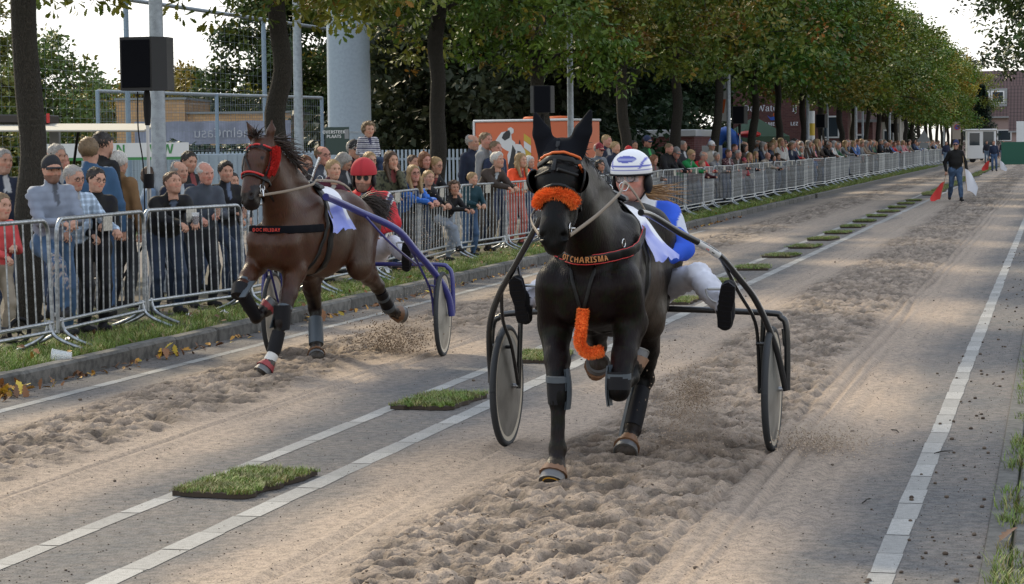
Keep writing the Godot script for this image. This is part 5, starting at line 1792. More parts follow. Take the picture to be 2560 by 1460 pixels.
# ---------------------------------------------------------------- crowd barriers
func build_barriers() -> void:
	var steel := mat("galvanised", lin(0.40, 0.43, 0.46), 0.38, 0.85)
	steel.albedo_texture = speckle(256, 140, 0.7, 1.1, 0.03, 0.6)
	tri_uv(steel, 0.5, false)
	var plate := mat("barrier_plate", lin(0.46, 0.44, 0.38), 0.6)
	plate.albedo_texture = speckle(128, 141, 0.75, 1.05, 0.05, 0.6)
	tri_uv(plate, 0.3, false)
	mat("wood", lin(0.30, 0.20, 0.11), 0.7)
	var L := 2.34
	var frame := MB.new()
	var h := 1.09
	var x0 := -L / 2 + 0.02
	var fr := [v3(x0, 0.14, 0)]
	for i in 7:
		var a := PI - i * PI / 12.0
		fr.append(v3(x0 + 0.12 + cos(a) * 0.12, h - 0.12 + sin(a) * 0.12, 0))
	for i in 7:
		var a := PI / 2 - i * PI / 12.0
		fr.append(v3(-x0 - 0.12 + cos(a) * 0.12, h - 0.12 + sin(a) * 0.12, 0))
	fr.append(v3(-x0, 0.14, 0))
	frame.tube(fr, 0.0185, 8)
	var rail := MB.new()
	rail.bar(v3(x0, 0.235, 0), v3(-x0, 0.235, 0), 0.0165)
	var rail2 := MB.new()
	rail2.bar(v3(x0 + 0.08, 0.165, 0.02), v3(-x0 - 0.08, 0.165, 0.02), 0.0165)
	var barm := MB.new()
	barm.bar(v3(0, 0.235, 0), v3(0, h - 0.005, 0), 0.0075, 6)
	var foot := MB.new()
	for s in [-1.0, 1.0]:
		foot.tube(smooth([v3(0, 0.26, 0), v3(0, 0.15, s * 0.03), v3(0, 0.08, s * 0.13), v3(0, 0.018, s * 0.29)], 4), 0.0165, 8)
	var sign := MB.new()
	sign.box(v3(0, h - 0.075, 0.024), v3(0.24, 0.13, 0.004), Basis.IDENTITY, 0.0015)
	var hook := MB.new()
	hook.box(v3(0, 0.80, 0), v3(0.05, 0.035, 0.03), Basis.IDENTITY, 0.006)
	hook.box(v3(0, 0.30, 0), v3(0.05, 0.035, 0.03), Basis.IDENTITY, 0.006)
	var meshes := [frame.mesh(), rail.mesh(), rail2.mesh(), barm.mesh(), foot.mesh(), sign.mesh(), hook.mesh()]
	var all := MB.new()   # far ones: bars joined
	for k in 13:
		all.join(barm, Transform3D(Basis(), v3(-L / 2 + 0.165 + k * 0.1675, 0, 0)))
	var allm := all.mesh()
	var ends := [-12.5, -14.9, -17.25, -19.68, -21.85, -24.2, -26.7, -29.2, -31.9, -34.5]
	var z := -34.5
	while z > -196.0:
		z -= 2.42
		ends.append(z)
	var xs := [-8.25, -8.12, -8.14, -8.36, -8.16, -8.2, -8.3, -8.42, -8.6, -8.5]
	for i in ends.size() - 1:
		var a: float = xs[i] if i < xs.size() else -8.38 + R.randf_range(-0.12, 0.12) - smoothstep(-60, -190, ends[i]) * 0.3
		if i >= xs.size():
			xs.append(a)
		var b: float = xs[i + 1] if i + 1 < xs.size() else -8.38 + R.randf_range(-0.12, 0.12) - smoothstep(-60, -190, ends[i + 1]) * 0.3
		if i + 1 >= xs.size():
			xs.append(b)
		var p := Vector3(a, 0.095, ends[i])
		var q := Vector3(b, 0.095, ends[i + 1])
		var d := q - p
		var label := "galvanised crowd barrier in the long row far up the road" if i > 24 else "galvanised barrier number %d from the left edge, right of the black horse" % (i + 1)
		if i < 13:
			label = ["nearest barrier, cut by the left edge", "first full barrier, by the stroller wheel", "barrier between the man in the quilted grey jacket and the denim jacket", "barrier with a blank plate in front of the men with beers", "barrier partly behind the brown horse legs", "barrier behind the brown horse belly", "barrier behind the driver in red", "barrier under the woman in the bright blue jacket", "barrier with the curly haired boy perched on it", "barrier under the blond boy in teal", "barrier under the white haired man in brown", "barrier under the girl in neon orange", "barrier behind the black horse head"][i]
		var t := thing("crowd_barrier", "galvanised steel " + label if i < 13 else label, "barrier", (p + q) * 0.5, atan2(-d.z, d.x), "crowd barriers standing end to end along the verge")
		t.rotation.z = R.randf_range(-0.008, 0.008)
		t.rotation.x = R.randf_range(-0.03, 0.03)
		t.scale.x = (d.length() - 0.05) / L
		part("frame", meshes[0], steel, t)
		part("bottom_rail", meshes[1], steel, t)
		part("foot_rail", meshes[2], steel, t)
		if i < 18:
			for k in 13:
				var m := part("bar", meshes[3], steel, t)
				m.position.x = -L / 2 + 0.165 + k * 0.1675
		else:
			part("bars", allm, steel, t).set_meta("kind", "stuff")
		for s in [-1.0, 1.0]:
			var m := part("foot", meshes[4], steel, t)
			m.position.x = s * (L / 2 - 0.10)
		if i < 26:
			var m := part("plate", meshes[5], plate, t)
			m.position = v3(-0.15 + 0.3 * fmod(i * 0.37, 1.0), 0, 0)
			var k := part("hook", meshes[6], steel, t)
			k.position.x = L / 2 - 0.0


# ---------------------------------------------------------------- tack, sulkies, drivers
func fuzz(mb: MB, pts: Array, r: float, n: int, len: float, rg: RandomNumberGenerator) -> void:
	var s := smooth(pts, 6)
	mb.tube(s, r * 0.8, 10)
	for i in n:
		var u := rg.randf() * (s.size() - 1)
		var k := mini(int(u), s.size() - 2)
		var p: Vector3 = s[k].lerp(s[k + 1], u - k)
		var t: Vector3 = (s[k + 1] - s[k]).normalized()
		var d := Vector3(rg.randfn(), rg.randfn(), rg.randfn())
		var e := d - t * d.dot(t) * 0.7
		e = e.normalized()
		var o := e - t * e.dot(t)
		o = o.normalized()
		var w := o.cross(t).lerp(t, rg.randf()).normalized() * 0.0028
		var g := o * r * 0.72
		mb.col = Color(1, 1, 1) * rg.randf_range(0.7, 1.15)
		mb.face(p + g - w, p + g + w, p + g + e * (r * 0.28 + len * rg.randf_range(0.5, 1.0)))
	mb.col = Color(1, 1, 1)


func letters(mb: MB, text: String, pts: Array, outs: Array, size: float, gap := 1.0, font_name := "Droid Sans", bold := 700) -> void:  # text laid along a polyline
	var font := SystemFont.new()
	font.font_names = PackedStringArray([font_name])
	font.font_weight = bold
	var ls := [0.0]
	for i in pts.size() - 1:
		ls.append(ls[i] + (pts[i + 1] - pts[i]).length())
	var total: float = ls[-1]
	var adv := []
	var sum := 0.0
	for ch in text:
		var w := font.get_string_size(ch, HORIZONTAL_ALIGNMENT_LEFT, -1, 64).x / 64.0 * size * gap
		adv.append(w)
		sum += w
	var at := (total - sum) * 0.5
	for k in text.length():
		var c: float = at + adv[k] * 0.5
		at += adv[k]
		if text[k] == " ":
			continue
		var i := 0
		while i < ls.size() - 2 and ls[i + 1] < c:
			i += 1
		var t: float = clampf((c - ls[i]) / maxf(ls[i + 1] - ls[i], 1e-6), 0, 1)
		var p: Vector3 = pts[i].lerp(pts[i + 1], t)
		var x: Vector3 = (pts[i + 1] - pts[i]).normalized()
		var z: Vector3 = (outs[i].lerp(outs[i + 1], t) as Vector3)
		z = (z - x * z.dot(x)).normalized()
		var tm := TextMesh.new()
		tm.text = text[k]
		tm.font = font
		tm.font_size = 64
		tm.pixel_size = size / 64.0
		tm.depth = 0.002
		var a := tm.get_mesh_arrays()
		if a.size() == 0 or a[Mesh.ARRAY_VERTEX] == null:
			continue
		var o := MB.new()
		o.v = a[Mesh.ARRAY_VERTEX]
		o.n = a[Mesh.ARRAY_NORMAL]
		o.ix = a[Mesh.ARRAY_INDEX]
		o.c.resize(o.v.size())
		o.c.fill(mb.col)
		o.uv.resize(o.v.size())
		mb.join(o, Transform3D(Basis(x, z.cross(x).normalized(), z), p))


func sleeve(mb: MB, a: Vector3, b: Vector3, ra: float, rb: float, flare := 0.0) -> void:
	mb.tube([a, a.lerp(b, 0.3), a.lerp(b, 0.7), b], [ra, lerpf(ra, rb, 0.3) + flare, lerpf(ra, rb, 0.7) + flare, rb], 12)


func tack_materials() -> void:
	mat("black_leather", lin(0.006, 0.0058, 0.0058), 0.42).metallic_specular = 0.35
	mat("black_cloth", lin(0.006, 0.0065, 0.009), 0.9).metallic_specular = 0.2
	mat("tan_rein", lin(0.20, 0.155, 0.115), 0.6)
	mat("chrome", lin(0.6, 0.6, 0.6), 0.2, 1.0)
	mat("orange_fluff", lin(0.95, 0.21, 0.035), 0.9, 0.0, true)
	mat("red_fluff", lin(0.55, 0.022, 0.016), 0.9, 0.0, true)
	mat("orange_trim", lin(0.62, 0.12, 0.022), 0.6)
	mat("red_trim", lin(0.45, 0.02, 0.018), 0.5)
	mat("slate_boot", lin(0.050, 0.064, 0.078), 0.5)
	mat("boot_black", lin(0.007, 0.007, 0.009), 0.6).metallic_specular = 0.3
	mat("brown_bell", lin(0.17, 0.085, 0.042), 0.5)
	mat("red_bell", lin(0.24, 0.03, 0.035), 0.6)
	mat("hoof_grey", lin(0.10, 0.10, 0.105), 0.4)
	mat("worn_shoe", lin(0.16, 0.155, 0.15), 0.5, 0.6)
	mat("steel_shoe", lin(0.4, 0.41, 0.43), 0.35, 0.8)
	mat("number_cloth", Color(1, 1, 1), 0.35, 0.0, true)
	mat("white_hair", lin(0.5, 0.49, 0.47), 0.7)
	mat("mane_hair", Color(1, 1, 1), 0.45, 0.0, true)
	mat("lettering_orange", lin(0.42, 0.16, 0.04), 0.6)
	mat("lettering_red", lin(0.5, 0.03, 0.02), 0.6)
	mat("yellow_sole", lin(0.6, 0.30, 0.02), 0.6)


func body_of(H: Dictionary, lift := 0.006) -> Callable:
	var f: Field = H.f
	return func(from: Vector3, dir: Vector3) -> Vector3: return hit(f, from, dir, 0.7) - dir * lift


func girth(h: Node3D, H: Dictionary, at: Vector3, fwd: Vector3, width: float, called := "girth") -> void:
	var m := MB.new()
	var lx: Vector3 = H.lx
	var up := fwd.cross(lx).normalized()
	strap(m, loop(H.f, at, lx, up, 0.0, TAU, 40, 0.62, 0.004), width, 0.012)
	part(called, m, M.black_leather, h)


func cloth_over(h: Node3D, H: Dictionary, z0: float, z1: float, cx: float, cy: float, a0: float, a1: float, flare: float) -> void:  # number cloth draped over the back
	var g := PackedVector3Array()
	var cc := PackedColorArray()
	var lx: Vector3 = H.lx
	var fz := lx.cross(Vector3.UP)
	var n := nz(int(z0 * 100) + 500, 9.0, 2)
	for r in 13:
		var zz := lerpf(z0, z1, r / 12.0)
		for q in 33:
			var a := lerpf(a0, a1, q / 32.0)
			var c := Vector3(cx, cy, 0) + fz * zz
			var d := lx * cos(a) + Vector3.UP * sin(a)
			var p := hit(H.f, c + d * 0.62, -d, 0.6) + d * (0.014 + n.get_noise_2d(q * 0.03, zz) * 0.01)
			var e := absf(q - 16) / 16.0
			if e > 0.62:
				p += lx * signf(cos(a)) * flare * (e - 0.62) * (1.0 + r * 0.12) + Vector3(0, n.get_noise_2d(q * 0.2, zz * 3.0) * 0.03, 0)
			g.append(p)
			cc.append(Color(0.60, 0.61, 0.66) if e < 0.55 or r > 9 and e < 0.8 else Color(0.055, 0.085, 0.42) if e < 0.66 else Color(0.20, 0.24, 0.60))
	for pass_ in 3:
		var o := g.duplicate()
		for r in 13:
			for q in range(1, 32):
				var i := r * 33 + q
				g[i] = o[i] * 0.4 + (o[i - 1] + o[i + 1]) * 0.2 + (o[maxi(i - 33, q)] + o[mini(i + 33, 12 * 33 + q)]) * 0.1
	var m := MB.new()
	m.grid(g, 33)
	m.c = cc
	part("number_cloth", m, M.number_cloth, h)


func hair_strands(called: String, parent: Node3D, roots: Array, dirs: Array, n: int, len: float, c: Color, droop: float, seed_: int, spread := 0.35) -> void:
	var rg := RandomNumberGenerator.new()
	rg.seed = seed_
	var mb := MB.new()
	for i in n:
		var u := rg.randf() * (roots.size() - 1.001)
		var k := int(u)
		var p: Vector3 = roots[k].lerp(roots[k + 1], u - k) + Vector3(rg.randfn(), rg.randfn(), rg.randfn()) * 0.010
		var d: Vector3 = (dirs[k].lerp(dirs[k + 1], u - k) as Vector3).normalized()
		d = (d + Vector3(rg.randfn(), rg.randfn(), rg.randfn()) * spread).normalized()
		var l := len * rg.randf_range(0.5, 1.0)
		var pts := [p]
		for s in 5:
			d = (d + Vector3(rg.randfn() * 0.12, -droop + rg.randfn() * 0.1, rg.randfn() * 0.12)).normalized()
			p += d * l / 5.0
			pts.append(p)
		mb.col = c * rg.randf_range(0.6, 1.5)
		mb.col.a = 1.0
		mb.tube(pts, [0.0042, 0.004, 0.0034, 0.0026, 0.0018, 0.0006], 4, false)
	part(called, mb, M.mane_hair, parent)


func hoof(h: Node3D, l: Array, bell: Material, sole: Material, shoe := true) -> void:  # bell boot, hoof wall and shoe
	var d: Vector3 = (l[5] - l[4]).normalized()
	var m := MB.new()
	sleeve(m, l[4] - d * 0.034, l[4] + d * 0.05, 0.044, 0.076, 0.0)
	part("bell_boot", m, bell, h)
	var q := MB.new()
	q.tube([l[4] + d * 0.03, l[4] + d * 0.075, l[4] + d * 0.088], [0.058, 0.068, 0.068], 16)
	part("hoof", q, M.hoof_grey, h)
	if shoe:
		var r := MB.new()
		r.tube([l[4] + d * 0.088, l[4] + d * 0.096], [0.071, 0.069], 16)
		part("horseshoe", r, M.worn_shoe, h)
		var s := MB.new()
		s.tube([l[4] + d * 0.096, l[4] + d * 0.0985], [0.05, 0.048], 14)
		part("sole", s, sole, h)


func rings(mb: MB, at: Vector3, axis: Vector3, r: float) -> void:
	mb.ring(at, axis, r, r * 0.14, 16, 6)


func black_tack(h: Node3D) -> void:

	var D := HF.duplicate()
	var P: Dictionary = D.P
	var H: Callable = D.H
	var fw: Vector3 = D.fw
	var hx: Vector3 = D.hx
	var hd: Vector3 = D.hd
	var f: Field = D.f
	var rg := RandomNumberGenerator.new()
	rg.seed = 5
	# ear hood
	var e := Field.new(P.poll - v3(0.24, 0.16, 0.22), P.poll + v3(0.24, 0.22, 0.22), 0.008)
	e.cap(H.call(0.03, -0.03, 0), H.call(0.12, -0.01, 0), 0.099, 0.104, 0.03, 0, hx, 0.98)
	for s in [-1.0, 1.0]:
		var t: Vector3 = P.earl if s < 0 else P.earr
		var b: Vector3 = H.call(0.0, -0.02, s * 0.07)
		e.cap(b, b.lerp(t, 0.5), 0.055, 0.046, 0.03, 0, fw, 0.55)
		e.cap(b.lerp(t, 0.5), t, 0.046, 0.013, 0.015, 0, fw, 0.55)
	e.cut(H.call(0.21, 0.02, 0), 0.10, 0.01)
	e.cut(H.call(0.19, -0.12, 0), 0.10, 0.01)
	var a := e.nets()
	var cc := PackedColorArray()
	cc.resize(a[0].size())
	cc.fill(Color(1, 1, 1))
	part("ear_hood", arr_mesh(a[0], a[1], cc, a[3]), M.black_cloth, h)
	# browband, orange piping, head straps
	var bm := MB.new()
	strap(bm, loop(f, H.call(0.115, -0.02, 0), hx, fw, -0.25, PI + 0.25, 22, 0.3, 0.008), 0.028, 0.007)
	part("browband", bm, M.black_leather, h)
	var om := MB.new()
	om.tube(loop(f, H.call(0.075, -0.02, 0), hx, fw, 0.35, PI - 0.35, 16, 0.3, 0.012), 0.0075, 6)
	om.tube(loop(f, H.call(0.13, -0.02, 0), hx, fw, 0.05, 0.62, 8, 0.3, 0.009), 0.007, 6)
	part("orange_piping", om, M.orange_trim, h)
	var sm := MB.new()
	var face := []
	for i in 8:
		face.append(hit(f, H.call(0.0 + i * 0.028, 0.2, 0.0), -fw, 0.4) + fw * 0.012)
	strap(sm, face, 0.02, 0.004)
	for s in [-1.0, 1.0]:
		var ck := []
		for i in 9:
			ck.append(hit(f, H.call(0.07 + i * 0.043, -0.02 - i * 0.003, s * 0.25), -hx * s, 0.4) + hx * s * 0.007)
		strap(sm, ck, 0.02, 0.004)
		# between the blinkers
		sm.bar(hit(f, H.call(0.19, 0.2, s * 0.02), -fw, 0.4) + fw * 0.01, H.call(0.185, 0.05, s * 0.105), 0.010, 6)
	strap(sm, loop(f, H.call(0.265, -0.02, 0), hx, fw, -0.2, PI + 0.2, 16, 0.3, 0.006), 0.014, 0.004)
	strap(sm, loop(f, H.call(0.30, -0.08, 0), hx, -fw, -0.2, PI + 0.2, 12, 0.3, 0.006), 0.018, 0.004)
	part("bridle_strap", sm, M.black_leather, h)
	for s in [-1.0, 1.0]:
		var m := MB.new()
		var c: Vector3 = H.call(0.19, 0.005, s * 0.112)
		var ax: Vector3 = (hx * s * 0.85 - fw * 0.5).normalized()
		var u: Vector3 = ax.cross(hd).normalized()
		var w: Vector3 = u.cross(ax).normalized()
		var pr := []
		for i in 9:
			var t := PI * 0.5 * i / 8.0
			pr.append(Vector2(sin(t) * 0.062, -cos(t) * 0.038))
		m.lathe(pr, Transform3D(Basis(u, -ax, w), c), 20)
		for p in pr.duplicate():
			pass
		m.ring(c, ax, 0.062, 0.0055, 22, 6)
		part("blinker", m, M.black_leather, h)
	# fluffy orange noseband
	var fm := MB.new()
	var np := []
	for i in 9:
		var t := lerpf(0.12, PI - 0.12, i / 8.0)
		np.append(H.call(0.315 + sin(t) * -0.018, -0.01, 0) + hx * cos(t) * 0.088 + fw * sin(t) * 0.084)
	fuzz(fm, np, 0.031, 5200, 0.017, rg)
	part("fluffy_noseband", fm, M.orange_fluff, h)
	# bit and reins
	var bit := MB.new()
	for s in [-1.0, 1.0]:
		rings(bit, H.call(0.435, -0.03, s * 0.07), hx, 0.026)
		bit.bar(H.call(0.435, -0.03, s * 0.06), H.call(0.435, -0.03, s * 0.095), 0.006, 6)
	part("bit", bit, M.chrome, h)
	# breast collar with a name in orange letters
	var cpts := loop(f, P.chest + v3(0, 0.175, -0.22), hx, v3(0, -0.10, 1).normalized(), -0.55, PI + 0.2, 40, 0.6, 0.006)
	for i in cpts.size():
		cpts[i].y += 0.10 * pow(absf(i - 18.0) / 20.0, 2.0)
	var cm := MB.new()
	strap(cm, cpts, 0.052, 0.010)
	part("breast_collar", cm, M.black_leather, h)
	var tm := MB.new()
	for o in [-0.024, 0.024]:
		var q := []
		for p in cpts:
			q.append(p + v3(0, o, 0.008))
		tm.tube(q, 0.003, 5)
	part("collar_piping", tm, M.red_trim, h)
	var rp := cpts.duplicate()
	rp.reverse()
	var ro := []
	for p in rp:
		ro.append(p - (P.chest + v3(0, 0.13, -0.26)))
	var lm := MB.new()
	var lp := []
	for i in rp.size():
		lp.append(rp[i] + (ro[i] as Vector3).normalized() * 0.018 )
	letters(lm, "OT CHARISMA", lp.slice(8, 30), ro.slice(8, 30), 0.042, 1.06)
	part("collar_lettering", lm, M.lettering_orange, h)
	# breast straps and the fluffy orange chest roll
	var vm := MB.new()
	var low: Vector3 = hit(f, P.chest + v3(0.0, -0.14, 0.5), v3(0, 0, -1), 0.8) + v3(0, 0, 0.015)
	for s in [-1.0, 1.0]:
		var q := []
		for i in 7:
			var p: Vector3 = (P.chest + v3(s * 0.075, 0.13, 0.5)).lerp(P.chest + v3(0.0, -0.15, 0.5), i / 6.0)
			q.append(hit(f, p, v3(0, 0, -1), 0.8) + v3(0, 0, 0.006))
		strap(vm, q, 0.018, 0.004)
	part("breast_strap", vm, M.black_leather, h)
	var rm := MB.new()
	fuzz(rm, [low + v3(0.01, 0.03, 0.015), low + v3(0.0, -0.08, 0.03), low + v3(-0.005, -0.15, 0.03), low + v3(0.03, -0.20, 0.0), low + v3(0.085, -0.195, -0.07)], 0.027, 4200, 0.013, rg)
	part("fluffy_chest_roll", rm, M.orange_fluff, h)
	# saddle pad, girth, number cloth
	girth(h, D, P.wither + v3(0, -0.30, -0.08), v3(0, 0.1, 1).normalized(), 0.075)
	cloth_over(h, D, P.wither.z - 0.05, P.wither.z - 0.42, P.wither.x, 1.0, 0.48, PI - 0.12, 0.10)
	var pm := MB.new()
	var top: Vector3 = hit(f, P.wither + v3(0, 0.4, -0.08), v3(0, -1, 0), 0.7)
	for s in [-1.0, 1.0]:
		pm.box(top + v3(s * 0.07, 0.0, 0.0), v3(0.11, 0.03, 0.10), Basis(Vector3.BACK, -s * 0.45), 0.012)
	part("saddle_pad", pm, M.black_leather, h)
	var gm := MB.new()
	for s in [-1.0, 1.0]:
		rings(gm, top + v3(s * 0.10, 0.05, 0.0), v3(0.3, 0, 1).normalized(), 0.024)
	rings(gm, top + v3(0.02, 0.04, 0.02), v3(0, 0, 1), 0.022)
	for s in [-1.0, 1.0]:
		var q := hit(f, P.chest + v3(s * 0.5, 0.22, -0.05), v3(-s, 0, 0), 0.7) + v3(s * 0.012, 0, 0)
		rings(gm, q, v3(1, 0, 0.2).normalized(), 0.022)
	part("harness_ring", gm, M.chrome, h)
	# boots
	var rf: Array = P.rf
	var lf: Array = P.lf
	var km := MB.new()
	sleeve(km, rf[2] + v3(0, 0.075, -0.005), rf[2] + v3(0, -0.06, 0), 0.064, 0.056, 0.002)
	sleeve(km, lf[2] + v3(0, 0.09, 0.0), lf[2] + v3(0, 0.0, 0.01), 0.064, 0.060, 0.002)
	part("knee_boot", km, M.boot_black, h)
	for q in [[rf, 1.0], [lf, -1.0]]:
		var m := MB.new()
		var k: Vector3 = q[0][2]
		sleeve(m, k + v3(0, 0.085, 0), k + v3(0, 0.055, 0), 0.067, 0.067)
		var g := PackedVector3Array()
		for r in 7:
			for i in 6:
				var t := lerpf(-0.75, 0.75, i / 5.0)
				var yy := lerpf(0.125, -0.085, r / 6.0)
				g.append(k + v3(q[1] * (cos(t) * (0.052 + 0.010 * sin(r * 0.5))), yy, sin(t) * 0.06))
		m.grid(g, 6)
		for i in g.size():
			g[i].x += q[1] * 0.009
		m.grid(g, 6)
		part("knee_guard", m, M.slate_boot, h)
	var lh: Array = P.lh
	var hm := MB.new()
	sleeve(hm, lh[2].lerp(lh[3], 0.25), lh[3] + v3(0, 0.01, 0), 0.052, 0.054, 0.002)
	part("shin_boot", hm, M.boot_black, h)
	var hg := MB.new()
	var g2 := PackedVector3Array()
	for r in 8:
		for i in 6:
			var t := lerpf(-0.9, 0.9, i / 5.0)
			var c: Vector3 = lh[2].lerp(lh[3], lerpf(0.12, 1.1, r / 7.0))
			g2.append(c + v3(-cos(t) * 0.062, 0, sin(t) * 0.058 + 0.01))
	hg.grid(g2, 6)
	for i in g2.size():
		g2[i].x -= 0.007
	hg.grid(g2, 6)
	part("shin_guard", hg, M.slate_boot, h)
	hoof(h, rf, M.brown_bell, M.yellow_sole)
	hoof(h, lf, M.brown_bell, M.yellow_sole)
	hoof(h, lh, M.brown_bell, M.yellow_sole)
	hoof(h, P.rh, M.brown_bell, M.yellow_sole)
	hair_strands("mane", h, [P.poll + v3(0.03, 0.05, -0.08), P.poll.lerp(P.wither, 0.4) + v3(0.03, 0.07, 0), P.wither + v3(0.03, 0.02, 0)], [v3(1, -0.4, -0.4), v3(1, -0.6, -0.5), v3(0.8, -0.5, -0.6)], 60, 0.11, Color(0.016, 0.013, 0.012), 0.15, 21)
	hair_strands("tail", h, [P.tail + v3(0, 0.04, -0.08), P.tail + v3(0, 0.0, -0.12)], [v3(0.15, -0.5, -1), v3(0.1, -0.7, -0.9)], 170, 0.62, Color(0.016, 0.013, 0.012), 0.22, 22, 0.16)


func brown_tack(h: Node3D) -> void:
	var D := HF.duplicate()
	var P: Dictionary = D.P
	var H: Callable = D.H
	var fw: Vector3 = D.fw
	var hx: Vector3 = D.hx
	var f: Field = D.f
	var rg := RandomNumberGenerator.new()
	rg.seed = 6
	var bm := MB.new()
	strap(bm, loop(f, H.call(0.085, -0.02, 0), hx, fw, -0.3, PI + 0.3, 22, 0.3, 0.008), 0.030, 0.006)
	part("browband", bm, M.black_leather, h)
	var om := MB.new()
	om.tube(loop(f, H.call(0.078, -0.02, 0), hx, fw, -0.2, PI + 0.2, 18, 0.3, 0.014), 0.0085, 6)
	om.tube(loop(f, H.call(0.325, -0.03, 0), hx, fw, 0.25, PI - 0.25, 12, 0.3, 0.016), 0.0085, 6)
	part("red_band", om, M.red_trim, h)
	var sm := MB.new()
	var face := []
	for i in 7:
		face.append(hit(f, H.call(0.06 + i * 0.022, 0.2, 0.0), -fw, 0.4) + fw * 0.008)
	strap(sm, face, 0.020, 0.004)
	for s in [-1.0, 1.0]:
		var y := []
		for i in 6:
			y.append(hit(f, H.call(0.19 + i * 0.027, 0.2, s * 0.055 * i / 5.0), -fw, 0.4) + fw * 0.008)
		strap(sm, y, 0.013, 0.004)
		var ck := []
		for i in 9:
			ck.append(hit(f, H.call(0.07 + i * 0.043, -0.03, s * 0.25), -hx * s, 0.4) + hx * s * 0.007)
		strap(sm, ck, 0.02, 0.004)
	strap(sm, loop(f, H.call(0.335, -0.03, 0), hx, fw, -0.4, PI + 0.4, 18, 0.3, 0.007), 0.028, 0.006)
	strap(sm, loop(f, H.call(0.335, -0.06, 0), hx, -fw, -0.2, PI + 0.2, 12, 0.3, 0.006), 0.02, 0.004)
	part("bridle_strap", sm, M.black_leather, h)
	var bit := MB.new()
	for s in [-1.0, 1.0]:
		rings(bit, H.call(0.40, -0.04, s * 0.075), hx, 0.024)
		rings(bit, H.call(0.43, -0.045, s * 0.075), hx, 0.018)
		bit.bar(H.call(0.40, -0.04, s * 0.075), H.call(0.47, -0.06, s * 0.085), 0.005, 6)
	part("bit", bit, M.chrome, h)
	var rm := MB.new()
	fuzz(rm, [H.call(0.06, -0.05, 0.118), H.call(0.13, -0.06, 0.128), H.call(0.20, -0.065, 0.118), H.call(0.27, -0.065, 0.095)], 0.038, 3800, 0.012, rg)
	part("fluffy_cheek_roll", rm, M.red_fluff, h)
	var rm2 := MB.new()
	fuzz(rm2, [H.call(0.27, -0.06, 0.098), H.call(0.31, -0.075, 0.07), H.call(0.325, -0.09, 0.03)], 0.018, 900, 0.008, rg)
	part("fluffy_throat_roll", rm2, M.red_fluff, h)
	# breast band with red letters
	var lx: Vector3 = D.lx
	var fz := lx.cross(Vector3.UP)
	var cpts := loop(f, P.chest + v3(0, 0.10, 0) - fz * 0.25, lx, fz, -0.45, PI + 0.3, 40, 0.62, 0.006)
	var cm := MB.new()
	strap(cm, cpts, 0.062, 0.010)
	part("breast_band", cm, M.black_cloth, h)
	var rp := cpts.duplicate()
	rp.reverse()
	var ro := []
	var lp := []
	for p in rp:
		var o: Vector3 = (p - (P.chest + v3(0, 0.10, 0) - fz * 0.25))
		ro.append(o)
		lp.append(p + o.normalized() * 0.020 )
	var lm := MB.new()
	letters(lm, "DOC HOLIDAY", lp.slice(11, 28), ro.slice(11, 28), 0.036, 1.05)
	part("band_lettering", lm, M.lettering_red, h)
	girth(h, D, P.wither + v3(0, -0.30, 0) - fz * 0.10, fz, 0.085)
	girth(h, D, P.wither + v3(0, -0.24, 0) - fz * 0.03, (fz + v3(0, 0.35, 0)).normalized(), 0.03, "collar_strap")
	cloth_over(h, D, P.wither.z - 0.06, P.wither.z - 0.40, P.wither.x + 0.0, 1.0, 0.40, PI - 0.10, 0.06)
	var top: Vector3 = hit(f, P.wither + v3(0, 0.4, 0) - fz * 0.1, v3(0, -1, 0), 0.7)
	var pm := MB.new()
	for s in [-1.0, 1.0]:
		pm.box(top + lx * s * 0.07, v3(0.11, 0.03, 0.11), Basis(lx, Vector3.UP, fz) * Basis(Vector3.BACK, -s * 0.45), 0.012)
	part("saddle_pad", pm, M.black_leather, h)
	var gm := MB.new()
	for s in [-1.0, 1.0]:
		rings(gm, top + lx * s * 0.10 + v3(0, 0.05, 0), fz, 0.024)
	rings(gm, top + v3(0, 0.06, 0), fz, 0.03)
	gm.tube([top + lx * 0.02 + v3(0, 0.02, 0), top + lx * 0.05 + v3(0, 0.12, -0.02), top + lx * 0.09 + v3(0, 0.22, -0.04)], [0.008, 0.010, 0.014], 6)
	part("harness_ring", gm, M.chrome, h)
	# boots
	var lf: Array = P.lf
	var rf: Array = P.rf
	var lh: Array = P.lh
	var rh: Array = P.rh
	var m := MB.new()
	sleeve(m, lf[2] + v3(0, 0.10, 0), lf[2] + v3(0, -0.09, 0.0), 0.066, 0.056, 0.006)
	sleeve(m, lf[2].lerp(lf[3], 0.38), lf[3], 0.051, 0.054, 0.002)
	sleeve(m, rf[2].lerp(rf[3], 0.05), rf[3], 0.055, 0.05, 0.003)
	sleeve(m, rf[2] + v3(0, 0.03, -0.03), rf[2] + v3(0, -0.05, 0.03), 0.068, 0.062, 0.004)
	sleeve(m, lh[2].lerp(lh[3], 0.25), lh[3], 0.052, 0.055, 0.002)
	part("leg_boot", m, M.boot_black, h)
	for q in [[lf, -1.0], [rf, 1.0]]:
		var k: Vector3 = q[0][2]
		var gmb := MB.new()
		var up: Vector3 = (q[0][1] - k).normalized()
		sleeve(gmb, k + up * 0.10, k + up * 0.075, 0.061, 0.061)
		var g := PackedVector3Array()
		for r in 7:
			for i in 6:
				var t := lerpf(-0.8, 0.8, i / 5.0)
				g.append(k + up * lerpf(0.12, -0.09, r / 6.0) + lx * q[1] * cos(t) * 0.074 + fz * sin(t) * 0.066)
		gmb.grid(g, 6)
		for i in g.size():
			g[i] += lx * q[1] * 0.008
		gmb.grid(g, 6)
		part("knee_guard", gmb, M.slate_boot, h)
	var sg := MB.new()
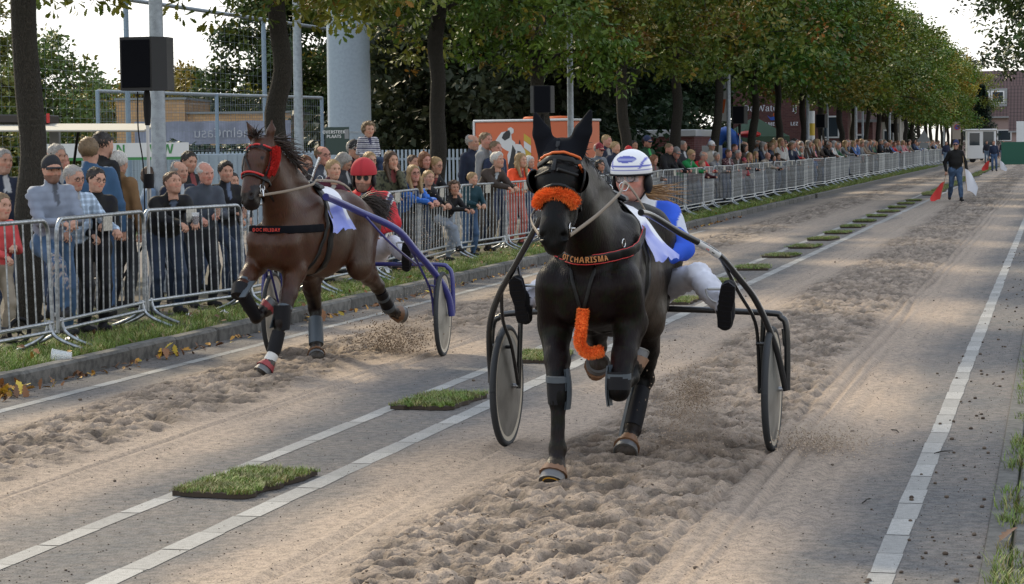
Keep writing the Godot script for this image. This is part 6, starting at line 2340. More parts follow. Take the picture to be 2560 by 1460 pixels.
	sleeve(sg, rh[2].lerp(rh[3], 0.3), rh[3] + v3(0, -0.01, 0), 0.058, 0.062, 0.002)
	sleeve(sg, lh[2].lerp(lh[3], 0.45), lh[2].lerp(lh[3], 0.55), 0.056, 0.056)
	sleeve(sg, lh[2].lerp(lh[3], 0.85), lh[2].lerp(lh[3], 0.98), 0.060, 0.062)
	part("shin_guard", sg, M.slate_boot, h)
	var wm := MB.new()
	sleeve(wm, lf[3] + v3(0, -0.015, 0.01), lf[4] + v3(0, 0.01, 0), 0.047, 0.047)
	part("white_sock", wm, M.white_hair, h)
	hoof(h, lf, M.red_bell, M.hoof_grey)
	hoof(h, rf, M.red_bell, M.hoof_grey)
	hoof(h, lh, M.brown_bell, M.hoof_grey)
	hoof(h, rh, M.brown_bell, M.hoof_grey, false)
	hair_strands("forelock", h, [P.poll + fw * 0.06 + v3(-0.03, 0.03, 0), P.poll + fw * 0.06 + v3(0.03, 0.03, 0)], [v3(-0.2, 0.6, 0.2), v3(0.5, 0.6, 0)], 50, 0.09, Color(0.02, 0.013, 0.01), 0.1, 30)
	hair_strands("mane", h, [P.poll + v3(0.05, 0.03, -0.08), P.poll.lerp(P.wither, 0.35) + v3(0.06, 0.06, 0), P.poll.lerp(P.wither, 0.7) + v3(0.06, 0.05, 0)], [v3(1, 0.35, -0.3), v3(1, 0.1, -0.5), v3(1, -0.5, -0.5)], 150, 0.21, Color(0.035, 0.02, 0.013), 0.12, 31, 0.26)
	hair_strands("tail", h, [P.tail + v3(0, 0.05, -0.06), P.tail + v3(0.02, 0.0, -0.10)], [v3(0.62, 0.35, -0.25), v3(0.8, 0.1, -0.25)], 420, 0.38, Color(0.03, 0.02, 0.014), 0.22, 32, 0.17)


func sulky(label: String, base: Vector3, lx: Vector3, paint: StandardMaterial3D, wl: Vector3, wr: Vector3, rad: float, right: Dictionary, left: Dictionary, group: String) -> Node3D:
	var t := thing("sulky", label, "sulky", base, 0.0, group)
	var tyre := mat("tyre", lin(0.018, 0.020, 0.023), 0.75)
	var disc: StandardMaterial3D = M.get("wheel_disc_" + group, null)
	if disc == null:
		disc = mat("wheel_disc_" + group, lin(0.26, 0.24, 0.20) if group == "blue" else lin(0.15, 0.145, 0.13), 0.42)
		disc.albedo_texture = speckle(128, 210, 0.75, 1.1, 0.02, 0.8)
		tri_uv(disc, 0.6, false)
	t.remove_meta("group")
	var rim := mat("wheel_rim", lin(0.42, 0.37, 0.29), 0.45)
	for c in [wl, wr]:
		var w := Node3D.new()
		w.name = "wheel"
		t.add_child(w, true)
		w.position = c - base
		var ty := MB.new()
		ty.ring(Vector3.ZERO, lx, rad - 0.019, 0.0205, 56, 10)
		part("tyre", ty, tyre, w)
		var fz := lx.cross(Vector3.UP).normalized()
		var bs := Basis(fz, lx, Vector3.UP.cross(lx).cross(lx))
		bs = Basis(lx.cross(fz).normalized(), lx, fz)
		var rm := MB.new()
		rm.lathe([Vector2(rad - 0.033, -0.016), Vector2(rad - 0.06, -0.013), Vector2(rad - 0.06, 0.013), Vector2(rad - 0.033, 0.016)], Transform3D(bs, Vector3.ZERO), 48)
		part("rim", rm, rim, w)
		var dm := MB.new()
		dm.lathe([Vector2(0.0, 0.040), Vector2(0.03, 0.038), Vector2(rad - 0.058, 0.012)], Transform3D(bs, Vector3.ZERO), 48)
		dm.lathe([Vector2(rad - 0.058, -0.012), Vector2(0.03, -0.038), Vector2(0.0, -0.040)], Transform3D(bs, Vector3.ZERO), 48)
		part("disc", dm, disc, w)
		var hb := MB.new()
		hb.bar(-lx * 0.07, lx * 0.07, 0.014, 10)
		part("hub", hb, M.steel_shoe, w)
	for s in [["shaft", right.shaft, 0.029 if group == "blue" else 0.0185], ["shaft", left.shaft, 0.0185]]:
		var m := MB.new()
		m.tube(smooth(s[1], 6).map(func(p): return p - base), s[2], 10)
		part(s[0], m, paint, t)
	for s in right.fork + left.fork:
		var m := MB.new()
		m.tube(smooth(s, 5).map(func(p): return p - base), 0.0105, 8)
		part("fork_tube", m, paint, t)
	var m := MB.new()
	m.tube(smooth(right.bar, 5).map(func(p): return p - base), 0.0185, 10)
	part("crossbar", m, paint, t)
	var fl := MB.new()
	for s in right.post + left.post:
		fl.tube([s[0] - base, s[1] - base], 0.015, 8)
	part("fork_post", fl, paint, t)
	var st := MB.new()
	st.box(right.seat - base, v3(0.40, 0.05, 0.30), Basis(Vector3.RIGHT, 0.05), 0.022)
	st.box(right.seat - base + v3(0, 0.08, -0.15), v3(0.40, 0.14, 0.03), Basis(Vector3.RIGHT, -0.15), 0.012)
	part("seat", st, M.black_leather, t)
	var ss := MB.new()
	ss.tube([right.seat - base + v3(0.12, -0.02, 0), right.seat - base + v3(0.12, -0.10, 0.12)], 0.012)
	ss.tube([right.seat - base + v3(-0.12, -0.02, 0), right.seat - base + v3(-0.12, -0.10, 0.12)], 0.012)
	part("seat_bracket", ss, paint, t)
	for p in [right.stirrup, left.stirrup]:
		var q := MB.new()
		q.box(p - base, v3(0.13, 0.016, 0.04), Basis.IDENTITY, 0.005)
		q.arc(p - base + v3(0, 0.0, 0.0), v3(0, 0, 1), 0.075, 0.006, PI * 0.0, PI, 12, 6)
		part("footrest", q, M.steel_shoe, t)
	return t


func helmet(called: String, t: Node3D, at: Transform3D, white: bool) -> void:
	var m := MB.new()
	var k := 1.0
	var pr := []
	for i in 44:
		var a := lerpf(-0.16, PI * 0.5, i / 43.0)
		pr.append(Vector2(cos(a) * 0.118, sin(a) * 0.125) * (1.0 if white else 1.07))
	m.lathe(pr, Transform3D(Basis.from_scale(v3(0.97, 1, 1.17)), v3(0, 0.045, -0.01)), 84)
	for i in m.v.size():
		var p := m.v[i] - v3(0, 0.045, -0.01)
		var c := Color(0.66, 0.66, 0.68)
		if not white:
			c = Color(0.36, 0.018, 0.025) * (1.0 if absf(p.x) > 0.012 else 0.85)
		else:
			var e := Vector2(p.x / 0.055, (p.y - 0.072) / 0.020)
			if p.z > 0.03 and e.length() < 1.0:
				c = Color(0.05, 0.06, 0.32) if e.length() > 0.86 or absf(e.y) > 0.3 else Color(0.22, 0.24, 0.45)
			elif absf(p.y - 0.032) < 0.006 or absf(p.y - 0.010) < 0.0035:
				c = Color(0.05, 0.065, 0.36)
			elif absf(absf(p.x) - 0.085 - (p.y - 0.05) * 0.3) < 0.006 and p.y > 0.02:
				c = Color(0.08, 0.09, 0.40)
		m.c[i] = c
	var hm := mat(called + "_shell", Color(1, 1, 1), 0.28 if white else 0.8, 0.0, true)
	if white:
		hm.clearcoat_enabled = true
		hm.clearcoat = 0.4
	var o := part("helmet", m, hm, t)
	o.transform = at
	# edge and the ear cups below it
	var b := MB.new()
	b.tube(range(33).map(func(i): return v3(cos(TAU * i / 32.0) * 0.1165, 0.027 - 0.0, sin(TAU * i / 32.0) * 0.138 - 0.01)), 0.006, 6)
	for s in [-1.0, 1.0]:
		b.ball(v3(s * 0.092, -0.03, -0.02), v3(0.022, 0.06, 0.055))
		b.tube([v3(s * 0.086, -0.07, 0.0), v3(s * 0.06, -0.115, 0.03), v3(0, -0.135, 0.045)], 0.006, 6)
	b.ball(v3(0, -0.015, -0.085), v3(0.08, 0.06, 0.05))
	var q := part("helmet_padding", b, M.boot_black, t)
	q.transform = at


func build_drivers() -> void:
	# ---- black sulky
	var black := mat("black_paint", lin(0.005, 0.0055, 0.007), 0.22)
	black.clearcoat_enabled = true
	black.clearcoat = 0.5
	var s1 := sulky("black sulky drawn by the black horse, with grey disc wheels", v3(-2.35, 0, -12.66), Vector3.RIGHT, black, v3(-3.125, 0.355, -12.66), v3(-1.575, 0.355, -12.68), 0.357,
		{"shaft": [v3(-2.13, 1.395, -11.62), v3(-2.10, 1.37, -11.80), v3(-1.986, 1.273, -12.0), v3(-1.82, 1.155, -12.2), v3(-1.72, 1.014, -12.35), v3(-1.635, 0.86, -12.5), v3(-1.545, 0.61, -12.6), v3(-1.497, 0.35, -12.68)],
		"fork": [[v3(-1.80, 1.13, -12.22), v3(-1.73, 0.93, -12.42), v3(-1.655, 0.75, -12.56), v3(-1.645, 0.55, -12.63), v3(-1.647, 0.33, -12.68)], [v3(-1.655, 0.62, -12.6), v3(-1.60, 0.62, -12.60), v3(-1.55, 0.62, -12.6)], [v3(-1.51, 0.70, -12.68), v3(-1.505, 0.64, -12.68), v3(-1.50, 0.60, -12.68)]],
		"bar": [v3(-3.22, 0.37, -12.66), v3(-3.215, 0.68, -12.68), v3(-3.17, 0.755, -12.68), v3(-3.04, 0.782, -12.68), v3(-2.35, 0.81, -12.68), v3(-1.62, 0.79, -12.68), v3(-1.525, 0.765, -12.68), v3(-1.490, 0.69, -12.68), v3(-1.488, 0.35, -12.68)],
		"post": [[v3(-1.62, 0.79, -12.68), v3(-1.643, 0.34, -12.68)]], "seat": v3(-2.38, 0.85, -12.88), "stirrup": v3(-1.795, 0.96, -12.15)},
		{"shaft": [v3(-2.68, 1.39, -11.62), v3(-2.71, 1.36, -11.78), v3(-2.914, 1.10, -12.05), v3(-3.057, 0.927, -12.25), v3(-3.166, 0.745, -12.45), v3(-3.212, 0.559, -12.6), v3(-3.215, 0.36, -12.66)],
		"fork": [[v3(-3.045, 0.94, -12.24), v3(-3.085, 0.76, -12.42), v3(-3.07, 0.60, -12.56), v3(-3.055, 0.35, -12.66)], [v3(-2.905, 1.10, -12.05), v3(-2.945, 0.96, -12.35), v3(-2.93, 0.81, -12.62)], [v3(-3.205, 0.60, -12.58), v3(-3.14, 0.59, -12.58), v3(-3.07, 0.59, -12.57)]],
		"post": [[v3(-3.04, 0.782, -12.68), v3(-3.055, 0.34, -12.66)]], "stirrup": v3(-2.88, 0.97, -12.22)}, "black")
	var wm := MB.new()
	var pa := v3(-1.905, 1.216, -12.1) - v3(-2.35, 0, -12.66)
	var pb := v3(-1.808, 1.14, -12.215) - v3(-2.35, 0, -12.66)
	wm.tube([pa, pa.lerp(pb, 0.5) + v3(0, 0.004, 0), pb], 0.0205, 10)
	var sleeve_m := mat("white_sleeve", lin(0.55, 0.55, 0.54), 0.4)
	part("white_shaft_sleeve", wm, sleeve_m, s1)
	var out := (pb - pa).normalized().cross(v3(0.35, -0.1, -1)).normalized()
	var zc := v3(0.25, 0.35, 1).normalized()
	var r_ := MB.new()
	letters(r_, "R", [pa.lerp(pb, 0.35) + zc * 0.0215, pa.lerp(pb, 0.62) + zc * 0.0215], [zc, zc], 0.040)
	part("shaft_letter", r_, M.lettering_red, s1)
	var b_ := MB.new()
	letters(b_, "B", [pa.lerp(pb, 0.62) + zc * 0.0215, pa.lerp(pb, 0.9) + zc * 0.0215], [zc, zc], 0.040)
	part("shaft_letter", b_, M.boot_black, s1)
	var d := person({x = -2.40, y = 0.0, z = -12.85, turn = 0.0, size = 1.0, pose = "drive", lod = 3, name = "driver", label = "driver in a white helmet, blue and white jacket and white trousers behind the black horse", hair = "blond", hair_kind = "bald", head = "woman", top = Color(0.025, 0.085, 0.50), pattern = "silks_blue", legs = Color(0.56, 0.56, 0.62), shoes = Color(0.012, 0.012, 0.014), skin = 3, glasses = "clear", look = v3(-0.10, 0.06, 0), hand = "grip", girth = 0.98, loose = 1.2})
	d.remove_meta("group")
	var at := Transform3D(Basis(Vector3.UP, -0.10) * Basis(Vector3.RIGHT, 0.06), v3(0, 1.557, 0.06))
	helmet("white_helmet", d, at, true)
	var go := MB.new()
	var gg := PackedVector3Array()
	for r in 4:
		for q in 13:
			var a := lerpf(-0.95, 0.95, q / 12.0)
			gg.append(v3(sin(a) * 0.078, 0.022 - r * 0.0115, 0.024 + cos(a) * 0.086))
	go.grid(gg, 13)
	var gp := mat("clear_visor", Color(0.75, 0.78, 0.82, 0.30), 0.06)
	gp.transparency = BaseMaterial3D.TRANSPARENCY_ALPHA
	part("clear_goggles", go, gp, d).transform = at
	hair_strands("ponytail", d, [v3(0.02, 1.50, -0.06), v3(0.03, 1.47, -0.06)], [v3(1, -0.05, -0.5), v3(1, -0.25, -0.4)], 70, 0.30, Color(0.30, 0.17, 0.07), 0.03, 51, 0.14)
	boot_soles(d, "drive")
	# ---- blue sulky
	var blue := mat("blue_paint", lin(0.020, 0.022, 0.155), 0.25)
	blue.clearcoat_enabled = true
	blue.clearcoat = 0.5
	var lx := v3(0.995, 0, -0.10).normalized()
	var s2 := sulky("blue sulky drawn by the brown horse, with cream disc wheels", v3(-5.72, 0, -18.0), lx, blue, v3(-6.46, 0.355, -17.93), v3(-5.01, 0.355, -18.08), 0.357,
		{"shaft": [v3(-5.57, 1.375, -16.72), v3(-5.55, 1.34, -16.9), v3(-5.443, 1.24, -17.2), v3(-5.233, 1.09, -17.5), v3(-5.125, 0.90, -17.7), v3(-5.027, 0.69, -17.95), v3(-4.955, 0.52, -18.05), v3(-4.93, 0.34, -18.08)],
		"fork": [[v3(-5.193, 1.03, -17.57), v3(-5.13, 0.78, -17.8), v3(-5.09, 0.55, -18.0), v3(-5.085, 0.34, -18.07)], [v3(-5.40, 1.20, -17.22), v3(-5.27, 0.98, -17.45), v3(-5.20, 0.78, -17.95)], [v3(-5.09, 0.6, -17.99), v3(-5.03, 0.59, -18.0), v3(-4.975, 0.58, -18.02)]],
		"bar": [v3(-6.545, 0.37, -17.93), v3(-6.54, 0.66, -17.94), v3(-6.49, 0.74, -17.95), v3(-6.38, 0.765, -17.96), v3(-5.7, 0.775, -18.03), v3(-5.07, 0.77, -18.08), v3(-4.965, 0.745, -18.09), v3(-4.925, 0.66, -18.09), v3(-4.92, 0.36, -18.09)],
		"post": [[v3(-5.06, 0.77, -18.08), v3(-5.083, 0.34, -18.08)]], "seat": v3(-5.86, 0.80, -18.62), "stirrup": v3(-5.30, 0.96, -17.98)},
		{"shaft": [v3(-6.02, 1.37, -16.72), v3(-6.05, 1.32, -16.9), v3(-6.25, 1.09, -17.3), v3(-6.40, 0.90, -17.6), v3(-6.50, 0.6, -17.88), v3(-6.54, 0.35, -17.93)],
		"fork": [[v3(-6.39, 0.91, -17.58), v3(-6.41, 0.65, -17.8), v3(-6.385, 0.35, -17.93)]],
		"post": [[v3(-6.38, 0.765, -17.96), v3(-6.385, 0.34, -17.94)]], "stirrup": v3(-6.33, 0.92, -17.85)}, "blue")
	var d2 := person({loose = 1.32, x = -5.82, y = -0.01, z = -18.55, turn = 0.10, size = 0.97, pose = "drive_side", lod = 3, name = "driver", label = "driver in a red helmet cover, mirrored sunglasses and red jacket behind the brown horse", hair = "dark", hair_kind = "bald", top = Color(0.46, 0.022, 0.03), pattern = "silks_red", legs = Color(0.52, 0.52, 0.58), shoes = Color(0.012, 0.012, 0.014), skin = 0, glasses = "sun", look = v3(0.02, 0.04, 0), beard = true, hand = "grip"})
	d2.remove_meta("group")
	helmet("red_helmet", d2, Transform3D(Basis(Vector3.UP, 0.02) * Basis(Vector3.RIGHT, 0.04), v3(0, 1.557, 0.06)), false)
	boot_soles(d2, "drive_side")
	# ---- reins
	var w1 := thing("reins", "light brown reins running from the bit of the black horse to the driver in blue", "reins", v3(-2.4, 1.2, -11.6))
	var w2 := thing("reins", "light brown reins running from the bit of the brown horse to the driver in red", "reins", v3(-5.9, 1.3, -17.0))
	for q in [[w1, [v3(-2.312, 1.315, -10.70), v3(-2.25, 1.40, -11.05), v3(-2.21, 1.50, -11.45), v3(-2.25, 1.545, -11.85), v3(-2.22, 1.36, -12.3), v3(-2.20, 1.13, -12.42)]], [w1, [v3(-2.47, 1.315, -10.70), v3(-2.60, 1.40, -11.1), v3(-2.56, 1.50, -11.5), v3(-2.49, 1.545, -11.85), v3(-2.55, 1.36, -12.3), v3(-2.60, 1.13, -12.42)]],
		[w2, [v3(-5.85, 1.405, -15.98), v3(-5.74, 1.43, -16.3), v3(-5.66, 1.47, -16.65), v3(-5.70, 1.50, -16.95), v3(-5.66, 1.42, -17.6), v3(-5.64, 1.02, -18.1)]], [w2, [v3(-5.985, 1.405, -16.0), v3(-6.06, 1.43, -16.35), v3(-5.95, 1.49, -16.8), v3(-5.90, 1.51, -16.98), v3(-5.95, 1.42, -17.6), v3(-6.05, 1.02, -18.1)]]]:
		var m := MB.new()
		m.tube(smooth(q[1], 6).map(func(p): return p - q[0].position), 0.0115, 6, true, 0.35)
		part("rein", m, M.tan_rein, q[0])


func boot_soles(d: Node3D, pose: String) -> void:  # ribbed soles that face the camera
	var J: Dictionary = poses()[pose]
	for s in ["l", "r"]:
		var m := MB.new()
		var a: Vector3 = J["f" + s] + v3(0, -0.03, 0)
		var dd: Vector3 = J["t" + s]
		var up := dd.normalized()
		var nn := v3(0, up.z, -up.y).normalized()
		if nn.z < 0:
			nn = -nn
		var bs := Basis(up.cross(nn).normalized(), up, nn)
		var o := PackedVector2Array()
		for q in [[0.0, -0.07], [0.032, -0.06], [0.036, -0.02], [0.030, 0.04], [0.042, 0.12], [0.036, 0.19], [0.0, 0.215]]:
			o.append(Vector2(q[0], q[1]))
		for q in [[-0.036, 0.19], [-0.042, 0.12], [-0.030, 0.04], [-0.036, -0.02], [-0.032, -0.06]]:
			o.append(Vector2(q[0], q[1]))
		m.prism(o, Transform3D(bs, a + nn * 0.044), 0.018)
		for k in 9:
			m.box(a + nn * 0.055 + up * (-0.05 + k * 0.03), v3(0.056, 0.009, 0.006), bs)
		part("boot_sole", m, M.boot_black, d)


# ---------------------------------------------------------------- trees
var leaf_near: ArrayMesh
var leaf_far: ArrayMesh
var leaf_fine: ArrayMesh
var barks := []


func oak_leaf(mb: MB, at: Vector3, bs: Basis, l: float) -> void:  # lobed blade along +z of bs, folded a little at the rib
	var w := [0.03, 0.16, 0.10, 0.24, 0.15, 0.31, 0.19, 0.25, 0.12, 0.02]
	var n := w.size()
	var a := mb.v.size()
	for i in n:
		var t := float(i) / (n - 1)
		var bend := -t * t * 0.16
		for s in [-1.0, 0.0, 1.0]:
			var x: float = s * w[i]
			var p := bs * (Vector3(x, absf(x) * 0.28 + bend, t + (0.04 if s != 0.0 and i % 2 == 1 else 0.0)) * l) + at
			mb.vert(p, (bs * Vector3(-s * 0.28, 1, 0.15)).normalized())
	for i in n - 1:
		for k in 2:
			var q := a + i * 3 + k
			mb.tri(q, q + 3, q + 4); mb.tri(q, q + 4, q + 1)


func leaf_cluster(n: int, l: float, r: float, lobed: bool, sd: int) -> ArrayMesh:
	var g := RandomNumberGenerator.new()
	g.seed = sd
	var mb := MB.new()
	for i in n:
		var d := Vector3(g.randfn(), g.randfn() * 0.6 + 0.1, g.randfn()).normalized()
		var at := d * r * pow(g.randf(), 0.6)
		var y := (Vector3.UP * 0.9 + Vector3(g.randfn(), g.randfn(), g.randfn()) * 0.5).normalized()
		var z := (d + Vector3(0, -0.35, 0) - y * (d + Vector3(0, -0.35, 0)).dot(y)).normalized()
		var bs := Basis(y.cross(z), y, z)
		mb.col = Color(1, 1, 1) * g.randf_range(0.75, 1.25)
		if lobed:
			oak_leaf(mb, at, bs, l * g.randf_range(0.75, 1.15))
		else:
			var s := l * g.randf_range(0.7, 1.2)
			var x := bs.x * s * 0.34
			mb.face(at, at + bs.z * s * 0.5 + x + y * s * 0.08, at + bs.z * s)
			mb.face(at, at + bs.z * s, at + bs.z * s * 0.5 - x + y * s * 0.08)
	return mb.mesh()


func leaf_tint(kind: String, g: RandomNumberGenerator) -> Color:
	var q := g.randf()
	var c: Color
	match kind:
		"oak":
			c = Color(0.045, 0.105, 0.014).lerp(Color(0.15, 0.20, 0.02), pow(g.randf(), 1.5))
			if q < 0.045:
				c = Color(0.28, 0.18, 0.022)
			elif q < 0.065:
				c = Color(0.24, 0.085, 0.02)
		"autumn":
			c = Color(0.08, 0.135, 0.02).lerp(Color(0.26, 0.22, 0.025), pow(g.randf(), 1.4))
			if q < 0.05:
				c = Color(0.28, 0.10, 0.02)
		"dark":
			c = Color(0.020, 0.040, 0.020).lerp(Color(0.038, 0.062, 0.026), g.randf())
		"pale":
			c = Color(0.11, 0.17, 0.045).lerp(Color(0.20, 0.25, 0.07), g.randf())
			if q < 0.12:
				c = Color(0.25, 0.19, 0.03)
		"yellow":
			c = Color(0.20, 0.17, 0.03).lerp(Color(0.34, 0.25, 0.03), g.randf())
		_:
			c = Color(0.04, 0.07, 0.024).lerp(Color(0.075, 0.11, 0.03), g.randf())
	return c * g.randf_range(0.75, 1.2)


# low: where the crown begins; sparse lowers how much of the crown is filled
func tree(called: String, label: String, group: String, at: Vector3, height: float, tr: float, low: float, rad: float, n: int, leaf: ArrayMesh, kind: String, sd: int, scale_ := 1.0, round_ := 0.5) -> Node3D:
	var g := RandomNumberGenerator.new()
	g.seed = sd
	var t := thing(called, label, "tree", at, 0.0, group)
	var mb := MB.new()
	var pts := []
	var rs := []
	var nn := nz(sd, 1.1, 2)
	var m := 16
	for i in m + 1:
		var u := float(i) / m
		var y := u * height * 0.86
		pts.append(Vector3(nn.get_noise_2d(y * 0.5, 3.0) * 0.14, y, nn.get_noise_2d(y * 0.5, 60.0) * 0.14))
		rs.append(tr * (1.25 if i == 0 else 1.0) * lerpf(1.06, 0.22, u * u * 0.9 + u * 0.1) * (1.0 + nn.get_noise_2d(y * 1.4, 9.0) * 0.13))
	mb.tube(smooth(pts, 3), rs_fine(rs, 3), 14, false)
	part("trunk", mb, barks[sd % barks.size()], t)
	var limbs := MB.new()
	var puffs := []
	var nl := int(9 + height * 0.9)
	for i in nl:
		var u := lerpf(0.0, 1.0, (i + g.randf() * 0.8) / nl)
		var y := lerpf(low + 0.1, height * 0.88, pow(u, 0.9))
		var k := clampf((y - low) / maxf(height - low, 0.1), 0.0, 1.0)
		var reach := rad * (sin(PI * clampf(0.16 + k * 0.80, 0.0, 1.0)) * (1.0 - round_) + round_ * (1.0 - k * 0.75)) * g.randf_range(0.75, 1.1)
		var a := i * 2.4 + g.randf() * 0.8
		var d := Vector3(cos(a), 0, sin(a))
		var b: Vector3 = pts[mini(int(y / (height * 0.86) * m), m)]
		b.y = y
		var q := [b, b + d * reach * 0.35 + Vector3(0, reach * 0.16, 0), b + d * reach * 0.7 + Vector3(g.randfn() * 0.2, reach * 0.17, g.randfn() * 0.2), b + d * reach + Vector3(g.randfn() * 0.3, reach * 0.06 - 0.15, g.randfn() * 0.3)]
		limbs.tube(smooth(q, 3), rs_fine([tr * 0.38 * (1.0 - k * 0.6), tr * 0.24 * (1.0 - k * 0.5), tr * 0.15, 0.012], 3), 6, false)
		for j in 7:
			var f := lerpf(0.25, 1.05, (j + g.randf()) / 7.0)
			var p: Vector3 = q[1].lerp(q[3], clampf((f - 0.35) / 0.65, 0, 1.05)) if f > 0.35 else q[0].lerp(q[1], f / 0.35)
			p += Vector3(g.randfn(), g.randfn() * 0.6, g.randfn()) * rad * 0.13
			puffs.append([p, rad * g.randf_range(0.13, 0.24)])
			if j > 3 and g.randf() < 0.5:
				var e := p + Vector3(g.randfn(), g.randfn() * 0.4 - 0.2, g.randfn()) * 0.5
				limbs.tube([q[2], q[2].lerp(e, 0.5) + Vector3(0, 0.06, 0), e], [0.016, 0.01, 0.004], 4, false)
	part("limbs", limbs, barks[sd % barks.size()], t)
	var xs := []
	var cs := PackedColorArray()
	var pt := []
	var tone := Color(g.randf_range(0.82, 1.3), g.randf_range(0.88, 1.12), 1.0) * g.randf_range(0.85, 1.12)
	for p in puffs:
		pt.append(leaf_tint(kind, g) * g.randf_range(0.8, 1.15))
	for i in n:
		var j := g.randi_range(0, puffs.size() - 1)
		var pf: Array = puffs[j]
		var d := Vector3(g.randfn(), g.randfn() * 0.62, g.randfn()) * 0.62
		var p: Vector3 = pf[0] + d * pf[1]
		if p.y < low - 0.25:
			continue
		var s := scale_ * g.randf_range(0.75, 1.25)
		xs.append(Transform3D(Basis(Vector3.UP, g.randf() * TAU) * Basis(Vector3.RIGHT, g.randfn() * 0.5) * Basis(Vector3.BACK, g.randfn() * 0.5) * s, p))
		var c: Color = (pt[j] as Color).lerp(leaf_tint(kind, g), 0.6)
		c = c * tone
		c.a = 1.0
		cs.append(c)
	multi("crown", leaf, xs, cs, M.leaf, t)
	return t


func rs_fine(rs: Array, per: int) -> Array:
	var out := []
	for i in rs.size() - 1:
		for k in per:
			out.append(lerpf(rs[i], rs[i + 1], float(k) / per))
	out.append(rs[-1])
	return out


func build_trees() -> void:
	var lm := mat("leaf", Color(1, 1, 1), 0.5, 0.0, true)
	lm.backlight_enabled = true
	lm.backlight = Color(0.62, 0.62, 0.62)
	lm.metallic_specular = 0.35
	var ridges := noise_image(256, 0.03, 301, 4)
	var im := Image.create(256, 256, false, Image.FORMAT_RGB8)
	var hm := Image.create(256, 256, false, Image.FORMAT_RGB8)
	for y in 256:
		for x in 256:
			var a := ridges.get_pixel((x * 3) % 256, y).r
			var b := ridges.get_pixel((x * 7) % 256, (y * 2) % 256).r
			var h := clampf(absf(a - 0.5) * 3.2 + absf(b - 0.5) * 1.2, 0, 1)
			var k := lerpf(0.45, 1.25, h)
			im.set_pixel(x, y, Color(k, k, k * 0.96))
			hm.set_pixel(x, y, Color(h, h, h))
	var bt := ImageTexture.create_from_image(im)
	var bh := ImageTexture.create_from_image(hm)
	for k in 3:
		var b := mat("bark_%d" % k, lin(0.038, 0.032, 0.024) * [1.0, 0.85, 1.05][k], 0.95)
		b.albedo_texture = bt
		b.heightmap_enabled = true
		b.heightmap_texture = bh
		b.heightmap_scale = 2.5
		tri_uv(b, 0.5, false)
		b.uv1_scale = Vector3(2.6, 1.1, 2.6)
		barks.append(b)
	leaf_near = leaf_cluster(7, 0.125, 0.10, true, 401)
	leaf_far = leaf_cluster(16, 0.17, 0.30, false, 402)
	leaf_fine = leaf_cluster(14, 0.10, 0.22, false, 403)
	var gl := "oaks in a row along the verge"
	for i in 30:
		var z := -19.6 - i * 7.42
		var x := -9.5 + R.randf_range(-0.12, 0.12)
		var near := i < 5
		var label: String = ("oak number %d of the row, counted from the left edge, far up the road" % (i + 1) if i < 14 else "oak in the last dense stretch of the row far up the road") if i > 8 else ["oak with the thickest dark trunk, at the left edge of the crowd", "oak behind the brown horse head with yellow leaves around its trunk", "oak with a straight brown trunk left of the orange trailer", "oak behind the orange trailer and the second loudspeaker", "oak whose trunk stands above the black ears, before the pink building", "oak in front of the right part of the pink building", "oak just left of the beach flag", "oak before the brick wall with the swimming sign", "oak right of the brick wall with the swimming sign"][i]
		var low: float = [3.45, 3.1, 3.55, 2.95][i] if i < 4 else R.randf_range(3.2, 3.7) if i < 12 else R.randf_range(2.7, 3.3)
		tree("oak_tree", label, gl, Vector3(x, 0.08, z), R.randf_range(9.4, 10.8), 0.125 * R.randf_range(0.95, 1.12), low, [2.9, 2.9, 2.7, 2.7][i] if i < 4 else R.randf_range(3.0, 3.4), [2600, 3600, 4600, 5200, 5200][i] if near else 1250 if i < 16 else 900, leaf_near if near else leaf_far, "autumn" if i == 1 or i % 7 == 6 and i > 8 else "oak", 500 + i, 1.0 if near else 1.05)
	# dark wood behind the street trees
	var d := [[-14.9, -58.5], [-17.4, -66], [-15.5, -69], [-21.5, -74], [-18.2, -77], [-24.2, -84], [-20.6, -86], [-27.5, -96], [-22.0, -96], [-17.5, -97], [-20.0, -108], [-25.0, -112], [-21.0, -124], [-17.5, -136], [-17.0, -150], [-16.0, -166], [-15.5, -182], [-15.5, -200]]
	for i in d.size():
		tree("dark_tree", ["dark tree of the wood just right of the steel pillar", "dark tree of the wood behind the trunk left of the trailer", "dark tree of the wood straight behind the orange trailer"][i] if i < 3 else "tall dark tree deep in the wood behind trailer and pink building", "dark trees of the wood behind the row of oaks", Vector3(d[i][0], 0.05, d[i][1]), R.randf_range(12, 15), 0.2, 0.5, R.randf_range(3.6, 4.4), 2600, leaf_far, "dark", 600 + i, 1.55, 0.7)
	# lighter trees on the left, beyond the sports ground
	var l := [["pale", -28.5, -60.0, 5.1, 2.3, "bushy pale green tree just right of the thick trunk"], ["pale", -25.2, -49.0, 7.5, 1.3, "airy green tree behind the thick trunk at the left edge"], ["mid", -34.5, -76.0, 4.4, 2.0, "small green tree left of the tall netting"], ["yellow", -28.6, -68.0, 4.6, 2.3, "yellow leaved tree behind the corner of the mesh fence"], ["mid", -39.5, -98.0, 5.6, 2.6, "rounded green tree behind the tan brick pavilion"], ["mid", -36.0, -100.0, 5.5, 1.9, "pointed green tree right of the pavilion roof"], ["dark", -32.0, -94.0, 6.3, 2.4, "dark green tree left of the oak with yellow leaves"], ["yellow", -24.5, -72.0, 5.2, 1.7, "low yellow tree behind the lamp post near the pillar"], ["yellow", -27.3, -76.0, 4.4, 1.6, "low yellow green bush left of the oak with yellow leaves"], ["mid", -23.5, -66.0, 8.5, 2.4, "green tree between lamp post and steel pillar"], ["mid", -31.5, -62.0, 3.6, 2.4, "low green bush behind the market stall"]]
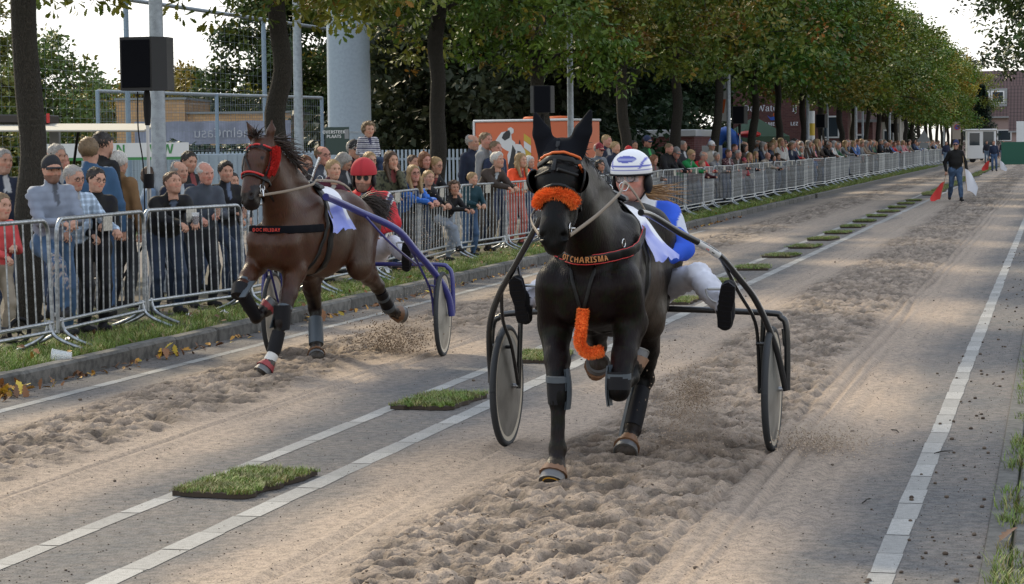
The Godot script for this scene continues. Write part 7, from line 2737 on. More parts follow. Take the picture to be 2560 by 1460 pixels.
	for i in l.size():
		tree("broadleaf_tree", l[i][5], "trees beyond the sports ground", Vector3(l[i][1], 0.05, l[i][2]), l[i][3], 0.11, 0.7, l[i][4], 950 if l[i][0] == "pale" else 1700, leaf_fine if i < 4 else leaf_far, l[i][0], 700 + i, 1.3 if i < 4 else 0.95, 0.35)
	# right-hand side
	tree("broadleaf_tree", "dark leafy tree hanging into the top right corner", "", Vector3(2.4, 0.0, -70.0), 12.0, 0.2, 3.4, 5.0, 3000, leaf_far, "mid", 801, 1.1, 0.4)
	tree("broadleaf_tree", "second dark leafy tree behind the one in the top right corner", "", Vector3(2.6, 0.0, -104.0), 12.5, 0.2, 4.8, 5.6, 3000, leaf_far, "dark", 802, 1.1, 0.4)
	# conifer before the far house
	var c := thing("conifer", "dark spiky conifer in front of the far brick house", "tree", Vector3(-6.6, 0, -205.0))
	var ct := MB.new()
	ct.tube([Vector3.ZERO, Vector3(0, 6.6, 0)], [0.14, 0.02], 8)
	part("trunk", ct, barks[0], c)
	var xs := []
	var cs := PackedColorArray()
	for i in 900:
		var y := lerpf(1.2, 6.7, R.randf())
		var r := (1.0 - (y - 1.0) / 6.0) * 1.9 * (0.65 + 0.45 * absf(sin(y * 4.2))) * sqrt(R.randf())
		var a := R.randf() * TAU
		xs.append(Transform3D(Basis(Vector3.UP, a).scaled(Vector3.ONE * 0.8), Vector3(cos(a) * r, y - r * 0.2, sin(a) * r)))
		cs.append(Color(0.018, 0.036, 0.022) * R.randf_range(0.7, 1.3))
	multi("crown", leaf_far, xs, cs, M.leaf, c)
	# clipped hedge behind the mesh fence
	var h := thing("hedge", "dark clipped hedge under the pale banner behind the mesh fence", "hedge", Vector3(-19.8, 0.05, -51.0))
	xs = []
	cs = PackedColorArray()
	for i in 1100:
		xs.append(Transform3D(Basis(Vector3.UP, R.randf() * TAU).scaled(Vector3.ONE * 0.7), Vector3(R.randf_range(-0.35, 0.35) - 0.0, R.randf_range(0.1, 1.85), R.randf_range(-6.0, 4.0))))
		cs.append(Color(0.025, 0.05, 0.014) * R.randf_range(0.7, 1.3))
	multi("foliage", leaf_far, xs, cs, M.leaf, h)
	var hs := MB.new()
	hs.box(Vector3(0, 0.9, -1), Vector3(0.5, 1.7, 9.8))
	part("stems", hs, barks[1], h)


# ---------------------------------------------------------------- buildings, fences, street furniture
func board(called: String, label: String, cat: String, at: Vector3, size: Vector3, m: Material, turn := 0.0) -> Node3D:
	var t := thing(called, label, cat, at, turn)
	var b := MB.new()
	b.box(Vector3(0, size.y * 0.5, 0), size, Basis.IDENTITY, minf(0.01, size.z * 0.3))
	part("panel", b, m, t)
	return t


func flat_text(t: Node3D, called: String, text: String, at: Vector3, size: float, m: Material, mirror := false, font := "Droid Sans", bold := 700, turn := 0.0) -> void:
	var f := SystemFont.new()
	f.font_names = PackedStringArray([font])
	f.font_weight = bold
	var tm := TextMesh.new()
	tm.text = text
	tm.font = f
	tm.font_size = 64
	tm.pixel_size = size / 64.0
	tm.depth = 0.004
	var o := part(called, tm, m, t)
	o.position = at
	o.rotation.y = turn + (PI if mirror else 0.0)


func brick_tex(w: int, h: int, a: Color, b: Color, mortar: Color, sd: int) -> ImageTexture:
	var g := RandomNumberGenerator.new()
	g.seed = sd
	var im := Image.create(w, h, false, Image.FORMAT_RGB8)
	im.fill(mortar)
	var bw := 32
	var bh := 10
	for r in h / bh:
		for c in range(-1, w / bw + 1):
			var k := a.lerp(b, g.randf())
			im.fill_rect(Rect2i(c * bw + (bw / 2 if r % 2 else 0) + 1, r * bh + 1, bw - 2, bh - 2), k)
	return ImageTexture.create_from_image(im)


func build_place() -> void:
	var post := mat("lamp_steel", lin(0.33, 0.37, 0.41), 0.55, 0.3)
	post.albedo_texture = speckle(128, 330, 0.85, 1.08, 0.05, 0.6)
	tri_uv(post, 0.8, false)
	mat("speaker_black", lin(0.011, 0.012, 0.014), 0.6)
	mat("white_paint", lin(0.62, 0.63, 0.64), 0.5)
	mat("grey_plastic", lin(0.22, 0.23, 0.24), 0.6)
	mat("window_glass", lin(0.03, 0.04, 0.05), 0.06)
	mat("dark_frame", lin(0.04, 0.035, 0.03), 0.6)
	# lamp posts
	var lamps := [[-10.2, -24.5, 0.085, "thick grey lamp post beside the big loudspeaker"], [-16.6, -48.0, 0.105, "pale steel mast left of the great pillar"], [-9.2, -42.7, 0.062, "lamp post behind the second loudspeaker"], [-9.2, -64.3, 0.062, "lamp post crossing the beach flag"], [-9.2, -85.4, 0.062, "lamp post left of the yellow and white pole"], [-9.2, -106.3, 0.062, "thin lamp post among the middle oaks"], [-9.2, -128.0, 0.062, "thin lamp post beyond the middle oaks"], [-9.2, -190.0, 0.07, "last thin lamp post before the parking sign"], [-9.9, -100.0, 0.05, "short white flagpole among the oaks"], [-9.9, -112.0, 0.05, "second short white flagpole among the oaks"], [-10.2, -122.0, 0.06, "third white flagpole near the pale house"]]
	for l in lamps:
		var t := thing("lamp_post" if l[2] != 0.05 else "flagpole", l[3], "lamp post" if l[2] != 0.05 else "pole", Vector3(l[0], 0.08, l[1]), 0.0, "grey posts along the road")
		var m := MB.new()
		var top := 8.4
		if l[2] == 0.05:
			top = 3.4
		m.tube([Vector3.ZERO, Vector3(0, 1.0, 0), Vector3(0, 1.02, 0), Vector3(0, top, 0)], [l[2] * 1.18, l[2] * 1.15, l[2] * 1.05, l[2] * 0.7], 16)
		part("pole", m, post, t)
		if top > 5.0:
			var a := MB.new()
			a.tube(smooth([Vector3(0, top - 0.05, 0), Vector3(0.3, top + 0.25, 0), Vector3(1.3, top + 0.38, 0)], 5), 0.035, 8)
			part("arm", a, post, t)
			var hd := MB.new()
			hd.box(Vector3(1.55, top + 0.38, 0), Vector3(0.6, 0.12, 0.22), Basis.IDENTITY, 0.04)
			part("lamp_head", hd, M.grey_plastic, t)
	# the great steel pillar with the crossing sign in front of it
	var pm := mat("pillar_zinc", lin(0.30, 0.365, 0.435), 0.6, 0.1)
	pm.albedo_texture = speckle(512, 341, 0.86, 1.08, 0.02, 0.3)
	tri_uv(pm, 0.9, false)
	var pl := thing("steel_pillar", "great pale blue grey steel pillar rising out of the picture", "pillar", Vector3(-12.96, 0.05, -40.4))
	var pb := MB.new()
	pb.tube([Vector3(0, 0, 0), Vector3(0, 2.2, 0), Vector3(-0.02, 14.0, 0)], [0.415, 0.41, 0.37], 16)
	part("shaft", pb, pm, pl)
	var band := MB.new()
	band.tube([Vector3(0, 1.99, 0), Vector3(0, 2.02, 0)], 0.418, 20)
	part("band", band, post, pl)
	var pf := MB.new()
	pf.tube([Vector3(0, 0, 0), Vector3(0, 0.06, 0)], 0.6, 20)
	part("base_plate", pf, post, pl)
	var sg := mat("sign_green", lin(0.022, 0.048, 0.042), 0.5)
	var cs := thing("crossing_sign", "dark green sign reading OVERSTEEK PLAATS before the steel pillar", "sign", Vector3(-12.62, 0.05, -38.6), 0.1)
	var cb := MB.new()
	cb.box(Vector3(0, 1.84, 0), Vector3(0.44, 0.50, 0.02), Basis.IDENTITY, 0.006)
	part("panel", cb, sg, cs)
	var cp := MB.new()
	cp.bar(Vector3(0, 0, -0.03), Vector3(0, 2.0, -0.03), 0.025)
	part("pole", cp, post, cs)
	flat_text(cs, "lettering", "OVERSTEEK", Vector3(-0.06, 2.0, 0.013), 0.078, M.white_paint)
	flat_text(cs, "lettering", "PLAATS", Vector3(-0.06, 1.92, 0.013), 0.078, M.white_paint)
	var ci := MB.new()
	ci.box(Vector3(0.175, 1.96, 0.0115), Vector3(0.075, 0.17, 0.004))
	part("side_panel", ci, M.grey_plastic, cs)
	# loudspeakers on stands
	var sp := [[-9.70, -23.0, 1.0, 0.35, "big black loudspeaker on a tall stand beside the thick lamp post", -0.03], [-9.12, -39.9, 0.92, 0.9, "second black loudspeaker, above the orange trailer", 0.06], [-9.12, -66.0, 0.95, 0.6, "third black loudspeaker, right of the beach flag", 0.0], [-8.95, -88.0, 0.95, 0.5, "fourth black loudspeaker, right of the yellow and white pole", 0.0], [-9.75, -140.0, 1.0, 0.5, "farthest black loudspeaker among the oaks", 0.0]]
	for s in sp:
		var t := thing("loudspeaker", s[4], "loudspeaker", Vector3(s[0], 0.08, s[1]), s[3] - 0.35, "black loudspeakers on stands along the crowd")
		var y := 2.62 if s[1] > -30 else 2.52
		var k: float = s[2]
		var o := PackedVector2Array([Vector2(-0.24, 0.16), Vector2(0.13, 0.16), Vector2(0.25, 0.02), Vector2(0.24, -0.2), Vector2(-0.12, -0.2), Vector2(-0.25, 0.0)])
		var b := MB.new()
		b.prism(o, Transform3D(Basis(Vector3.RIGHT, PI / 2) * k, Vector3(0, y, 0)), 0.58 * k)
		part("cabinet", b, M.speaker_black, t)
		var gr := MB.new()
		gr.box(Vector3(-0.055 * k, y, 0.165 * k), Vector3(0.33 * k, 0.52 * k, 0.012), Basis.IDENTITY, 0.005)
		part("grille", gr, M.black_cloth, t)
		var st := MB.new()
		st.tube([Vector3(0, 0, 0), Vector3(0, 1.35, 0)], 0.024, 10)
		st.tube([Vector3(0, 1.3, 0), Vector3(0, 2.0, 0)], 0.018, 10)
		part("pole", st, M.steel_shoe, t)
		var cl := MB.new()
		cl.tube([Vector3(0, 1.95, 0), Vector3(0, 2.05, 0), Vector3(0, 2.2, 0), Vector3(0, y - 0.29 * k, 0)], [0.028, 0.04, 0.045, 0.03], 10)
		var co := MB.new()
		co.tube([Vector3(0, 1.26, 0), Vector3(0, 1.42, 0)], 0.055, 10)
		part("collar", co, M.boot_black, t)
		part("clamp", cl, M.boot_black, t)
		for q in 3:
			var lg := MB.new()
			var a := q * TAU / 3 + 0.4
			lg.tube([Vector3(0, 0.75, 0), Vector3(cos(a) * 0.5, 0.02, sin(a) * 0.5)], 0.014, 8)
			part("leg", lg, M.boot_black, t)
		var cab := MB.new()
		cab.tube(smooth([Vector3(-0.1, y - 0.3, 0.02), Vector3(-0.09, 1.9, 0.05), Vector3(-0.03, 1.4, 0.06), Vector3(-0.05, 0.3, 0.05)], 5), 0.008, 5)
		part("cable", cab, M.boot_black, t)
	# tall netting and the lower mesh fence of the sports ground
	var fs := mat("fence_blue_grey", lin(0.20, 0.27, 0.35), 0.55)
	var wire := mat("fence_wire", lin(0.16, 0.19, 0.22), 0.6)
	var tn := thing("ball_net", "tall ball-stop net with a steel top rail behind the loudspeaker", "net fence", Vector3(-18.3, 0.05, 0))
	var tb := MB.new()
	tb.tube([Vector3(0, 4.75, -34), Vector3(0, 4.78, -56)], 0.045, 8)
	part("top_rail", tb, post, tn)
	for z in [-36.0, -42.4, -50.5]:
		var b := MB.new()
		b.bar(Vector3(0, 0, z), Vector3(0, 4.8, z), 0.055, 10)
		part("post", b, fs, tn)
	var nb := MB.new()
	var z := -34.0
	while z > -52.5:
		nb.bar(Vector3(0.05, 0.9, z), Vector3(0.05, 4.75, z), 0.0024, 3)
		z -= 0.30
	for r in 22:
		nb.bar(Vector3(0.05, 0.9 + r * 0.18, -34), Vector3(0.05, 0.9 + r * 0.18, -52.5), 0.0024, 3)
	part("netting", nb, wire, tn).set_meta("kind", "stuff")
	var mf := thing("mesh_fence", "blue grey steel mesh fence around the sports ground", "fence", Vector3(-17.6, 0.05, 0))
	var zz := [-41.6, -43.7, -45.9, -48.2, -50.5]
	for k in zz.size():
		var b := MB.new()
		b.box(Vector3(-1.0 + k * 0.43, 1.46, zz[k]), Vector3(0.07, 2.92, 0.07), Basis.IDENTITY, 0.01)
		part("post", b, fs, mf)
	var rb := MB.new()
	rb.bar(Vector3(-1.0, 2.9, -41.6), Vector3(0.72, 2.9, -50.5), 0.035, 8)
	part("top_rail", rb, post, mf)
	var wb := MB.new()
	for k in 90:
		var u := k / 89.0
		var p := Vector3(-1.0, 0, -41.6).lerp(Vector3(0.72, 0, -50.5), u)
		wb.bar(p + Vector3(0, 0.05, 0), p + Vector3(0, 2.9, 0), 0.0035, 3)
	for k in 15:
		wb.bar(Vector3(-1.0, 0.1 + k * 0.2, -41.6), Vector3(0.72, 0.1 + k * 0.2, -50.5), 0.004, 3)
	part("mesh", wb, wire, mf).set_meta("kind", "stuff")
	# pale banner seen from behind, letters showing through in reverse
	var bm := mat("banner_pale", lin(0.27, 0.29, 0.385), 0.7)
	bm.albedo_texture = speckle(128, 351, 0.85, 1.05, 0.02, 0.9)
	tri_uv(bm, 2.5, false)
	var ba := thing("banner", "long pale lilac banner seen from behind on the mesh fence", "banner", Vector3(-19.2, 1.45, -49.6), 0.30)
	var bg := PackedVector3Array()
	for r in 5:
		for q in 41:
			bg.append(Vector3(lerpf(-1.9, 1.75, q / 40.0), 0.98 - r * 0.135 * 1.0 + sin(q * 0.7) * 0.008, sin(q * 0.9 + r) * 0.012))
	var bb := MB.new()
	bb.grid(bg, 41)
	part("sheet", bb, bm, ba)
	var pale := mat("banner_letters", lin(0.42, 0.43, 0.48), 0.7)
	flat_text(ba, "lettering", "WilhelmCasu", Vector3(0.35, 0.70, 0.03), 0.30, pale, true, "Droid Sans", 400)
	# tan brick pavilion
	var tan := mat("tan_brick", Color(1, 1, 1), 0.9)
	tan.albedo_texture = brick_tex(256, 200, Color(0.78, 0.62, 0.45), Color(0.70, 0.55, 0.40), Color(0.6, 0.5, 0.4), 3)
	tri_uv(tan, 1.6, false)
	var pv := thing("pavilion", "low tan brick pavilion behind the pale banner", "building", Vector3(-23.5, 0.05, -60.0), 0.2)
	var v := MB.new()
	v.box(Vector3(-1.2, 1.55, 0), Vector3(1.9, 3.1, 4.0))
	v.box(Vector3(1.2, 1.35, -0.01), Vector3(2.9, 2.7, 3.6))
	part("wall", v, tan, pv)
	var ro := MB.new()
	ro.box(Vector3(-1.2, 3.13, 0), Vector3(2.0, 0.06, 4.1))
	ro.box(Vector3(1.24, 2.73, -0.01), Vector3(2.96, 0.06, 3.7))
	part("roof_edge", ro, M.grey_plastic, pv)
	# palisade fence of pale bars
	var pal := mat("palisade", lin(0.30, 0.36, 0.42), 0.6)
	var pf2 := thing("palisade_fence", "fence of pale blue grey upright bars behind the crowd", "fence", Vector3(-15.5, 0.05, -47.5), 0.0)
	var pb2 := MB.new()
	for k in 74:
		var x := -3.4 + k * 0.09
		pb2.box(Vector3(x, 0.83, 0), Vector3(0.045, 1.66, 0.02))
	part("bars", pb2, pal, pf2).set_meta("kind", "stuff")
	for y in [0.35, 1.45]:
		var b := MB.new()
		b.box(Vector3(-0.1, y, -0.03), Vector3(6.7, 0.05, 0.03))
		part("rail", b, pal, pf2)
	# lower pale container walls behind the palisade
	var ct := board("site_hut", "low pale blue ribbed metal hut behind the people at the left", "hut", Vector3(-17.6, 0.05, -44.8), Vector3(5.2, 1.62, 0.3), pal, 0.25)
	for k in 26:
		var b := MB.new()
		b.box(Vector3(-2.55 + k * 0.2, 0.80, 0.16), Vector3(0.08, 1.6, 0.03))
		part("rib", b, pal, ct)
	var gl := mat("green_strip", lin(0.05, 0.22, 0.07), 0.6)
	var gb := thing("site_banner", "white and green banner strip behind the market stall", "banner", Vector3(-17.0, 1.66, -38.5), 0.35)
	var g1 := MB.new()
	g1.box(Vector3(0, 0.11, 0), Vector3(2.9, 0.26, 0.02))
	part("sheet", g1, M.white_paint, gb)
	flat_text(gb, "lettering", "N", Vector3(0.20, 0.12, 0.013), 0.24, gl)
	flat_text(gb, "lettering", "WW", Vector3(0.95, 0.12, 0.013), 0.24, gl)
	var g2 := MB.new()
	g2.box(Vector3(0, -0.05, 0.0), Vector3(2.9, 0.05, 0.03))
	part("green_edge", g2, gl, gb)
	# market stall at the left edge
	var sc := mat("canopy_cream", lin(0.40, 0.38, 0.33), 0.7)
	var brown := mat("stall_brown", lin(0.028, 0.022, 0.019), 0.6)
	var ms := thing("market_stall", "food stall with an open cream canopy flap at the left edge", "stall", Vector3(-12.4, 0.08, -26.5), 0.18)
	var c1 := MB.new()
	c1.box(Vector3(-0.3, 1.98, 0.4), Vector3(3.2, 0.025, 0.9), Basis(Vector3.RIGHT, 0.10) * Basis(Vector3.BACK, -0.012), 0.01)
	part("canopy", c1, sc, ms)
	var c2 := MB.new()
	c2.box(Vector3(-1.15, 2.11, -0.15), Vector3(2.1, 0.11, 0.6), Basis(Vector3.BACK, -0.02), 0.015)
	part("roof_edge", c2, brown, ms)
	var re := MB.new()
	re.box(Vector3(-0.085, 2.10, 0.16), Vector3(0.035, 0.12, 0.03))
	part("marker_light", re, M.red_trim, ms)
	for x in [-1.5, 0.05]:
		var b := MB.new()
		b.box(Vector3(x - 0.15, 1.0, -0.2), Vector3(0.13, 1.95, 0.08), Basis.IDENTITY, 0.01)
		part("post", b, M.grey_plastic, ms)
		var st := MB.new()
		st.bar(Vector3(x + 0.35, 1.94, 0.55), Vector3(x + 0.10, 1.42, -0.1), 0.018)
		part("strut", st, M.boot_black, ms)
	var cn := MB.new()
	cn.box(Vector3(-0.8, 0.55, -0.2), Vector3(2.4, 1.0, 0.5), Basis.IDENTITY, 0.02)
	part("counter", cn, brown, ms)
	# orange trailer with a racing picture
	var orange := mat("trailer_orange", lin(0.60, 0.135, 0.05), 0.45)
	var tr := thing("horse_trailer", "orange trailer with a white racehorse picture and yellow chevrons", "trailer", Vector3(-12.5, 0.05, -50.6), 0.0)
	tr.rotation.y = -0.22
	var tb2 := MB.new()
	tb2.box(Vector3(0.45, 1.42, -0.9), Vector3(2.4, 1.72, 1.8), Basis.IDENTITY, 0.03)
	part("body", tb2, orange, tr)
	var tf := MB.new()
	tf.box(Vector3(0.45, 2.30, -0.9), Vector3(2.46, 0.06, 1.86), Basis.IDENTITY, 0.02)
	tf.box(Vector3(-0.76, 1.42, 0.0), Vector3(0.05, 1.76, 0.05))
	part("edge_trim", tf, M.white_paint, tr)
	for k in 2:
		var d := MB.new()
		d.lathe([Vector2(0, 0.07), Vector2(0.26, 0.06), Vector2(0.3, 0.03), Vector2(0.3, 0.0)], Transform3D(Basis(), Vector3(0.5 + k * 0.62, 2.33, -0.7)), 20)
		part("roof_vent", d, M.orange_trim, tr)
	for k in 2:
		var w := MB.new()
		w.tube([Vector3(0.4 + k * 0.75, 0.33, -0.05), Vector3(0.4 + k * 0.75, 0.33, -0.22)], 0.32, 20)
		part("wheel", w, M.boot_black, tr)
	var white: Material = M.white_paint
	var ink := mat("print_black", lin(0.02, 0.021, 0.024), 0.5)
	var yel := mat("chevron_yellow", lin(0.52, 0.36, 0.04), 0.5)
	for e in [-0.58, 0.62]:
		for k in 5:
			var q := MB.new()
			var s := -1.0 if e < 0 else 1.0
			var y := 1.10 + k * 0.17
			q.prism(PackedVector2Array([Vector2(e - 0.09, y - s * -0.06), Vector2(e + 0.09, y - s * 0.06), Vector2(e + 0.09, y - s * 0.06 + 0.16), Vector2(e - 0.09, y + s * 0.06 + 0.16)]), Transform3D(Basis(), Vector3(0, 0, 0.0035)), 0.004)
			part("chevron", q, yel if k % 2 == 0 else white, tr)
	for s in [[white, [[-0.12, 1.95], [-0.05, 2.03], [0.10, 2.06], [0.20, 2.02], [0.22, 1.86], [0.30, 1.80], [0.34, 1.62], [0.22, 1.55], [0.06, 1.62], [-0.10, 1.72], [-0.2, 1.85]], 0.003], [white, [[0.12, 2.12], [0.20, 2.15], [0.27, 2.10], [0.27, 2.02], [0.20, 1.98], [0.12, 2.02]], 0.006],
		[ink, [[0.08, 2.06], [0.16, 2.08], [0.19, 2.0], [0.16, 1.90], [0.04, 1.84], [-0.04, 1.90], [0.0, 1.99]], 0.007], [white, [[0.20, 1.70], [0.34, 1.76], [0.46, 1.74], [0.56, 1.60], [0.58, 1.46], [0.50, 1.40], [0.40, 1.44], [0.36, 1.30], [0.24, 1.20], [0.12, 1.30], [0.10, 1.50]], 0.009], [ink, [[0.24, 1.74], [0.32, 1.60], [0.30, 1.42], [0.36, 1.26], [0.34, 1.05], [0.14, 1.02], [0.12, 1.25], [0.18, 1.45]], 0.012], [ink, [[0.40, 1.76], [0.42, 1.86], [0.45, 1.76]], 0.012], [ink, [[0.36, 1.60], [0.46, 1.58], [0.42, 1.48], [0.36, 1.50]], 0.014]]:
		var pg := PackedVector2Array()
		for q in s[1]:
			pg.append(Vector2(q[0], q[1]))
		var q := MB.new()
		q.prism(pg, Transform3D(Basis(), Vector3(0, 0, s[2])), 0.003)
		part("print", q, s[0], tr)
	# low pink brick building
	var pink := mat("pink_brick", Color(1, 1, 1), 0.9)
	pink.albedo_texture = brick_tex(256, 200, Color(0.50, 0.31, 0.31), Color(0.44, 0.26, 0.26), Color(0.52, 0.42, 0.4), 4)
	tri_uv(pink, 1.7, false)
	var pk := thing("brick_building", "low pink brick building with a flat white roof edge", "building", Vector3(-14.9, 0.05, -83.5), 0.0)
	var k1 := MB.new()
	k1.box(Vector3(0, 1.0, -2), Vector3(3.3, 2.0, 4))
	part("wall", k1, pink, pk)
	var k2 := MB.new()
	k2.box(Vector3(0, 2.13, -2), Vector3(3.45, 0.26, 4.2), Basis.IDENTITY, 0.02)
	part("roof_edge", k2, M.white_paint, pk)
	var k3 := MB.new()
	k3.box(Vector3(0.75, 1.0, 0.004), Vector3(0.10, 2.0, 0.02))
	part("downpipe", k3, M.grey_plastic, pk)
	# brick wall with the swimming sign
	var red := mat("red_brick", Color(1, 1, 1), 0.9)
	red.albedo_texture = brick_tex(256, 200, Color(0.37, 0.23, 0.22), Color(0.30, 0.18, 0.18), Color(0.36, 0.28, 0.27), 5)
	tri_uv(red, 1.7, false)
	var wt := thing("swimming_building", "dark red brick building with a white swimming sign on its wall", "building", Vector3(-14.4, 0.0, -122.0))
	var w1 := MB.new()
	w1.box(Vector3(0.3, 3.2, -3), Vector3(6.2, 6.4, 6))
	part("wall", w1, red, wt)
	var w2 := MB.new()
	w2.box(Vector3(0.3, 6.45, -3), Vector3(6.3, 0.12, 6.1))
	part("roof_edge", w2, M.grey_plastic, wt)
	var sw := mat("sign_white", lin(0.62, 0.64, 0.70), 0.5)
	flat_text(wt, "lettering", "De Wate", Vector3(-1.32, 3.66, 0.02), 0.46, sw, false, "Droid Serif", 400)
	flat_text(wt, "lettering", "ij", Vector3(0.55, 3.62, 0.02), 0.46, sw, false, "Droid Serif", 400)
	flat_text(wt, "lettering", "OEIT ME", Vector3(-1.05, 2.80, 0.02), 0.26, sw)
	flat_text(wt, "lettering", "LEZ", Vector3(0.52, 2.80, 0.02), 0.26, sw)
	var em := mat("emblem_blue", lin(0.03, 0.09, 0.40), 0.5)
	var e1 := MB.new()
	e1.prism(PackedVector2Array([Vector2(-0.95, 3.28), Vector2(-0.78, 3.16), Vector2(-0.5, 3.22), Vector2(-0.3, 3.1), Vector2(-0.45, 3.02), Vector2(-0.75, 3.0)]), Transform3D(Basis(), Vector3(0, 0, 0.012)), 0.02)
	part("emblem_wave", e1, em, wt)
	var e2 := MB.new()
	e2.ball(Vector3(-0.50, 3.30, 0.0), Vector3(0.13, 0.13, 0.02))
	part("emblem_head", e2, M.orange_trim, wt)
	for q in [Vector3(2.5, 2.6, 0.02)]:
		var b := MB.new()
		b.box(q, Vector3(0.9, 1.2, 0.06))
		var fr := part("window", b, M.white_paint, wt)
		var gq := MB.new()
		gq.box(q + Vector3(0, 0, 0.035), Vector3(0.74, 1.04, 0.01))
		part("pane", gq, M.window_glass, fr)
	# green gazebo
	var gz := mat("gazebo_green", lin(0.055, 0.105, 0.065), 0.75)
	var gt := thing("gazebo", "dark green pop-up gazebo in front of the brick wall", "gazebo", Vector3(-11.7, 0.05, -89.0), 0.5)
	var gzm := MB.new()
	var apex := Vector3(0, 2.78, 0)
	for k in 4:
		var a := k * PI / 2 + PI / 4
		var b := a + PI / 2
		var p := Vector3(cos(a), 0, sin(a)) * 1.5 + Vector3(0, 1.98, 0)
		var q := Vector3(cos(b), 0, sin(b)) * 1.5 + Vector3(0, 1.98, 0)
		gzm.face(q, p, apex)
		gzm.quad(p, q, q - Vector3(0, 0.22, 0), p - Vector3(0, 0.22, 0))
	part("roof", gzm, gz, gt)
	for k in 4:
		var a := k * PI / 2 + PI / 4
		var b := MB.new()
		b.bar(Vector3(cos(a) * 1.45, 0, sin(a) * 1.45), Vector3(cos(a) * 1.45, 2.0, sin(a) * 1.45), 0.022)
		part("leg", b, M.steel_shoe, gt)
	board("white_table_board", "white board standing under the gazebo edge", "board", Vector3(-11.9, 0.9, -86.5), Vector3(1.1, 0.75, 0.03), M.white_paint)
	# beach flag
	var bf := thing("beach_flag", "white beach flag with blue lettering and an orange cone", "flag", Vector3(-11.7, 0.05, -80.0))
	var bp := MB.new()
	bp.tube([Vector3(0.27, 0, 0), Vector3(0.27, 4.3, 0)], 0.015, 6)
	part("pole", bp, M.steel_shoe, bf)
	var bfm := MB.new()
	bfm.prism(PackedVector2Array([Vector2(0.26, 2.5), Vector2(0.26, 4.3), Vector2(0.12, 4.35), Vector2(-0.05, 4.1), Vector2(-0.28, 2.55)]), Transform3D(), 0.006)
	part("cloth", bfm, M.white_paint, bf)
	for k in 6:
		var q := MB.new()
		q.box(Vector3(-0.0 + 0.01 * k, 3.42 + k * 0.11, 0.006), Vector3(0.13, 0.07, 0.004))
		part("print", q, em, bf)
	var oc := MB.new()
	oc.prism(PackedVector2Array([Vector2(-0.1, 3.3), Vector2(0.16, 3.3), Vector2(0.08, 2.8), Vector2(-0.02, 2.8)]), Transform3D(Basis(), Vector3(0, 0, 0.005)), 0.004)
	part("print", oc, M.orange_trim, bf)
	# inflatable castle in blue
	var ib := mat("inflatable_blue", lin(0.03, 0.11, 0.42), 0.35)
	var it := thing("inflatable_slide", "bright blue inflatable slide behind the oak trunks", "inflatable", Vector3(-12.2, 0.0, -84.0))
	var i1 := MB.new()
	i1.tube(smooth([Vector3(-0.55, 0, 0), Vector3(-0.5, 1.4, 0), Vector3(0.05, 2.15, 0), Vector3(0.6, 1.4, 0), Vector3(0.65, 0, 0)], 6), 0.26, 14)
	part("arch", i1, ib, it)
	var i2 := MB.new()
	i2.box(Vector3(0.05, 0.8, -0.4), Vector3(1.4, 1.6, 0.6), Basis.IDENTITY, 0.2)
	part("back", i2, em, it)
	var i3 := MB.new()
	i3.ball(Vector3(0.95, 2.1, 0.0), Vector3(0.45, 0.14, 0.4))
	part("red_top", i3, M.red_trim, it)
	board("white_placard", "white placard left of the white cap", "board", Vector3(-11.45, 1.0, -76.0), Vector3(0.7, 0.7, 0.02), M.white_paint)
	# yellow and white pole
	var yp := thing("striped_pole", "pole with yellow and white bands right of the lamp post", "pole", Vector3(-9.75, 0.05, -92.0))
	for k in 6:
		var b := MB.new()
		b.tube([Vector3(0, k * 0.5, 0), Vector3(0, k * 0.5 + 0.5, 0)], 0.12, 14)
		part("band", b, M.white_paint if k % 2 == 1 or k == 5 else yel, yp)
	# far cabin, screens, signs, houses
	var cabn := thing("white_cabin", "white cabin on wheels with two windows at the end of the road", "cabin", Vector3(-6.0, 0, -186.0), 0.1)
	var m1 := MB.new()
	m1.box(Vector3(0, 1.45, -1.0), Vector3(2.3, 2.3, 2.2), Basis.IDENTITY, 0.04)
	part("body", m1, M.white_paint, cabn)
	var m2 := MB.new()
	m2.box(Vector3(0, 2.65, -1.0), Vector3(2.45, 0.14, 2.4), Basis.IDENTITY, 0.04)
	part("roof", m2, M.white_paint, cabn)
	for s in [[-0.55, 1.9, 0.8, 1.0], [0.55, 1.95, 0.85, 1.1]]:
		var b := MB.new()
		b.box(Vector3(s[0], s[1], 0.105), Vector3(s[2], s[3], 0.02))
		part("window", b, M.window_glass, cabn)
	for x in [-0.7, 0.7]:
		var b := MB.new()
		b.tube([Vector3(x, 0.25, 0.0), Vector3(x, 0.25, -0.2)], 0.25, 14)
		part("wheel", b, M.boot_black, cabn)
	var gscr := mat("screen_green", lin(0.018, 0.09, 0.06), 0.8)
	board("green_screen", "green windbreak screen at the right end of the road", "screen", Vector3(-1.9, 0.0, -168.0), Vector3(4.2, 1.65, 0.05), gscr)
	board("white_container", "white container edge at the right border above the green screen", "container", Vector3(-2.2, 0.0, -176.0), Vector3(1.7, 3.2, 2.0), M.white_paint)
	var np := thing("parking_sign", "pale board with a round blue no-parking disc on a pole", "sign", Vector3(-7.3, 0, -170.0))
	var n1 := MB.new()
	n1.box(Vector3(0, 2.55, 0), Vector3(0.62, 1.3, 0.03))
	part("panel", n1, mat("sign_beige", lin(0.32, 0.28, 0.24), 0.6), np)
	var n2 := MB.new()
	n2.tube([Vector3(0.05, 2.8, 0.018), Vector3(0.05, 2.8, 0.03)], 0.22, 20)
	part("red_ring", n2, M.red_trim, np)
	var n3 := MB.new()
	n3.tube([Vector3(0.05, 2.8, 0.03), Vector3(0.05, 2.8, 0.036)], 0.17, 20)
	part("disc", n3, em, np)
	var n5 := MB.new()
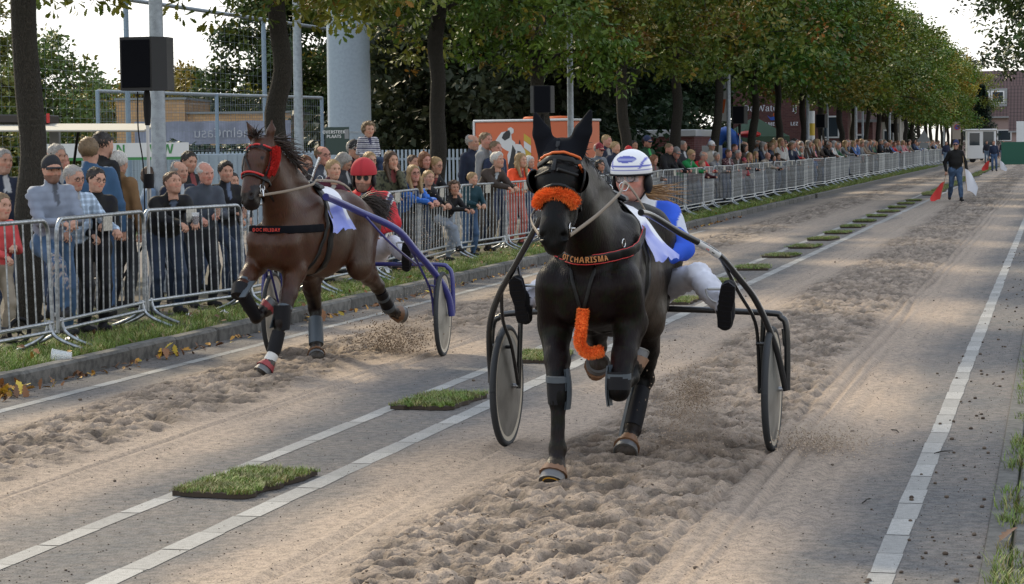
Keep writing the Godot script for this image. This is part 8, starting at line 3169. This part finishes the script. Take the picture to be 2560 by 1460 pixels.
	n5.box(Vector3(0.05, 2.8, 0.040), Vector3(0.34, 0.04, 0.006), Basis(Vector3.BACK, -0.785))
	part("slash", n5, M.red_trim, np)
	var n4 := MB.new()
	n4.bar(Vector3(0, 0, -0.04), Vector3(0, 3.2, -0.04), 0.035)
	part("pole", n4, post, np)
	var ts := thing("warning_sign", "grey back of a triangular warning sign far up the road", "sign", Vector3(-8.55, 0, -150.0))
	var t1 := MB.new()
	t1.prism(PackedVector2Array([Vector2(-0.45, 1.75), Vector2(0.45, 1.75), Vector2(0, 2.55)]), Transform3D(), 0.02)
	t1.box(Vector3(0, 1.5, 0), Vector3(0.55, 0.35, 0.02))
	part("panel", t1, M.grey_plastic, ts)
	var t2 := MB.new()
	t2.bar(Vector3(0, 0, -0.05), Vector3(0, 2.3, -0.05), 0.03)
	part("pole", t2, post, ts)
	var roof := mat("roof_tile", lin(0.105, 0.062, 0.058), 0.8)
	var rt := Image.create(128, 128, false, Image.FORMAT_RGB8)
	for y in 128:
		for x in 128:
			var k := 0.72 + 0.28 * absf(sin(x * PI / 16.0)) - (0.28 if y % 16 < 3 else 0.0)
			rt.set_pixel(x, y, Color(k, k, k))
	roof.albedo_texture = ImageTexture.create_from_image(rt)
	tri_uv(roof, 2.6, false)
	var pale_brick := mat("far_brick", lin(0.27, 0.20, 0.19), 0.9)
	house("brick house with a tiled roof and white dormer window at the end of the road", Vector3(-7.2, 0, -242.0), 7.0, 4.2, 9.2, pale_brick, roof, true)
	house("brick house with a steep tiled roof at the right border", Vector3(-1.6, 0, -226.0), 5.6, 2.6, 7.2, pale_brick, roof, false)
	var timber := mat("pale_timber", lin(0.30, 0.28, 0.25), 0.7)
	house("pale boarded house seen between the far oak trunks", Vector3(-11.6, 0, -150.0), 3.0, 3.6, 5.4, timber, roof, false)
	house("brown brick house behind the fourth loudspeaker", Vector3(-12.2, 0, -135.0), 3.0, 3.0, 5.0, red, roof, false)


func house(label: String, at: Vector3, w: float, eave: float, ridge: float, wall: Material, roof: Material, dormer: bool) -> void:
	var t := thing("house", label, "house", at)
	var m := MB.new()
	m.box(Vector3(0, eave * 0.5, -3.5), Vector3(w, eave, 7.0))
	part("wall", m, wall, t)
	var r := MB.new()
	var o := 0.3
	r.quad(Vector3(-w / 2 - o, eave, 0.3), Vector3(w / 2 + o, eave, 0.3), Vector3(w / 2 + o, ridge, -3.5), Vector3(-w / 2 - o, ridge, -3.5))
	r.quad(Vector3(w / 2 + o, eave, -7.3), Vector3(-w / 2 - o, eave, -7.3), Vector3(-w / 2 - o, ridge, -3.5), Vector3(w / 2 + o, ridge, -3.5))
	for s in [-1.0, 1.0]:
		r.face(Vector3(s * w / 2, eave, 0), Vector3(s * w / 2, eave, -7), Vector3(s * w / 2, ridge - 0.1, -3.5))
	part("roof", r, roof, t)
	var e := MB.new()
	e.box(Vector3(0, eave + 0.02, 0.32), Vector3(w + 0.6, 0.16, 0.1))
	part("gutter", e, M.grey_plastic, t)
	for x in [-w * 0.28, w * 0.25]:
		var b := MB.new()
		b.box(Vector3(x, eave * 0.55, 0.02), Vector3(w * 0.22, 1.2, 0.08))
		var f := part("window", b, M.white_paint, t)
		var g := MB.new()
		g.box(Vector3(x, eave * 0.55, 0.065), Vector3(w * 0.18, 1.0, 0.02))
		part("pane", g, M.window_glass, f)
	if dormer:
		var b := MB.new()
		b.box(Vector3(0.3, 6.3, -1.6), Vector3(3.4, 1.9, 2.2))
		var d := part("dormer", b, M.grey_plastic, t)
		for x in [-0.45, 1.05]:
			var q := MB.new()
			q.box(Vector3(x, 6.35, -0.48), Vector3(1.35, 1.3, 0.06))
			part("window", q, M.white_paint, d)
			var g := MB.new()
			g.box(Vector3(x, 6.35, -0.44), Vector3(1.08, 1.05, 0.03))
			part("pane", g, M.window_glass, d)


# ---------------------------------------------------------------- litter, leaves, flying sand
func build_litter() -> void:
	var rg := RandomNumberGenerator.new()
	rg.seed = 99
	# clear cup lying on the kerb, papers in the grass
	var c := thing("plastic_cup", "empty clear plastic cup lying on the kerb by the grass", "cup", Vector3(-7.6, 0.155, -16.2))
	c.rotation = Vector3(0.1, 0.3, 1.45)
	var m := MB.new()
	m.lathe([Vector2(0.0, -0.075), Vector2(0.033, -0.075), Vector2(0.046, 0.075), Vector2(0.043, 0.075), Vector2(0.031, -0.07)], Transform3D(), 18)
	part("cup", m, M.clear_cup, c)
	var r := MB.new()
	r.ring(Vector3(0, 0.075, 0), Vector3.UP, 0.045, 0.003, 20, 5)
	r.ring(Vector3(0, -0.075, 0), Vector3.UP, 0.032, 0.003, 20, 5)
	part("rim", r, M.white_paint, c)
	var papers := [[-8.23, 0.13, -17.75, 0.11, "crumpled white paper by the foot of the first barriers"], [-8.3, 0.13, -20.6, 0.06, "small white scrap in the grass by the black trainers"], [-8.05, 0.13, -20.9, 0.08, "white and red wrapper in the grass under the second barrier"], [-6.75, 0.02, -19.7, 0.05, "white paper scrap on the sand by the brown horse legs"], [-8.35, 0.16, -27.4, 0.17, "white plastic bag below the barrier behind the blue sulky"], [-8.55, 0.14, -34.6, 0.12, "white bag in the grass under the boy in teal"], [-8.4, 0.12, -44.0, 0.10, "white litter under the barrier right of the white helmet"]]
	for p in papers:
		var g := PackedVector3Array()
		for q in 7:
			for k in 7:
				g.append(Vector3(q / 6.0 - 0.5 + rg.randf_range(-0.05, 0.05), rg.randf_range(0.0, 0.55) - absf(q - 3.0) * 0.08, k / 6.0 - 0.5) * p[3])
		var b := MB.new()
		b.grid(g, 7)
		var o := part("paper_scrap", b, M.white_paint)
		o.position = Vector3(p[0], p[1], p[2])
		tag(o, p[4], "litter")
	# stroller at the left edge: a wheel and part of the frame
	var strl := thing("stroller", "black stroller whose wheel stands by the first barrier foot", "stroller", Vector3(-8.62, 0.1, -17.55))
	var w := MB.new()
	w.ring(Vector3(0, 0.125, 0), Vector3(0.9, 0, 0.45).normalized(), 0.105, 0.02, 28, 8)
	part("tyre", w, M.boot_black, strl)
	var sp := MB.new()
	for k in 5:
		var a := k * TAU / 5
		var ax := Vector3(0.9, 0, 0.45).normalized()
		var u := ax.cross(Vector3.UP).normalized()
		sp.bar(Vector3(0, 0.125, 0), Vector3(0, 0.125, 0) + u * cos(a) * 0.09 + Vector3(0, sin(a) * 0.09, 0), 0.009, 6)
	sp.ball(Vector3(0, 0.125, 0), Vector3(0.025, 0.025, 0.025))
	part("spokes", sp, M.black_plastic, strl)
	var fr := MB.new()
	fr.tube(smooth([Vector3(0, 0.125, 0), Vector3(-0.25, 0.2, 0.25), Vector3(-0.55, 0.32, 0.6), Vector3(-0.6, 0.9, 1.0)], 5), 0.016, 8)
	part("frame", fr, M.black_plastic, strl)
	# bag and crate behind the second barrier
	# oak leaves in the gutter, in heaps and singly
	var lf := MB.new()
	oak_leaf(lf, Vector3(0, 0.0, -0.05), Basis(), 0.11)
	var lm := lf.mesh()
	var leafm := mat("fallen_leaf", Color(1, 1, 1), 0.7, 0.0, true)
	var xs := []
	var cs := PackedColorArray()
	var pal := [Color(0.55, 0.30, 0.02), Color(0.40, 0.20, 0.03), Color(0.20, 0.085, 0.03), Color(0.14, 0.07, 0.035), Color(0.50, 0.36, 0.04)]
	for i in 620:
		var z := -13.5 - pow(rg.randf(), 1.3) * 40.0
		var x := -7.42 + absf(rg.randfn(0, 0.10)) if rg.randf() < 0.72 else rg.randf_range(-8.6, -7.3)
		var k := rg.randi_range(1, 3) if rg.randf() < 0.8 else rg.randi_range(0, 4)
		var y := 0.012 if x > -7.44 else 0.17
		xs.append(Transform3D(Basis(Vector3.UP, rg.randf() * TAU) * Basis(Vector3.RIGHT, rg.randfn() * 0.5) * Basis(Vector3.BACK, rg.randfn() * 0.5) * rg.randf_range(0.35, 0.75), Vector3(x, y + rg.randf() * 0.015, z)))
		cs.append(pal[k] * rg.randf_range(0.7, 1.2))
	for i in 260:  # right verge
		var z := -8.6 - pow(rg.randf(), 1.4) * 18.0
		xs.append(Transform3D(Basis(Vector3.UP, rg.randf() * TAU) * Basis(Vector3.RIGHT, rg.randfn() * 0.6) * Basis(Vector3.BACK, rg.randfn() * 0.6) * rg.randf_range(0.4, 0.8), Vector3(-0.10 + absf(rg.randfn(0, 0.16)), 0.03, z)))
		cs.append(pal[rg.randi_range(1, 3)] * rg.randf_range(0.7, 1.2))
	tag(multi("fallen_leaves", lm, xs, cs, leafm), "brown and yellow oak leaves scattered along the gutter and edges", "leaves")
	for h in [[-7.30, -14.75, 26, "heap of bright yellow oak leaves in the gutter at the left"], [-7.34, -17.6, 9, "small clump of orange leaves in the gutter further on"], [-7.3, -21.6, 16, "yellow leaves by the kerb behind the brown horse legs"], [0.02, -9.75, 18, "clump of withered brown leaves on the right verge"], [0.04, -12.0, 8, "yellow leaves among the weeds on the right verge"]]:
		var t := thing("leaf_heap", h[3], "leaves", Vector3(h[0], 0.0, h[1]))
		for i in h[2]:
			var o := part("leaf", lm, cloth_mat("leafy", pal[(i * 7) % 5 if h[2] > 8 and h[2] != 18 else 1 + i % 3] * (1.0 if h[2] != 18 else 0.55), 0.6), t)
			o.position = Vector3(rg.randfn() * 0.09, 0.03 + rg.randf() * 0.05, rg.randfn() * 0.14)
			o.rotation = Vector3(rg.randfn() * 0.7, rg.randf() * TAU, rg.randfn() * 0.7)
			var k := rg.randf_range(0.7, 1.2)
			o.scale = Vector3(k, k, k)
	# acorns, clods and twigs on the asphalt
	var cl := MB.new()
	cl.ball(Vector3.ZERO, Vector3(1, 0.8, 1.2), Basis.IDENTITY, 4, 6)
	var cm := mat("clod", Color(1, 1, 1), 0.95, 0.0, true)
	xs = []
	cs = PackedColorArray()
	for i in 6000:
		var z := -8.3 - pow(rg.randf(), 1.6) * 30.0
		var x := rg.randf_range(-7.3, -0.3)
		var big := rg.randf() < 0.012
		if rg.randf() < 0.09:
			x = -0.5 + rg.randfn() * 0.16
			big = rg.randf() < 0.25
		if x > -0.2:
			continue
		var s := rg.randf_range(0.0014, 0.0042) if not big else rg.randf_range(0.006, 0.013)
		xs.append(Transform3D(Basis(Vector3.UP, rg.randf() * TAU) * s, Vector3(x, ground_y(x, z) + s * 0.5, z)))
		cs.append(Color(0.10, 0.075, 0.055).lerp(Color(0.04, 0.026, 0.018), rg.randf()))
	tag(multi("sand_crumbs", cl.mesh(), xs, cs, cm), "dark crumbs of sand, acorns and grit on the asphalt", "grit")
	for tw in [[-0.62, -12.7, 0.9], [-0.95, -13.6, 2.0], [-0.12, -9.35, 0.3], [-0.9, -10.9, 1.4], [-4.9, -9.0, 0.2]]:
		var t := MB.new()
		t.tube([Vector3(-0.07, 0.006, 0), Vector3(-0.02, 0.012, 0.006), Vector3(0.03, 0.009, -0.004), Vector3(0.08, 0.006, 0.006)], [0.003, 0.004, 0.0035, 0.0015], 5)
		var o := part("twig", t, M.bark_1)
		o.position = Vector3(tw[0], 0.004, tw[1])
		o.rotation.y = tw[2]
		tag(o, ["bent twig beside the right white line", "thin twig on the sand left of the right white line", "dark twig on the paving at the bottom right", "short twig near the bottom of the right white line", "twig on the bare asphalt at the bottom left"][[-0.62, -0.95, -0.12, -0.9, -4.9].find(tw[0])], "twig")
	# clods in the ploughed strips
	xs = []
	cs = PackedColorArray()
	for i in 5000:
		var z := -8.3 - pow(rg.randf(), 1.8) * 40.0
		var x := -2.22 + rg.randfn() * 0.36 if rg.randf() < 0.62 else -5.95 + rg.randfn() * 0.3
		if churn(x, z) < 0.35:
			continue
		var s := rg.randf_range(0.0025, 0.0075) * (1.0 if rg.randf() < 0.9 else 1.7)
		xs.append(Transform3D(Basis(Vector3(rg.randfn(), rg.randfn(), rg.randfn()).normalized(), rg.randf() * TAU).scaled(Vector3(s, s * 0.7, s)), Vector3(x, ground_y(x, z) + s * 0.2, z)))
		cs.append(Color(0.30, 0.235, 0.18).lerp(Color(0.12, 0.088, 0.062), rg.randf()))
	tag(multi("sand_clods", cl.mesh(), xs, cs, cm), "clods of sand in the two ploughed strips", "sand")
	# sand thrown up by the hooves and wheels
	var grain := MB.new()
	grain.ball(Vector3.ZERO, Vector3.ONE, Basis.IDENTITY, 3, 5)
	var gm := grain.mesh()
	for q in [["flying_sand", "sand spray thrown up behind the hind hoof of the black horse", Vector3(-2.08, 0.24, -12.6), Vector3(0.14, 0.20, 0.25), 1500, 0.0026, Color(0.42, 0.32, 0.235)], ["flying_sand", "ball of sand grains hanging right of the black horse hind leg", Vector3(-1.98, 0.36, -12.45), Vector3(0.09, 0.075, 0.12), 1500, 0.0026, Color(0.42, 0.32, 0.235)],
		["flying_sand", "clods and sand flying up under the raised hind hoof of the brown horse", Vector3(-5.50, 0.12, -18.25), Vector3(0.30, 0.12, 0.3), 1700, 0.0042, Color(0.22, 0.16, 0.11)], ["flying_sand", "fine veil of sand rising behind the blue sulky in front of the barrier", Vector3(-5.35, 0.75, -18.9), Vector3(0.16, 0.40, 0.3), 1100, 0.0024, Color(0.42, 0.33, 0.25)],
		["flying_sand", "low sand swirl beside the right wheel of the black sulky", Vector3(-1.32, 0.06, -12.7), Vector3(0.22, 0.05, 0.25), 1500, 0.0030, Color(0.42, 0.33, 0.25)]]:
		xs = []
		cs = PackedColorArray()
		for i in q[4]:
			var d := Vector3(rg.randfn(), rg.randfn(), rg.randfn()) * 0.55
			if rg.randf() < 0.3:
				d *= 1.8
			var p: Vector3 = q[2] + d * q[3]
			if p.y < 0.01:
				p.y = 0.01 + rg.randf() * 0.1
			var s: float = q[5] * rg.randf_range(0.5, 1.7)
			xs.append(Transform3D(Basis() * s, p))
			cs.append(q[6] * rg.randf_range(0.55, 1.25))
		tag(multi(q[0], gm, xs, cs, cm), q[1], "sand")
	# fine dust hanging where hooves and wheels have just passed
	var dm := FogMaterial.new()
	dm.resource_name = "dust"
	dm.density = 0.75
	dm.albedo = Color(0.86, 0.78, 0.70)
	for q in [[Vector3(-2.05, 0.22, -12.75), Vector3(0.42, 0.46, 0.6), "dust hanging behind the black horse hind legs"], [Vector3(-1.30, 0.07, -12.85), Vector3(0.62, 0.16, 0.55), "dust curling off the right wheel of the black sulky"], [Vector3(-5.45, 0.14, -18.4), Vector3(0.7, 0.30, 0.7), "dust under the raised hind hoof of the brown horse"]]:
		var fv := FogVolume.new()
		fv.name = numbered("dust_cloud")
		fv.shape = RenderingServer.FOG_VOLUME_SHAPE_ELLIPSOID
		fv.size = q[1]
		fv.material = dm
		add_child(fv)
		fv.position = q[0]
		tag(fv, q[2], "dust", "", "stuff")


func _ready() -> void:
	R.seed = 20240917
	set_view()
	build_ground()
	tack_materials()
	people_materials()
	build_trees()
	build_place()
	build_grass()
	build_barriers()
	build_horses()
	build_drivers()
	build_people()
	far_people()
	build_litter()
